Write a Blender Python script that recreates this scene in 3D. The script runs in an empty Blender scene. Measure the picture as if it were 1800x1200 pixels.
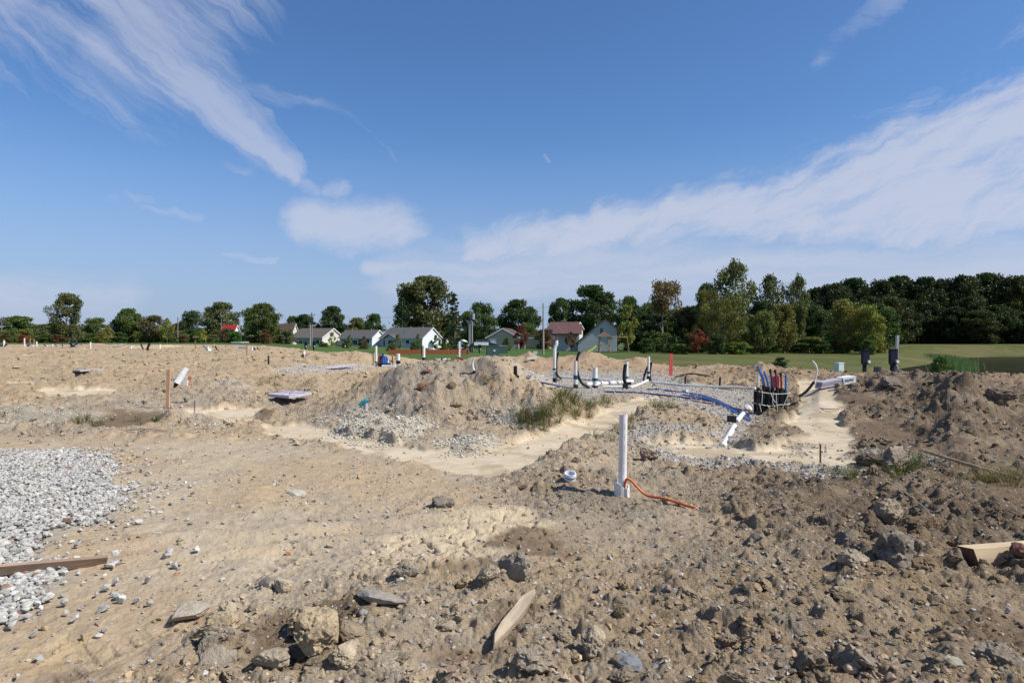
import bpy, math, random
import numpy as np
from mathutils import Vector, Matrix

# ------------------------------------------------------------------ camera, sky, sun, exposure
SC = bpy.context.scene
COL = SC.collection
EYE = 1.6          # camera height
F = 1200.0         # focal length in photograph pixels (1800 wide)
cam_d = bpy.data.cameras.new('camera')
cam_d.sensor_width = 36.0
cam_d.lens = 24.0
cam_d.clip_start = 0.05
cam_d.clip_end = 3000.0
cam = bpy.data.objects.new('camera', cam_d)
cam.location = (0, 0, EYE)
cam.rotation_euler = (math.radians(90), 0, 0)
COL.objects.link(cam)
SC.camera = cam

SUN_EL = math.radians(47)
SUN_AZ = math.radians(107)       # clockwise from +Y (the view direction): to the right and a little behind the camera
sun_dir = Vector((math.sin(SUN_AZ) * math.cos(SUN_EL), math.cos(SUN_AZ) * math.cos(SUN_EL), math.sin(SUN_EL)))
sd = bpy.data.lights.new('sun', 'SUN')
sd.energy = 5.0
sd.angle = math.radians(0.53)
sd.color = (1.0, 0.96, 0.90)
sun = bpy.data.objects.new('sun', sd)
sun.rotation_euler = (-sun_dir).to_track_quat('-Z', 'Y').to_euler()
sun.location = (40, 10, 60)
COL.objects.link(sun)

SC.view_settings.view_transform = 'Standard'
SC.view_settings.look = 'None'
SC.view_settings.gamma = 1.0
SC.view_settings.use_curve_mapping = False
SC.view_settings.exposure = 0.24

W = bpy.data.worlds.new('World')
SC.world = W
W.use_nodes = True
nt = W.node_tree
nt.nodes.clear()


class Nodes:
    """small expression builder for node trees"""
    def __init__(self, tree):
        self.t = tree

    def new(self, kind, **kw):
        n = self.t.nodes.new(kind)
        for k, v in kw.items():
            setattr(n, k, v)
        return n

    def put(self, sock, v):
        if isinstance(v, bpy.types.NodeSocket):
            self.t.links.new(v, sock)
        elif v is not None:
            sock.default_value = v

    def m(self, op, a, b=None, c=None, clamp=False):
        n = self.new('ShaderNodeMath', operation=op, use_clamp=clamp)
        self.put(n.inputs[0], a)
        if b is not None: self.put(n.inputs[1], b)
        if c is not None: self.put(n.inputs[2], c)
        return n.outputs[0]

    def vm(self, op, a, b=None):
        n = self.new('ShaderNodeVectorMath', operation=op)
        self.put(n.inputs[0], a)
        if b is not None:
            self.put(n.inputs[1], b)
        return n.outputs['Value'] if op in ('DOT_PRODUCT', 'LENGTH') else n.outputs['Vector']

    def comb(self, x, y, z=0.0):
        n = self.new('ShaderNodeCombineXYZ')
        self.put(n.inputs[0], x); self.put(n.inputs[1], y); self.put(n.inputs[2], z)
        return n.outputs[0]

    def sep(self, v):
        n = self.new('ShaderNodeSeparateXYZ')
        self.put(n.inputs[0], v)
        return n.outputs

    def smooth(self, v, a, b, lo=0.0, hi=1.0):
        n = self.new('ShaderNodeMapRange', interpolation_type='SMOOTHSTEP')
        self.put(n.inputs['Value'], v)
        n.inputs['From Min'].default_value = a
        n.inputs['From Max'].default_value = b
        n.inputs['To Min'].default_value = lo
        n.inputs['To Max'].default_value = hi
        return n.outputs['Result']

    def noise(self, vec, scale, detail=4.0, rough=0.55, dist=0.0, color=False):
        n = self.new('ShaderNodeTexNoise')
        if vec is not None: self.put(n.inputs['Vector'], vec)
        n.inputs['Scale'].default_value = scale
        n.inputs['Detail'].default_value = detail
        n.inputs['Roughness'].default_value = rough
        n.inputs['Distortion'].default_value = dist
        return n.outputs['Color'] if color else n.outputs['Fac']

    def mix(self, fac, a, b, mode='MIX'):
        n = self.new('ShaderNodeMix', data_type='RGBA', blend_type=mode)
        self.put(n.inputs['Factor'], fac)
        self.put(n.inputs[6], a if isinstance(a, bpy.types.NodeSocket) else (*a[:3], 1.0))
        self.put(n.inputs[7], b if isinstance(b, bpy.types.NodeSocket) else (*b[:3], 1.0))
        return n.outputs[2]


def sky_world():
    N = Nodes(nt)
    sky = N.new('ShaderNodeTexSky', sky_type='NISHITA')
    sky.sun_disc = False
    sky.sun_elevation = SUN_EL
    sky.sun_rotation = SUN_AZ
    sky.altitude = 200
    sky.air_density = 1.0
    sky.dust_density = 0.6
    sky.ozone_density = 2.2
    d = N.new('ShaderNodeTexCoord').outputs['Generated']
    dx, dy, dz = N.sep(d)
    az = N.m('ARCTAN2', dx, dy)
    el = N.m('ARCSINE', dz)
    # clouds are shaped by compass direction and elevation, i.e. they sit in the sky itself
    p0 = N.comb(az, el)
    wob = N.noise(p0, 5.0, 5.0, 0.6, color=True)
    wob2 = N.noise(p0, 22.0, 4.0, 0.6, color=True)
    off = N.vm('SCALE', N.vm('SUBTRACT', wob, (0.5, 0.5, 0.5)))
    off.node.inputs['Scale'].default_value = 0.055
    off2 = N.vm('SCALE', N.vm('SUBTRACT', wob2, (0.5, 0.5, 0.5)))
    off2.node.inputs['Scale'].default_value = 0.024
    p = N.vm('MULTIPLY', N.vm('ADD', N.vm('ADD', p0, off), off2), (1, 1, 0))

    def ae(px, py):
        return (math.atan2(px - 900, F), math.atan2(600 - py, math.hypot(F, px - 900)))

    def capsule(x0, y0, r0, x1, y1, r1, dens, soft=1.0):
        a = ae(x0, y0); b = ae(x1, y1)
        bx, by = b[0] - a[0], b[1] - a[1]
        pa = N.vm('SUBTRACT', p, (a[0], a[1], 0))
        h = N.m('DIVIDE', N.vm('DOT_PRODUCT', pa, (bx, by, 0)), bx * bx + by * by, clamp=True)
        q = N.vm('SCALE', (bx, by, 0)); N.put(q.node.inputs['Scale'], h)
        dist = N.vm('LENGTH', N.vm('SUBTRACT', pa, q))
        r = N.m('MULTIPLY_ADD', h, (r1 - r0) / F, r0 / F)
        t = N.m('DIVIDE', dist, r)
        return N.smooth(t, 1.05 + 0.2 * soft, 1.0 - 0.98 * soft, 0.0, dens)

    def union(lst):
        o = lst[0]
        for k in lst[1:]:
            o = N.m('MAXIMUM', o, k)
        return o
    # fibres that follow each band
    def fibres(rot, scale, stretch, lo, hi):
        mp = N.new('ShaderNodeMapping', vector_type='TEXTURE')
        N.put(mp.inputs['Vector'], p)
        mp.inputs['Rotation'].default_value = (0, 0, rot)
        mp.inputs['Scale'].default_value = (stretch, 1, 1)
        return N.smooth(N.noise(mp.outputs[0], scale, 6.0, 0.62, 0.3), lo, hi)

    def erode(mask, fib, amount, top):
        """thin a soft mask along its fibres"""
        v = N.m('ADD', mask, N.m('MULTIPLY', N.m('SUBTRACT', fib, 0.5), amount))
        return N.smooth(N.m('MULTIPLY', v, N.smooth(mask, 0.0, 0.18)), 0.12, 1.05, 0.0, top)

    streak = union([
        capsule(20, 20, 95, 190, 95, 110, 0.72), capsule(190, 95, 110, 330, 170, 78, 0.92),
        capsule(330, 170, 76, 430, 232, 52, 1.0), capsule(430, 232, 52, 515, 305, 24, 0.9),
        capsule(150, -70, 200, 370, 30, 120, 0.62), capsule(20, 110, 90, 260, 160, 60, 0.42)])
    streak = erode(streak, fibres(-0.62, 17.0, 6.5, 0.25, 0.75), 1.1, 0.56)
    puff = union([capsule(545, 390, 52, 705, 404, 56, 1.0), capsule(600, 430, 24, 720, 428, 26, 0.6),
                  capsule(575, 340, 16, 605, 334, 18, 0.55), capsule(505, 300, 14, 560, 340, 16, 0.45)])
    puff = erode(puff, fibres(0.05, 13.0, 3.4, 0.25, 0.75), 0.75, 0.70)
    band = union([
        capsule(830, 430, 40, 1080, 400, 50, 0.80, 0.8), capsule(1060, 395, 48, 1330, 362, 72, 1.0, 0.8),
        capsule(1330, 362, 72, 1600, 320, 120, 1.0, 0.8), capsule(1600, 320, 122, 1900, 250, 175, 1.05, 0.8),
        capsule(1900, 250, 175, 2500, 180, 250, 1.0, 0.8)])
    band = erode(band, N.m('MULTIPLY_ADD', fibres(0.13, 12.0, 9.0, 0.22, 0.78), 0.6, N.m('MULTIPLY', fibres(0.40, 34.0, 3.5, 0.25, 0.75), 0.4)), 1.5, 0.78)
    low = union([capsule(700, 485, 75, 1300, 475, 90, 0.75), capsule(1300, 490, 95, 2200, 470, 100, 0.8),
                 capsule(-300, 505, 62, 230, 515, 50, 0.62), capsule(650, 465, 20, 940, 478, 24, 0.85)])
    low = erode(low, fibres(0.03, 10.0, 8.0, 0.25, 0.75), 0.75, 0.70)
    wisp = union([capsule(250, 366, 8, 345, 379, 9, 0.75), capsule(190, 348, 10, 260, 352, 9, 0.5), capsule(395, 452, 7, 485, 455, 8, 0.75),
                  capsule(430, 160, 20, 560, 190, 16, 0.55), capsule(560, 190, 16, 645, 232, 10, 0.45), capsule(652, 252, 8, 688, 284, 9, 0.6),
                  capsule(218, 503, 5, 242, 505, 6, 0.6), capsule(962, 270, 5, 970, 282, 5, 0.6), capsule(1450, 95, 24, 1560, 10, 28, 0.5), capsule(400, 290, 10, 440, 300, 10, 0.5),
                  capsule(230, 240, 24, 400, 240, 20, 0.42)])
    wisp = erode(wisp, fibres(-0.3, 26.0, 4.0, 0.25, 0.75), 0.9, 0.30)
    dens = union([streak, puff, band, low, wisp])
    # the same kind of thin cloud goes on round the rest of the sky
    side = N.smooth(N.m('ABSOLUTE', az), 0.85, 1.25)
    mp = N.new('ShaderNodeMapping', vector_type='TEXTURE')
    N.put(mp.inputs['Vector'], p); mp.inputs['Scale'].default_value = (2.6, 1, 1)
    rest = N.m('MULTIPLY', N.smooth(N.noise(mp.outputs[0], 2.4, 6.0, 0.6), 0.50, 0.72, 0.0, 0.7), side)
    dens = N.m('MAXIMUM', dens, rest)
    haze = N.smooth(el, 0.32, -0.06, 0.0, 0.95)
    tint = N.mix(1.0, sky.outputs[0], SKY_TINT, 'MULTIPLY')
    c = N.mix(haze, tint, HAZE_COL)
    c = N.mix(dens, c, CLOUD_COL)
    bg = N.new('ShaderNodeBackground')
    N.put(bg.inputs['Color'], c)
    bg.inputs['Strength'].default_value = SKY_STR
    out = N.new('ShaderNodeOutputWorld')
    nt.links.new(bg.outputs[0], out.inputs['Surface'])


SKY_STR = 0.085
SKY_TINT = (0.72, 1.01, 1.34)
HAZE_COL = (3.7, 4.5, 6.4)
CLOUD_COL = (5.9, 6.25, 7.5)
sky_world()

# ------------------------------------------------------------------ noise
def hash2(ix, iy, seed):
    h = (ix.astype(np.int64).astype(np.uint32) * np.uint32(0x8da6b343)) ^ (iy.astype(np.int64).astype(np.uint32) * np.uint32(0xd8163841)) ^ np.uint32((seed * 0xcb1ab31f) & 0xffffffff)
    h ^= h >> np.uint32(15); h *= np.uint32(0x2c1b3c6d)
    h ^= h >> np.uint32(12); h *= np.uint32(0x297a2d39)
    h ^= h >> np.uint32(15)
    return h


_GA = np.linspace(0, 2 * np.pi, 256, endpoint=False).astype(np.float32)
_GX, _GY = np.cos(_GA), np.sin(_GA)


def perlin(x, y, seed=0):
    fx = np.floor(x); fy = np.floor(y)
    u = (x - fx).astype(np.float32); v = (y - fy).astype(np.float32)
    su = u * u * u * (u * (u * 6 - 15) + 10); sv = v * v * v * (v * (v * 6 - 15) + 10)
    r = []
    for dx, dy in ((0, 0), (1, 0), (0, 1), (1, 1)):
        g = hash2(fx + dx, fy + dy, seed) & np.uint32(255)
        r.append(_GX[g] * (u - dx) + _GY[g] * (v - dy))
    a = r[0] + su * (r[1] - r[0]); b = r[2] + su * (r[3] - r[2])
    return 1.5 * (a + sv * (b - a))


def fbm(x, y, oct=4, seed=0, gain=0.5, lac=2.1):
    a, t, f = 1.0, 0, 1.0
    for k in range(oct):
        t = t + a * perlin(x * f, y * f, seed + 17 * k)
        a *= gain; f *= lac
    return t


def bumps(x, y, s, seed, prob, rmin, rmax, asp):
    """clods: irregular domes, one at most per cell of size s; height in metres and a per-clod random number"""
    wx = x / s + 0.16 * perlin(x / s * 2.3, y / s * 2.3, seed + 5) + 0.07 * perlin(x / s * 6.1, y / s * 6.1, seed + 7)
    wy = y / s + 0.16 * perlin(x / s * 2.3 + 40, y / s * 2.3, seed + 6) + 0.07 * perlin(x / s * 6.1 + 9, y / s * 6.1, seed + 8)
    cx = np.floor(wx); cy = np.floor(wy)
    best = np.zeros(x.shape, np.float32); idn = np.zeros(x.shape, np.float32)
    for i in (-1, 0, 1):
        for j in (-1, 0, 1):
            h = hash2(cx + i, cy + j, seed)
            a = (h & np.uint32(1023)).astype(np.float32) / 1023
            b = ((h >> np.uint32(10)) & np.uint32(1023)).astype(np.float32) / 1023
            c = ((h >> np.uint32(20)) & np.uint32(1023)).astype(np.float32) / 1023
            r = rmin + (rmax - rmin) * c * c
            d2 = ((wx - (cx + i + 0.15 + 0.7 * a)) ** 2 + (wy - (cy + j + 0.15 + 0.7 * b)) ** 2).astype(np.float32) / (r * r)
            present = ((a * 7.31 + b * 3.77 + c) % 1.0) < prob
            v = np.where(present, r * s * asp * np.sqrt(np.maximum(0, 1 - d2)), 0)
            m = v > best
            best = np.where(m, v, best); idn = np.where(m, (a * 5.1 + b * 9.7 + c * 3.3) % 1.0, idn)
    return best, idn


def cracks(x, y, s, seed):
    """distance between the two nearest cell centres: small along crack lines"""
    wx = x / s + 0.25 * perlin(x / s * 1.9, y / s * 1.9, seed + 5); wy = y / s + 0.25 * perlin(x / s * 1.9 + 40, y / s * 1.9, seed + 6)
    cx = np.floor(wx); cy = np.floor(wy)
    f1 = np.full(x.shape, 9.0, np.float32); f2 = f1.copy()
    for i in (-1, 0, 1):
        for j in (-1, 0, 1):
            h = hash2(cx + i, cy + j, seed)
            a = (h & np.uint32(1023)).astype(np.float32) / 1023
            b = ((h >> np.uint32(10)) & np.uint32(1023)).astype(np.float32) / 1023
            d = np.hypot(wx - (cx + i + a), wy - (cy + j + b)).astype(np.float32)
            f2 = np.where(d < f1, f1, np.minimum(f2, d)); f1 = np.minimum(f1, d)
    return (f2 - f1) * s


def sstep(a, b, x):
    t = np.clip((x - a) / (b - a), 0, 1)
    return t * t * (3 - 2 * t)


def flat(px, py, z=0.0):
    """where the view ray of a photograph pixel meets the level z"""
    Y = (EYE - z) * F / (py - 600.0)
    return ((px - 900.0) / F * Y, Y)


def poly(pts, z=0.0):
    return np.array([flat(a, b, z) for a, b in pts])


def sdf(x, y, P, reach=1.5):
    """signed distance to a polygon, positive inside; -reach far away"""
    out = np.full(x.shape, -reach, np.float32)
    lo = P.min(0) - reach; hi = P.max(0) + reach
    m = (x > lo[0]) & (x < hi[0]) & (y > lo[1]) & (y < hi[1])
    if not m.any():
        return out
    X = x[m]; Y = y[m]
    d = np.full(X.shape, 1e9); ins = np.zeros(X.shape, bool)
    for k in range(len(P)):
        ax, ay = P[k]; bx, by = P[(k + 1) % len(P)]
        ex, ey = bx - ax, by - ay
        t = np.clip(((X - ax) * ex + (Y - ay) * ey) / (ex * ex + ey * ey + 1e-12), 0, 1)
        d = np.minimum(d, (X - ax - t * ex) ** 2 + (Y - ay - t * ey) ** 2)
        c = ((ay > Y) != (by > Y))
        if c.any():
            with np.errstate(divide='ignore', invalid='ignore'):
                xi = ax + (Y - ay) * ex / (ey if ey != 0 else 1e-12)
            ins ^= c & (X < xi)
    out[m] = np.where(ins, np.sqrt(d), -np.sqrt(d))
    return out


# ------------------------------------------------------------------ the lie of the land
POND_Z = -1.0
POND = poly([(1562, 657), (1588, 649), (1640, 641), (1668, 634), (1695, 629), (1760, 627), (1850, 627), (2300, 629), (2600, 640), (2400, 668), (1900, 664), (1800, 661), (1700, 660), (1620, 659)], POND_Z)

# ridges and heaps: crest seen at (px, py) and its distance; 0 for py means the crest has come down to the ground
RIDGES = [
    ([(520, 0, 15.5), (560, 700, 15.5), (600, 684, 15.5), (640, 660, 15.5), (665, 647, 15.5), (700, 636, 15.3), (740, 630, 15.3), (775, 626, 15.3), (820, 624, 15.5), (870, 623, 15.5),
      (905, 627, 15.5), (935, 635, 15.5), (965, 652, 15.5), (1000, 680, 15.5), (1030, 0, 15.5)], 2.9, 2.6),
    ([(1385, 0, 19), (1440, 668, 19), (1500, 660, 19), (1560, 655, 18.5), (1610, 655, 17.6), (1640, 652, 16.5), (1670, 643, 15.3), (1700, 644, 15), (1722, 656, 15), (1748, 676, 15), (1790, 694, 15),
      (1900, 700, 15), (2000, 706, 15), (2200, 0, 15)], 6.2, 4.0),
    ([(895, 0, 42), (930, 629, 42), (965, 627, 42), (1000, 622, 42), (1025, 616, 42), (1045, 616, 42), (1065, 623, 42), (1090, 629, 42), (1115, 625, 42), (1135, 627, 42),
      (1150, 638, 42), (1190, 0, 42)], 3.4, 3.0),
    ([(1190, 0, 36), (1225, 640, 36), (1265, 638, 36), (1295, 646, 36), (1315, 643, 35), (1340, 636, 34), (1360, 643, 34), (1400, 648, 33), (1450, 650, 33), (1500, 0, 33)], 2.6, 2.4),
    ([(430, 0, 44), (447, 616, 44), (475, 609, 44), (500, 611, 44), (530, 617, 44), (570, 616, 44), (610, 613, 44), (640, 615, 44), (665, 621, 44), (700, 624, 44), (745, 631, 44), (790, 632, 44),
      (830, 624, 42), (880, 623, 42), (930, 626, 42), (960, 0, 42)], 4.2, 3.0),
    ([(480, 0, 20), (515, 688, 20), (545, 668, 20), (562, 663, 20), (590, 672, 20), (640, 674, 20), (700, 668, 20), (760, 0, 20)], 3.4, 2.5),
    ([(1290, 0, 12), (1320, 756, 12), (1345, 745, 12), (1385, 748, 12), (1415, 760, 12), (1440, 0, 12)], 1.5, 1.0),
    ([(-120, 0, 30), (-60, 622, 30), (-10, 630, 30), (14, 640, 30), (30, 0, 30)], 3.0, 2.0),
    ([(130, 0, 50), (150, 604, 50), (163, 600, 50), (185, 603, 50), (215, 604, 50), (240, 606, 48), (262, 0, 46)], 5.0, 4.0),
    ([(256, 0, 45), (272, 609, 45), (290, 603, 45), (305, 607, 45), (325, 0, 45)], 4.0, 4.0),
    ([(380, 0, 44), (395, 608, 44), (408, 604, 44), (420, 606, 44), (440, 610, 43), (455, 0, 42)], 4.0, 3.0),
]


def base_z(x, y):
    yy = np.maximum(y, 0.1)
    r = np.hypot(x, y)
    a = np.where(y > 0.1, x / yy, np.sign(x) * 3.0)
    wl = sstep(-0.12, -0.40, a); wr = sstep(0.25, 0.50, a)
    left = np.interp(r, [0, 14, 22, 30, 40, 50, 65, 100, 140, 400, 900], [0, 0, .26, .62, 1.02, 1.20, 1.15, 1.1, 1.3, 1.6, 2.0])
    mid = np.interp(r, [0, 20, 30, 45, 90, 130, 200, 260, 400, 900], [0, 0, .04, .0, -.1, -.12, -.1, .3, 1.0, 2.0])
    right = np.interp(r, [0, 20, 37, 41, 50, 62, 80, 100, 125, 160, 400, 900], [0, 0, .0, -.15, -.72, -.85, -.62, -.25, .15, .9, 1.5, 2.0])
    return mid + wl * (left - mid) + wr * (right - mid)


def macro(x, y):
    x = np.asarray(x, np.float64); y = np.asarray(y, np.float64)
    z = base_z(x, y)
    yy = np.maximum(y, 0.5)
    px = 900 + F * x / yy
    for pts, front, back in RIDGES:
        xs = [p[0] for p in pts]
        m = (px > xs[0]) & (px < xs[-1]) & (y > 1)
        if not m.any():
            continue
        Yc = np.interp(px[m], xs, [p[2] for p in pts])
        zc = np.interp(px[m], xs, [(EYE - (p[1] - 600) * p[2] / F) if p[1] else -9.0 for p in pts])
        crest0 = base_z((px[m] - 900) / F * Yc, Yc)
        zc = np.interp(px[m], xs, [max(0.0, (EYE - (p[1] - 600) * p[2] / F) - float(base_z(np.array((p[0] - 900) / F * p[2]), np.array(float(p[2]))))) if p[1] else 0.0 for p in pts])
        wv = perlin(x[m] / 1.7, y[m] / 1.7, 201) + .5 * perlin(x[m] / .7, y[m] / .7, 202)
        zc = zc * (1 + .15 * wv) - .15 * np.clip(zc / .4, 0, 1)
        t = (y[m] - Yc) + .55 * wv * np.clip(zc, 0, 1)
        t = np.where(t < 0, t / front, t / back)
        g = np.clip(1 - np.abs(t), 0, 1)
        g = 0.55 * g + 0.45 * g * g * (3 - 2 * g)
        z[m] = np.maximum(z[m], z[m] * (1 - 0.6 * g) + 0.6 * g * z[m] + zc * g)
    pd = sdf(x, y, POND, 14.0)
    z = np.where(pd > -13.5, np.minimum(z, POND_Z - 0.10 - 0.16 * np.minimum(pd, 5)), z)
    return z


def hit(px, py, far=200.0):
    """ground point seen at a photograph pixel, on the broad land form"""
    Y = np.geomspace(2.0, far, 1500)
    X = (px - 900) / F * Y
    Z = EYE - (py - 600) / F * Y
    H = macro(X, Y)
    k = np.nonzero(Z <= H)[0]
    i = k[0] if len(k) else len(Y) - 1
    return float(X[i]), float(Y[i])


def polyh(pts):
    """polygon on the broad land form, from photograph pixels"""
    return np.array([hit(*p) for p in pts])


SAND = [polyh(p) for p in (
    [(330, 724), (400, 718), (455, 716), (440, 728), (430, 742), (400, 741), (350, 738)],
    [(478, 747), (520, 745), (560, 752), (590, 762), (640, 772), (700, 783), (740, 792), (790, 789), (830, 796), (880, 788), (930, 772),
     (985, 752), (1040, 738), (1075, 722), (1098, 707), (1120, 701), (1165, 697), (1165, 706), (1140, 716), (1120, 723), (1085, 737), (1070, 748),
     (1040, 761), (1000, 776), (960, 791), (930, 808), (905, 824), (870, 833), (830, 828), (780, 815), (700, 801), (620, 786), (540, 769), (490, 758)],
    [(1145, 779), (1200, 776), (1260, 778), (1330, 790), (1388, 786), (1408, 774), (1438, 771), (1433, 760), (1400, 750), (1392, 740), (1420, 721),
     (1422, 707), (1412, 688), (1407, 668), (1437, 668), (1460, 684), (1455, 697), (1470, 710), (1473, 723), (1463, 733), (1480, 748), (1484, 775),
     (1470, 797), (1495, 812), (1440, 819), (1380, 816), (1300, 806), (1230, 800), (1170, 795)],
    [(75, 685), (120, 682), (197, 684), (190, 691), (110, 696)],
    [(15, 672), (50, 670), (75, 674), (40, 678)],
)]
GREYGRAVEL = [polyh(p) for p in (
    [(905, 664), (960, 653), (1080, 653), (1180, 658), (1240, 680), (1330, 688), (1338, 722), (1300, 778), (1250, 780), (1268, 738), (1230, 716), (1150, 700), (1060, 697), (990, 690), (920, 678)],
    [(470, 657), (530, 641), (690, 641), (620, 652), (560, 656)],
    [(1100, 742), (1160, 748), (1270, 768), (1150, 776), (1180, 797), (1300, 808), (1420, 822), (1480, 822), (1560, 835), (1420, 838), (1310, 824), (1200, 816), (1130, 796)],
    [(870, 742), (900, 720), (940, 716), (930, 735), (900, 752)],
    [(1500, 800), (1560, 790), (1650, 810), (1580, 822)],
)]
WHITEHEAP = [polyh(p) for p in (
    [(588, 762), (625, 733), (660, 728), (700, 738), (768, 752), (730, 772), (690, 781), (640, 772)],
    [(782, 790), (800, 772), (860, 775), (856, 794), (820, 797)],
    [(545, 735), (580, 732), (590, 745), (560, 750)],
    [(300, 735), (340, 722), (380, 728), (410, 745), (380, 757), (330, 748)],
    [(1385, 770), (1440, 775), (1430, 795), (1390, 795)],
    [(0, 728), (60, 722), (180, 735), (140, 745), (0, 752)],
    [(360, 672), (400, 668), (440, 685), (400, 690)],
)]
PAD = poly([(-420, 797), (60, 791), (130, 796), (188, 806), (206, 818), (192, 836), (188, 850), (226, 868), (232, 882), (180, 915), (105, 938),
            (78, 962), (50, 985), (110, 1000), (128, 1015), (95, 1040), (50, 1085), (0, 1105), (-120, 1120), (-420, 1080)])
WET = [polyh(p) for p in (
    [(140, 742), (200, 730), (280, 728), (290, 742), (240, 752), (170, 756)],
    [(430, 735), (460, 726), (480, 735), (470, 746), (440, 744)],
    [(860, 955), (880, 930), (940, 925), (985, 935), (985, 975), (930, 985), (880, 975)],
    [(730, 1010), (860, 975), (880, 990), (800, 1010), (740, 1022)],
    [(60, 1190), (150, 1165), (260, 1150), (300, 1170), (200, 1200)],
    [(430, 1120), (560, 1090), (600, 1110), (520, 1180), (440, 1170)],
    [(1480, 745), (1560, 735), (1650, 760), (1600, 785), (1500, 780)],
    [(1450, 700), (1520, 690), (1560, 705), (1500, 715), (1460, 712)],
    [(1700, 850), (1800, 838), (1900, 860), (1800, 890), (1720, 875)],
    [(1690, 1080), (1760, 1060), (1850, 1075), (1850, 1150), (1720, 1130)],
    [(690, 1170), (830, 1120), (900, 1060), (930, 1080), (850, 1180), (760, 1200)],
)]
LUMPY = [poly(p) for p in (
    [(1470, 900), (1560, 862), (1800, 885), (1950, 960), (1700, 975), (1560, 950)],
    [(380, 1040), (470, 1015), (640, 985), (860, 985), (1010, 1000), (1010, 1060), (860, 1080), (720, 1075), (660, 1130), (640, 1230), (360, 1230)],
    [(1100, 1000), (1230, 980), (1260, 1080), (1420, 1090), (1500, 1160), (1560, 1230), (1000, 1230)],
    [(560, 765), (800, 765), (960, 740), (960, 700), (700, 690), (560, 700)],
    [(740, 1130), (940, 1130), (960, 1230), (700, 1230)],
    [(760, 850), (900, 840), (1040, 830), (1090, 900), (960, 900), (800, 900)],
)]
CRACKED = poly([(600, 1000), (640, 960), (760, 915), (880, 890), (985, 905), (985, 960), (870, 985), (740, 1015), (620, 1030)])
SMOOTH = poly([(-500, 765), (240, 770), (300, 768), (520, 775), (750, 818), (860, 850), (960, 900), (985, 940), (850, 995), (650, 1015), (480, 1015), (420, 1060),
               (330, 1110), (260, 1190), (200, 1400), (-900, 1400)])
def roughness(x, y):
    """0 = packed or washed flat, 1 = dug over"""
    n = 0.35 * perlin(x / 0.9, y / 0.9, 31)
    rgh = 1.0 - 0.86 * sstep(-0.5, 0.35, sdf(x, y, SMOOTH, 2.0) + n)
    sand = sand_mask(x, y)
    rgh = rgh * (1 - sand)
    for P in GREYGRAVEL[:2]:
        rgh = rgh * (1 - 0.9 * sstep(-0.5, 0.3, sdf(x, y, P)))
    rgh = rgh * (1 - 0.9 * sstep(-0.15, 0.2, sdf(x, y, PAD)))
    for P in WET:
        rgh = rgh * (1 - 0.85 * sstep(-0.2, 0.2, sdf(x, y, P) + 0.3 * n))
    r = np.hypot(x, y)
    patch = sstep(-0.35, 0.30, perlin(x / 2.1 + 3, y / 2.1, 36) + 0.5 * perlin(x / 0.8, y / 0.8, 37) + 0.12)
    lumpy = np.zeros(x.shape, np.float32)
    for P in LUMPY:
        lumpy = np.maximum(lumpy, sstep(-0.3, 0.3, sdf(x, y, P) + n))
    rgh = rgh * np.where((r < 13) | (r > 60), np.maximum(0.25 + 0.6 * patch, lumpy), np.maximum(.5 + .5 * patch, 1.15 * lumpy))
    # beyond the digging the land is mown
    rgh = rgh * (1 - lawn_mask(x, y))
    rgh = rgh * (0.72 + 0.5 * sstep(0.1, 0.45, np.where(y > 0.5, x / np.maximum(y, .5), 0)))
    rgh = rgh * (1 - 0.15 * sstep(18, 40, r))
    return rgh


def sand_mask(x, y):
    n = 0.14 * perlin(x / 0.5, y / 0.5, 11) + 0.07 * perlin(x / 0.15, y / 0.15, 12)
    m = np.zeros(x.shape, np.float32)
    for P in SAND:
        m = np.maximum(m, sstep(-0.06, 0.10, sdf(x, y, P) + n + 0.17))
    return m


def lawn_mask(x, y):
    r = np.hypot(x, y)
    a = np.where(y > 0.1, x / np.maximum(y, 0.1), np.sign(x) * 3)
    edge = np.interp(a, [-3, -.75, -.5, -.38, -.3, -.1, .1, .2, .3, .42, .6, .8, 3], [120, 118, 112, 100, 56, 49, 47, 44, 39, 37, 38, 40, 44])
    return sstep(0, 2.5, r - edge + 2.2 * perlin(x / 4, y / 4, 21) + 1.2 * perlin(x / 1.1, y / 1.1, 22))


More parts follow.
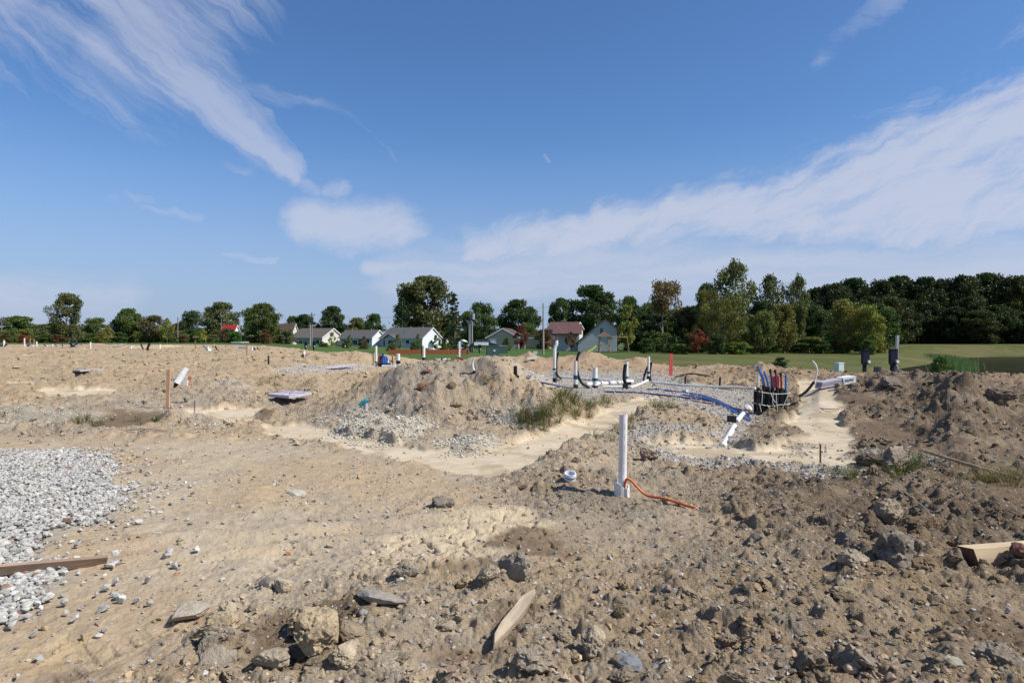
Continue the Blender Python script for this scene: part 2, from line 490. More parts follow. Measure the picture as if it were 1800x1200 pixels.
def land(x, y, full=False):
    x = np.asarray(x, np.float64); y = np.asarray(y, np.float64)
    z = macro(x, y)
    r = np.hypot(x, y)
    rg = roughness(x, y)
    sand = sand_mask(x, y)
    near = 1 - sstep(60, 90, r)
    z = z + near * (0.02 + 0.05 * rg) * fbm(x / 1.6, y / 1.6, 3, 3) + near * .012 * (1 - sand) * fbm(x / .42, y / .42, 3, 9) * (1 - sstep(12, 20, r))
    z = z + near * (0.16 * rg) * np.maximum(-0.35, fbm(x / 3.1 + 7, y / 3.1, 2, 4)) * sstep(4, 12, r)
    z = z + near * 0.035 * rg * (1 - np.abs(fbm(x / 0.55, y / 0.55, 3, 8)) * 1.6)
    z = z - 0.05 * sand + 0.006 * sand * perlin(x / .4, y / .4, 14)
    for P in GREYGRAVEL[:2]:
        pass
    for P in WHITEHEAP:
        z = z + 0.09 * sstep(-0.1, 0.5, sdf(x, y, P)) * (1 + 0.5 * perlin(x / .3, y / .3, 77))
    dens = sstep(-0.25, 0.45, perlin(x / 1.5, y / 1.5, 41) + 0.5 * perlin(x / 0.6, y / 0.6, 42) + 0.15)
    k = rg * near
    b1, i1 = bumps(x, y, 0.55, 51, 0.26, 0.12, 0.40, 0.42)
    b2, i2 = bumps(x, y, 0.25, 52, 0.60, 0.14, 0.50, 0.58)
    b3, i3 = bumps(x, y, 0.115, 53, 0.72, 0.16, 0.52, 0.75)
    b4, i4 = bumps(x, y, 0.052, 54, 0.75, 0.18, 0.52, 0.75)
    m1 = sstep(0.3, 0.9, k * (0.30 + dens)); m2 = sstep(0.12, 0.6, k * (0.40 + 0.8 * dens)); m3 = sstep(0.03, 0.4, k)
    off_lawn = near * (1 - 0.97 * sand) * (1 - lawn_mask(x, y))
    c1 = b1 * m1; c2 = b2 * m2; c3 = b3 * (0.22 + 0.78 * m3) * off_lawn
    z = z + np.maximum(c1, c2) + 0.4 * np.minimum(c1, c2) + 0.85 * c3 + b4 * (0.3 + 0.5 * m3) * off_lawn * (1 - sstep(8, 12, r))
    b5, i5 = bumps(x, y, 0.80, 57, 0.50, 0.10, 0.46, 0.42)
    b6, i6 = bumps(x, y, 0.36, 58, 0.55, 0.12, 0.48, 0.55)
    wfar = sstep(12, 17, r) * k
    z = z + wfar * (b5 + 0.8 * b6) * sstep(-.35, .25, perlin(x / 2.6, y / 2.6, 59) + .4 * perlin(x / .9, y / .9, 60))
    lump = np.clip((c1 + c2) / 0.05, 0, 1)
    z = z + near * (0.004 + 0.010 * (k > 0.2) * lump) * fbm(x / 0.09, y / 0.09, 3, 61) * (1 - 0.9 * sand) * (1 - sstep(14, 22, r))
    z = z + near * 0.075 * k * np.abs(fbm(x / 0.35, y / 0.35, 4, 66)) * (0.3 + dens)
    z = z + near * 0.10 * k * (np.abs(fbm(x / 0.8 + 5, y / 0.8, 4, 67)) - .3) * sstep(9, 14, r)
    cm = sstep(-0.1, 0.2, sdf(x, y, CRACKED) + 0.2 * perlin(x / .4, y / .4, 18))
    ck = cracks(x, y, 0.30, 71)
    crk = cm * (1 - sstep(0.006, 0.030, ck))
    z = z - 0.035 * crk + 0.006 * cm * (hash2(np.floor(x / .3), np.floor(y / .3), 3) % 2)*0
    ck2 = cracks(x, y, 0.42, 73)
    c2m = sstep(.05, .4, perlin(x / 1.3, y / 1.3, 74)) * (1 - sstep(7, 10, r)) * sstep(.5, .2, rg) * (1 - sand)
    z = z - 0.014 * c2m * (1 - sstep(0.004, 0.016, ck2))
    # wheel ruts across the packed part
    rut = np.abs((y - 6.2 - 0.33 * x - 0.12 * perlin(x / .8, y / .8, 90)))
    z = z - 0.035 * (1 - sstep(0.05, 0.22, rut)) * sstep(-4, -2.5, x) * (1 - sstep(0.0, 1.0, x)) + 0.03 * (1 - sstep(0.0, 0.2, np.abs(rut - 0.3))) * sstep(-4, -2.5, x) * (1 - sstep(0, 1, x))
    # tyre tracks with a tread pattern, worn away in places
    tx, ty = 0.30, 0.954
    for ox in (-2.25, -0.75):
        s = (x - ox) * tx + (y - 3.2) * ty; t = (x - ox) * ty - (y - 3.2) * tx + 0.05 * np.sin(s * .7)
        band = (1 - sstep(0.13, 0.19, np.abs(t))) * (1 - sstep(7.5, 9, r)) * sstep(.55, .25, rg) * sstep(-.25, .25, perlin(s / 1.1, t + ox, 91)) * (1 - sand)
        tread = sstep(-.2, .5, np.sin((s + .55 * np.abs(t)) * 6.2832 / .11))
        z = z + band * (0.011 * tread - 0.018) + 0.014 * (1 - sstep(0.0, 0.07, np.abs(np.abs(t) - .21))) * (band > 0.02)
    if not full:
        return z
    return z, dict(rg=rg, sand=sand, b1=c1, b2=c2, b3=c3, i1=i1, i2=i2, i3=i3, cm=cm, dens=dens, r=r, crk=crk)


def gz(x, y):
    return float(land(np.array([x]), np.array([y]))[0])


def on(px, py):
    x, y = hit(px, py)
    return Vector((x, y, gz(x, y)))


def at(px, py, Y):
    return Vector(((px - 900) / F * Y, Y, EYE - (py - 600) / F * Y))

# ------------------------------------------------------------------ object helpers
def mesh_np(name, verts, faces, smooth=False):
    """mesh from numpy arrays; faces (n,3) or (n,4)"""
    me = bpy.data.meshes.new(name)
    verts = np.asarray(verts, np.float32); faces = np.asarray(faces, np.int32)
    n, k = faces.shape
    me.vertices.add(len(verts)); me.vertices.foreach_set('co', verts.ravel())
    me.loops.add(n * k); me.loops.foreach_set('vertex_index', faces.ravel())
    me.polygons.add(n)
    me.polygons.foreach_set('loop_start', np.arange(0, n * k, k, dtype=np.int32))
    me.update(calc_edges=True)
    me.polygons.foreach_set('use_smooth', np.full(n, smooth))
    me.validate()
    return me


def tag(o, label=None, cat=None, group=None, kind=None):
    if label: o['label'] = label
    if cat: o['category'] = cat
    if group: o['group'] = group
    if kind: o['kind'] = kind
    return o


def link(name, me, mat=None, parent=None, loc=None):
    o = bpy.data.objects.new(name, me)
    COL.objects.link(o)
    if mat is not None and not me.materials:
        me.materials.append(mat)
    if parent is not None:
        o.parent = parent
    if loc is not None:
        o.location = loc
    return o


def thing(name, label, cat, loc=(0, 0, 0), rz=0.0, group=None):
    o = bpy.data.objects.new(name, None)
    o.empty_display_size = 0.2
    o.location = loc; o.rotation_euler = (0, 0, rz)
    COL.objects.link(o)
    return tag(o, label, cat, group)


def copy_tree(o, parent=None):
    c = o.copy(); COL.objects.link(c)
    c.parent = parent
    for ch in list(o.children):
        copy_tree(ch, c)
    return c


class MB:
    """collects boxes, tubes and so on into one mesh"""
    def __init__(self):
        self.v = []; self.f = []; self.sm = []

    def add(self, vs, fs, smooth=False):
        b = len(self.v)
        self.v += [tuple(p) for p in vs]
        self.f += [tuple(b + i for i in f) for f in fs]
        self.sm += [smooth] * len(fs)
        return self

    def box(self, c, s, rz=0.0, rx=0.0, ry=0.0, taper=1.0):
        hx, hy, hz = s[0] / 2, s[1] / 2, s[2] / 2
        M = Matrix.Translation(c) @ Matrix.Rotation(rz, 4, 'Z') @ Matrix.Rotation(ry, 4, 'Y') @ Matrix.Rotation(rx, 4, 'X')
        vs = [M @ Vector((sx * hx * (taper if sz > 0 else 1), sy * hy * (taper if sz > 0 else 1), sz * hz)) for sz in (-1, 1) for sx, sy in ((-1, -1), (1, -1), (1, 1), (-1, 1))]
        return self.add(vs, [(3, 2, 1, 0), (4, 5, 6, 7), (0, 1, 5, 4), (1, 2, 6, 5), (2, 3, 7, 6), (3, 0, 4, 7)])

    def tube(self, pts, r, n=10, cap=True, hollow=False):
        pts = [Vector(p) for p in pts]
        rs = r if isinstance(r, (list, tuple)) else [r] * len(pts)
        vs = []; fs = []
        prev = None
        for i, p in enumerate(pts):
            t = (pts[min(i + 1, len(pts) - 1)] - pts[max(i - 1, 0)])
            if t.length < 1e-9: t = Vector((0, 0, 1))
            t.normalize()
            if prev is None:
                u = t.orthogonal().normalized()
            else:
                u = (prev - t * prev.dot(t))
                u = u.normalized() if u.length > 1e-6 else t.orthogonal().normalized()
            prev = u
            w = t.cross(u)
            for k in range(n):
                a = 2 * math.pi * k / n
                vs.append(p + (u * math.cos(a) + w * math.sin(a)) * rs[i])
        for i in range(len(pts) - 1):
            for k in range(n):
                fs.append((i * n + k, i * n + (k + 1) % n, (i + 1) * n + (k + 1) % n, (i + 1) * n + k))
        self.add(vs, fs, True)
        if cap:
            self.add(vs[:n][::-1], [tuple(range(n))]); 
            if hollow:
                t = (pts[-1] - pts[-2]).normalized()
                c = pts[-1]; rim = vs[-n:]
                inn = [c + (q - c) * 0.84 for q in rim]; deep = [q - t * rs[-1] * 5 for q in inn]
                self.add(rim + inn + deep, [(k, (k + 1) % n, n + (k + 1) % n, n + k) for k in range(n)] +
                         [(n + k, n + (k + 1) % n, 2 * n + (k + 1) % n, 2 * n + k) for k in range(n)] + [tuple(range(2 * n, 3 * n))])
            else:
                self.add(vs[-n:], [tuple(range(n))])
        return self

    def prism(self, outline, a, b, axis='Y'):
        """outline of (p, q) pairs extruded from a to b along an axis"""
        n = len(outline)
        def mk(p, q, t):
            return {'Y': (p, t, q), 'X': (t, p, q), 'Z': (p, q, t)}[axis]
        vs = [mk(p, q, a) for p, q in outline] + [mk(p, q, b) for p, q in outline]
        fs = [tuple(range(n))[::-1], tuple(range(n, 2 * n))] + [(k, (k + 1) % n, n + (k + 1) % n, n + k) for k in range(n)]
        return self.add(vs, fs)

    def mesh(self, name):
        me = bpy.data.meshes.new(name)
        me.from_pydata(self.v, [], self.f)
        me.polygons.foreach_set('use_smooth', self.sm)
        me.update()
        return me

    def build(self, name, mat, parent=None, loc=None, fix=True):
        me = self.mesh(name)
        if fix:
            import bmesh
            bm = bmesh.new(); bm.from_mesh(me)
            bmesh.ops.recalc_face_normals(bm, faces=bm.faces)
            bm.to_mesh(me); bm.free()
        return link(name, me, mat, parent, loc)


def bez(pts, n=8):
    """smooth curve through points (Catmull-Rom)"""
    P = [Vector(p) for p in pts]
    P = [P[0] * 2 - P[1]] + P + [P[-1] * 2 - P[-2]]
    out = []
    for i in range(1, len(P) - 2):
        for k in range(n):
            t = k / n
            a, b, c, d = P[i - 1], P[i], P[i + 1], P[i + 2]
            out.append(0.5 * ((2 * b) + (c - a) * t + (2 * a - 5 * b + 4 * c - d) * t * t + (3 * b - a - 3 * c + d) * t ** 3))
    out.append(P[-2])
    return out


# ------------------------------------------------------------------ materials
def mat(name, color, rough=0.6, noise=0.0, scale=8.0, bump=0.0, bscale=40.0, spec=0.5, col2=None, metallic=0.0, objcol=False, stretch=(1, 1, 1), coords='Object', transl=0.0):
    m = bpy.data.materials.new(name)
    m.use_nodes = True
    t = m.node_tree
    N = Nodes(t)
    b = t.nodes['Principled BSDF']
    b.inputs['Roughness'].default_value = rough
    b.inputs['Specular IOR Level'].default_value = spec
    b.inputs['Metallic'].default_value = metallic
    tc = N.new('ShaderNodeTexCoord').outputs[coords]
    mp = N.new('ShaderNodeMapping'); N.put(mp.inputs['Vector'], tc); mp.inputs['Scale'].default_value = stretch
    v = mp.outputs[0]
    base = None
    if objcol:
        base = N.new('ShaderNodeObjectInfo').outputs['Color']
    if noise > 0 or col2 is not None:
        f = N.noise(v, scale, 5.0, 0.6)
        if col2 is None:
            col2 = tuple(min(1, c * (1 - noise)) for c in color); c1 = tuple(min(1, c * (1 + noise * .6)) for c in color)
        else:
            c1 = color
        c = N.mix(N.smooth(f, 0.32, 0.68), c1, col2)
        if base is not None: c = N.mix(1.0, c, base, 'MULTIPLY')
        N.put(b.inputs['Base Color'], c)
    elif base is not None:
        N.put(b.inputs['Base Color'], base)
    else:
        b.inputs['Base Color'].default_value = (*color, 1)
    if bump > 0:
        bn = N.new('ShaderNodeBump'); bn.inputs['Strength'].default_value = 1.0; bn.inputs['Distance'].default_value = bump
        N.put(bn.inputs['Height'], N.noise(v, bscale, 5.0, 0.65)); N.put(b.inputs['Normal'], bn.outputs[0])
    return m


def leaf_material():
    m = bpy.data.materials.new('leaf'); m.use_nodes = True
    t = m.node_tree; N = Nodes(t); t.nodes.clear()
    at_ = N.new('ShaderNodeAttribute', attribute_name='tone', attribute_type='GEOMETRY').outputs['Color']
    c = N.mix(1.0, N.new('ShaderNodeObjectInfo').outputs['Color'], at_, 'MULTIPLY')
    d = N.new('ShaderNodeBsdfPrincipled'); N.put(d.inputs['Base Color'], c); d.inputs['Roughness'].default_value = 0.55
    d.inputs['Specular IOR Level'].default_value = 0.25
    tr = N.new('ShaderNodeBsdfTranslucent'); N.put(tr.inputs['Color'], N.mix(1.0, c, (1.25, 1.3, .6), 'MULTIPLY'))
    mx = N.new('ShaderNodeMixShader'); mx.inputs[0].default_value = 0.28
    t.links.new(d.outputs[0], mx.inputs[1]); t.links.new(tr.outputs[0], mx.inputs[2])
    o = N.new('ShaderNodeOutputMaterial'); t.links.new(mx.outputs[0], o.inputs['Surface'])
    return m


def soil_material():
    """colour of each soil comes with the mesh (attribute), grain and grit are procedural"""
    m = bpy.data.materials.new('soil'); m.use_nodes = True
    t = m.node_tree; N = Nodes(t); b = t.nodes['Principled BSDF']
    b.inputs['Roughness'].default_value = 0.95; b.inputs['Specular IOR Level'].default_value = 0.15
    a = N.new('ShaderNodeAttribute', attribute_name='soil', attribute_type='GEOMETRY')
    pos = N.new('ShaderNodeNewGeometry').outputs['Position']
    grit = a.outputs['Alpha']                      # how gritty the surface is
    n1 = N.noise(pos, 7.0, 6.0, 0.68)
    n2 = N.noise(pos, 55.0, 4.0, 0.7)
    c = N.mix(N.smooth(n1, 0.30, 0.72, 0.0, 1.0), a.outputs['Color'], N.mix(1.0, a.outputs['Color'], (0.80, 0.78, 0.76), 'MULTIPLY'))
    k = N.smooth(n2, 0.32, 0.68, 0.80, 1.16)
    k = N.m('ADD', N.m('MULTIPLY', N.m('SUBTRACT', k, 1.0), grit), 1.0)
    c = N.mix(1.0, c, N.comb(k, k, k), 'MULTIPLY')
    # grit: small pale and dark stones
    vor = N.new('ShaderNodeTexVoronoi', feature='F1'); N.put(vor.inputs['Vector'], pos); vor.inputs['Scale'].default_value = 30.0
    vcol = N.sep(vor.outputs['Color'])
    inside = N.m('LESS_THAN', vor.outputs['Distance'], N.m('MULTIPLY', vcol[2], 0.42))
    pale = N.m('MULTIPLY', N.m('MULTIPLY', N.m('GREATER_THAN', vcol[0], 0.80), inside), grit)
    dark = N.m('MULTIPLY', N.m('MULTIPLY', N.m('LESS_THAN', vcol[0], 0.12), inside), grit)
    c = N.mix(N.m('MULTIPLY', pale, 0.75), c, (0.52, 0.49, 0.45))
    c = N.mix(N.m('MULTIPLY', dark, 0.6), c, (0.14, 0.125, 0.11))
    N.put(b.inputs['Base Color'], c)
    h = N.m('ADD', N.m('MULTIPLY', N.noise(pos, 26.0, 6.0, 0.72), 1.0), N.m('MULTIPLY', N.m('SUBTRACT', 1.0, N.smooth(vor.outputs['Distance'], 0.0, 0.6)), 0.25))
    bn = N.new('ShaderNodeBump'); bn.inputs['Strength'].default_value = 1.0
    N.put(bn.inputs['Distance'], N.m('MULTIPLY_ADD', grit, 0.040, 0.003))
    N.put(bn.inputs['Height'], h)
    N.put(b.inputs['Normal'], bn.outputs[0])
    return m


def soil_colour(x, y, z, d):
    """albedo of the ground by what lies there"""
    def mixc(c, col, w):
        return c * (1 - w[..., None]) + np.array(col, np.float32) * w[..., None]
    r = d['r']; a = np.where(y > .5, x / np.maximum(y, .5), 0)
    n1 = fbm(x / 2.3, y / 2.3, 4, 101); n2 = fbm(x / 0.7 + 3, y / 0.7, 4, 102); n3 = fbm(x / 6.0 + 3, y / 6.0, 3, 103)
    c = np.zeros(x.shape + (3,), np.float32) + np.array((0.365, 0.283, 0.195), np.float32)
    c = mixc(c, (0.335, 0.275, 0.205), sstep(-0.3, 0.5, n1))                 # greyer silt
    c = mixc(c, (0.40, 0.300, 0.18), 0.7 * sstep(0.05, 0.6, n2))            # ochre clay
    c = mixc(c, (0.30, 0.262, 0.215), 0.75 * sstep(0.15, 0.7, n3 + 0.4 * n2))
    brown = np.maximum(sstep(0.20, 0.50, a + 0.12 * n3) * sstep(3.6, 7.0, r), 0.35 * sstep(-.15, .2, a + .1 * n3) * (1 - sstep(7.5, 9, r)))
    c = mixc(c, (0.148, 0.107, 0.072), 0.95 * brown * (0.7 + 0.3 * sstep(-.4, .4, n2)))
    back = sstep(17, 24, r) * sstep(-.7, -.2, -a)
    c = mixc(c, (0.385, 0.285, 0.175), 0.65 * back)                            # drier, yellower spoil at the back
    rb = sstep(26, 30, r) * sstep(0.0, 0.04, a)
    c = mixc(c, (0.31, 0.215, 0.14), 0.7 * rb)
    # grey spoil on the near slope of the heap
    gm = sstep(-0.3, 0.5, 1.0 - np.hypot((x + 2.9) / 1.1, (y - 13.6) / 1.7) + 0.35 * n2)
    c = mixc(c, (0.285, 0.255, 0.225), 0.8 * gm)
    # clods keep their own shade
    for h, i, s in ((d['b1'], d['i1'], .02), (d['b2'], d['i2'], .012), (d['b3'], d['i3'], .008)):
        w = sstep(0.15, 1.0, h / (s * 2.2))
        tone = np.where(i[..., None] < .36, np.array((.285, .25, .21), np.float32), np.where(i[..., None] < .66, np.array((.39, .30, .20), np.float32), np.array((.33, .255, .175), np.float32)))
        tone = tone * (0.75 + 0.5 * ((i * 7.3) % 1.0))[..., None]
        tone = tone * (1 - 0.54 * brown)[..., None]
        c = c * (1 - 0.6 * w[..., None]) + tone * (0.6 * w[..., None])
    pale = sstep(-.15, -.45, a) * (1 - sstep(11, 14, r)) * sstep(-.2, .5, n1 + .4 * n2)
    c = mixc(c, (0.43, 0.36, 0.265), .6 * pale)
    # damp hollows that have not dried
    w = np.zeros(x.shape, np.float32)
    for P in WET:
        w = np.maximum(w, sstep(-0.12, 0.14, sdf(x, y, P) + 0.22 * n2 + 0.1 * n1))
    c = mixc(c, (0.150, 0.107, 0.070), 0.92 * w)
    w = sstep(-0.1, 0.15, sdf(x, y, CRACKED) + 0.25 * n2)
    c = mixc(c, (0.455, 0.375, 0.265), 0.85 * w * (1 - sstep(0.3, 0.7, -n1)))
    wd = np.maximum(sstep(-0.05, 0.12, sdf(x, y, WET[2]) + 0.2 * n2), sstep(-0.05, 0.12, sdf(x, y, WET[3]) + 0.2 * n2))
    c = mixc(c, (0.15, 0.108, 0.07), 0.92 * wd)
    # stone, sand
    for P in GREYGRAVEL:
        w = sstep(-0.12, 0.2, sdf(x, y, P) + 0.3 * n2)
        c = mixc(c, (0.40, 0.37, 0.33), 0.75 * w)
    for i, P in enumerate(WHITEHEAP):
        w = sstep(-0.15, 0.2, sdf(x, y, P) + 0.25 * n2)
        c = mixc(c, (0.45, 0.41, 0.335), (0.75 if i < 2 else 0.35) * w)
    w = sstep(-0.12, 0.08, sdf(x, y, PAD))
    c = mixc(c, (0.30, 0.275, 0.25), 0.85 * w)
    w = d['sand']
    c = mixc(c, (0.475, 0.40, 0.295), w * (0.88 + 0.12 * n2.clip(-1, 1)))
    c = mixc(c, (0.30, 0.235, 0.155), w * .6 * sstep(.1, .55, n2 + .5 * n1) )
    c = mixc(c, (0.53, 0.465, 0.365), w * .5 * sstep(.1, .5, -n2 + .4 * n1))
    pink = np.zeros(x.shape, np.float32)
    for px, py, rr in ((1000, 756, .16), (1128, 701, .24), (90, 738, .16)):
        fx, fy = flat(px, py)
        pink = np.maximum(pink, sstep(1.0, 0.5, np.hypot((x - fx) / rr, (y - fy) / (rr * .8)) + 0.4 * n2))
    c = mixc(c, (0.70, 0.32, 0.22), 0.40 * pink)
    for px, py, rx, ry in ((160, 600, 9, 5), (30, 606, 9, 6)):       # pale sand stockpiles at the back
        pass
    x0, y0 = (290 - 900) / F * 45, 45
    c = mixc(c, (0.52, 0.42, 0.28), sstep(1.2, .6, np.hypot((x - x0) / 2.0, (y - y0) / 4.0)))
    # lawn and rough grass
    g = lawn_mask(x, y)
    gn = fbm(x / 9, y / 9, 3, 120); gf = fbm(x / 1.3, y / 1.3, 3, 121)
    gc = np.zeros_like(c) + np.array((0.088, 0.103, 0.024), np.float32)
    gc = gc * (1 + 0.22 * gf + 0.25 * gn)[..., None]
    houses = sstep(0.22, 0.12, a)
    gc = mixc(gc, (0.060, 0.112, 0.022), houses * 0.85)
    gc = mixc(gc, (0.14, 0.105, 0.045), 0.65 * sstep(0.0, 0.5, gn + 0.4 * gf) * (1 - houses))
    c = c * (1 - g[..., None]) + gc * g[..., None]
    pd = sdf(x, y, POND, 3.0)
    c = mixc(c, (0.12, 0.10, 0.06), 0.7 * sstep(-1.0, -0.3, pd))
    grit = (0.22 + 0.78 * np.clip(d['rg'] * 1.3, 0, 1)) * (1 - 0.93 * d['sand']) * (1 - 0.8 * g)
    for P in GREYGRAVEL + WHITEHEAP:
        grit = np.maximum(grit, 1.0 * sstep(-0.1, 0.2, sdf(x, y, P)))
    grit = grit * (1 - 0.6 * np.clip(wd, 0, 1))
    c = c * (1 + (np.array((1.14, 1.12, 1.06), np.float32) - 1) * (1 - g[..., None]))
    return np.concatenate([c.clip(0.01, .9), grit[..., None].astype(np.float32)], -1)


def build_ground():
    r = [0.35, 0.7, 1.1, 1.5, 1.85]
    rr = 2.1
    while rr < 1500:
        r.append(rr)
        k = 0.0036 if rr < 24 else (0.0042 if rr < 50 else (0.010 if rr < 160 else 0.05))
        if rr < 2.6: k = 0.012 - 0.0084 * (rr - 2.1) / 0.5
        rr *= 1 + k
    r = np.array(r)
    fine = np.arange(-0.68, 0.6801, 0.00175)
    side = []
    a = 0.68; s = 0.00175
    while a + s < math.pi - 0.03:
        s = min(s * 1.35, 0.12); a += s
        if a < math.pi: side.append(a)
    side = np.array(side)
    ang = np.concatenate([-side[::-1], fine, side])
    A, R = np.meshgrid(ang, r)
    X = (np.sin(A) * R); Y = (np.cos(A) * R)
    nr, na = X.shape
    Z, d = land(X.ravel(), Y.ravel(), True)
    col = soil_colour(X.ravel(), Y.ravel(), Z, d)
    v = np.stack([X.ravel(), Y.ravel(), Z], 1)
    c0 = np.array([[0, 0, float(Z[:na].mean())]])
    v = np.concatenate([v, c0]); col = np.concatenate([col, col[:1]])
    i, j = np.meshgrid(np.arange(nr - 1), np.arange(na), indexing='ij')
    j2 = (j + 1) % na
    f = np.stack([i * na + j, i * na + j2, (i + 1) * na + j2, (i + 1) * na + j], -1).reshape(-1, 4)[:, ::-1]
    # the middle is closed by a fan, written as quads with a doubled corner split into triangles
    me = bpy.data.meshes.new('ground')
    cen = len(v) - 1
    jj = np.arange(na); tri = np.stack([np.full(na, cen), (jj + 1) % na, jj], 1)
    nq, ntri = len(f), len(tri)
    me.vertices.add(len(v)); me.vertices.foreach_set('co', v.astype(np.float32).ravel())
    me.loops.add(nq * 4 + ntri * 3)
    me.loops.foreach_set('vertex_index', np.concatenate([f.ravel(), tri.ravel()]).astype(np.int32))
    me.polygons.add(nq + ntri)
    me.polygons.foreach_set('loop_start', np.concatenate([np.arange(nq) * 4, nq * 4 + np.arange(ntri) * 3]).astype(np.int32))
    me.update(calc_edges=True)
    me.polygons.foreach_set('use_smooth', np.ones(nq + ntri, bool))
    at_ = me.attributes.new('soil', 'FLOAT_COLOR', 'POINT')
    at_.data.foreach_set('color', col.astype(np.float32).ravel())
    g = link('ground', me, M_SOIL)
    tag(g, kind='structure')
    print('ground', nr, na, nr * na)
    return g


M_SOIL = soil_material()
GROUND = build_ground()


def water():
    P = POND
    c = P.mean(0)
    Q = c + (P - c) * 1.12
    me = bpy.data.meshes.new('pond_water')
    me.from_pydata([(a, b, POND_Z) for a, b in Q], [], [tuple(range(len(Q)))])
    me.update()
    # murky rippled water: olive diffuse paints the wood's reflection, glossy mirrors the bank
    m = bpy.data.materials.new('pond_water'); m.use_nodes = True
    t = m.node_tree; N = Nodes(t); t.nodes.clear()
    pos = N.new('ShaderNodeNewGeometry').outputs['Position']
    df = N.new('ShaderNodeBsdfDiffuse'); N.put(df.inputs['Color'], N.mix(N.smooth(N.noise(pos, .15, 3, .6), .35, .65), (.016, .017, .007), (.024, .023, .010)))
    gl = N.new('ShaderNodeBsdfGlossy'); gl.inputs['Roughness'].default_value = .12
    bn = N.new('ShaderNodeBump'); bn.inputs['Distance'].default_value = 0.004; N.put(bn.inputs['Height'], N.noise(pos, 1.5, 3, .6)); N.put(gl.inputs['Normal'], bn.outputs[0])
    mx = N.new('ShaderNodeMixShader'); mx.inputs[0].default_value = .28
    t.links.new(df.outputs[0], mx.inputs[1]); t.links.new(gl.outputs[0], mx.inputs[2])
    o = N.new('ShaderNodeOutputMaterial'); t.links.new(mx.outputs[0], o.inputs['Surface'])
    tag(link('pond_water', me, m), kind='structure')


water()

# ------------------------------------------------------------------ stones and clods
def ico(sub):
    import bmesh
    bm = bmesh.new(); bmesh.ops.create_icosphere(bm, subdivisions=sub, radius=1.0)
    v = np.array([q.co[:] for q in bm.verts]); f = np.array([[q.index for q in p.verts] for p in bm.faces])
    bm.free(); return v, f


ICO = {k: ico(k) for k in (1, 2, 3, 4)}


def hull_stone(seed, squash=(1, .8, .6), n=15, jag=.25):
    """an angular broken stone: the hull of a few random points"""
    import bmesh
    rng = np.random.RandomState(seed)
    p = rng.normal(size=(n, 3)); p /= np.linalg.norm(p, axis=1)[:, None]; p *= rng.uniform(1 - jag, 1.05, (n, 1))
    bm = bmesh.new(); vs = [bm.verts.new(q) for q in p * np.array(squash)]
    r = bmesh.ops.convex_hull(bm, input=vs)
    bmesh.ops.delete(bm, geom=[v for v in bm.verts if not v.link_faces], context='VERTS')
    bm.verts.index_update(); bm.verts.ensure_lookup_table()
    v = np.array([q.co[:] for q in bm.verts]); f = np.array([[q.index for q in t.verts] for t in bm.faces]); bm.free()
    return v, f


def noise3(v, s, seed):
    return (perlin(v[:, 0] * s + seed, v[:, 1] * s + seed * 1.7, seed) + perlin(v[:, 1] * s - seed, v[:, 2] * s + seed, seed + 1) + perlin(v[:, 2] * s + 3.3, v[:, 0] * s - seed, seed + 2)) / 1.6


def stone_shape(seed, sub=1, angular=True, squash=(1, .8, .6)):
    """a broken stone: a sphere cut by random planes"""
    rng = np.random.RandomState(seed)
    v, f = ICO[sub]; v = v.copy()
    if angular:
        for k in range(9 if sub == 1 else 14):
            n = rng.normal(size=3); n /= np.linalg.norm(n); d = rng.uniform(.55, .85)
            t = v @ n; over = np.maximum(0, t - d)
            v = v - over[:, None] * n
        v = v * (1 + 0.06 * noise3(v, 2.0, seed))[:, None]
    else:
        v = v * (1 + 0.22 * noise3(v, 1.1, seed) + 0.12 * noise3(v, 2.7, seed + 9) + (0.07 * noise3(v, 6.0, seed + 5) if sub > 2 else 0))[:, None]
    return v * np.array(squash) * rng.uniform(.85, 1.15, 3), f


def clod_shape(seed):
    """a crumbly lump of clay"""
    rng = np.random.RandomState(seed)
    v, f = ICO[4]; v = v.copy()
    k = 1 + 0.26 * noise3(v, 1.0, seed) + 0.15 * noise3(v, 2.3, seed + 9) - 0.24 * np.abs(noise3(v, 3.6, seed + 5)) - 0.17 * np.abs(noise3(v, 8.0, seed + 3)) - .08 * np.abs(noise3(v, 16.0, seed + 2))
    v = v * k[:, None]
    for j in range(4):
        n = rng.normal(size=3); n /= np.linalg.norm(n); t = v @ n
        v = v - (np.maximum(0, t - rng.uniform(.5, .75)) * .75)[:, None] * n
    return v * np.array((1, .85, .62)), f


def tones_at(q):
    z, d = land(q[:, 0], q[:, 1], True)
    return soil_colour(q[:, 0], q[:, 1], z, d)[:, :3].astype(np.float64)


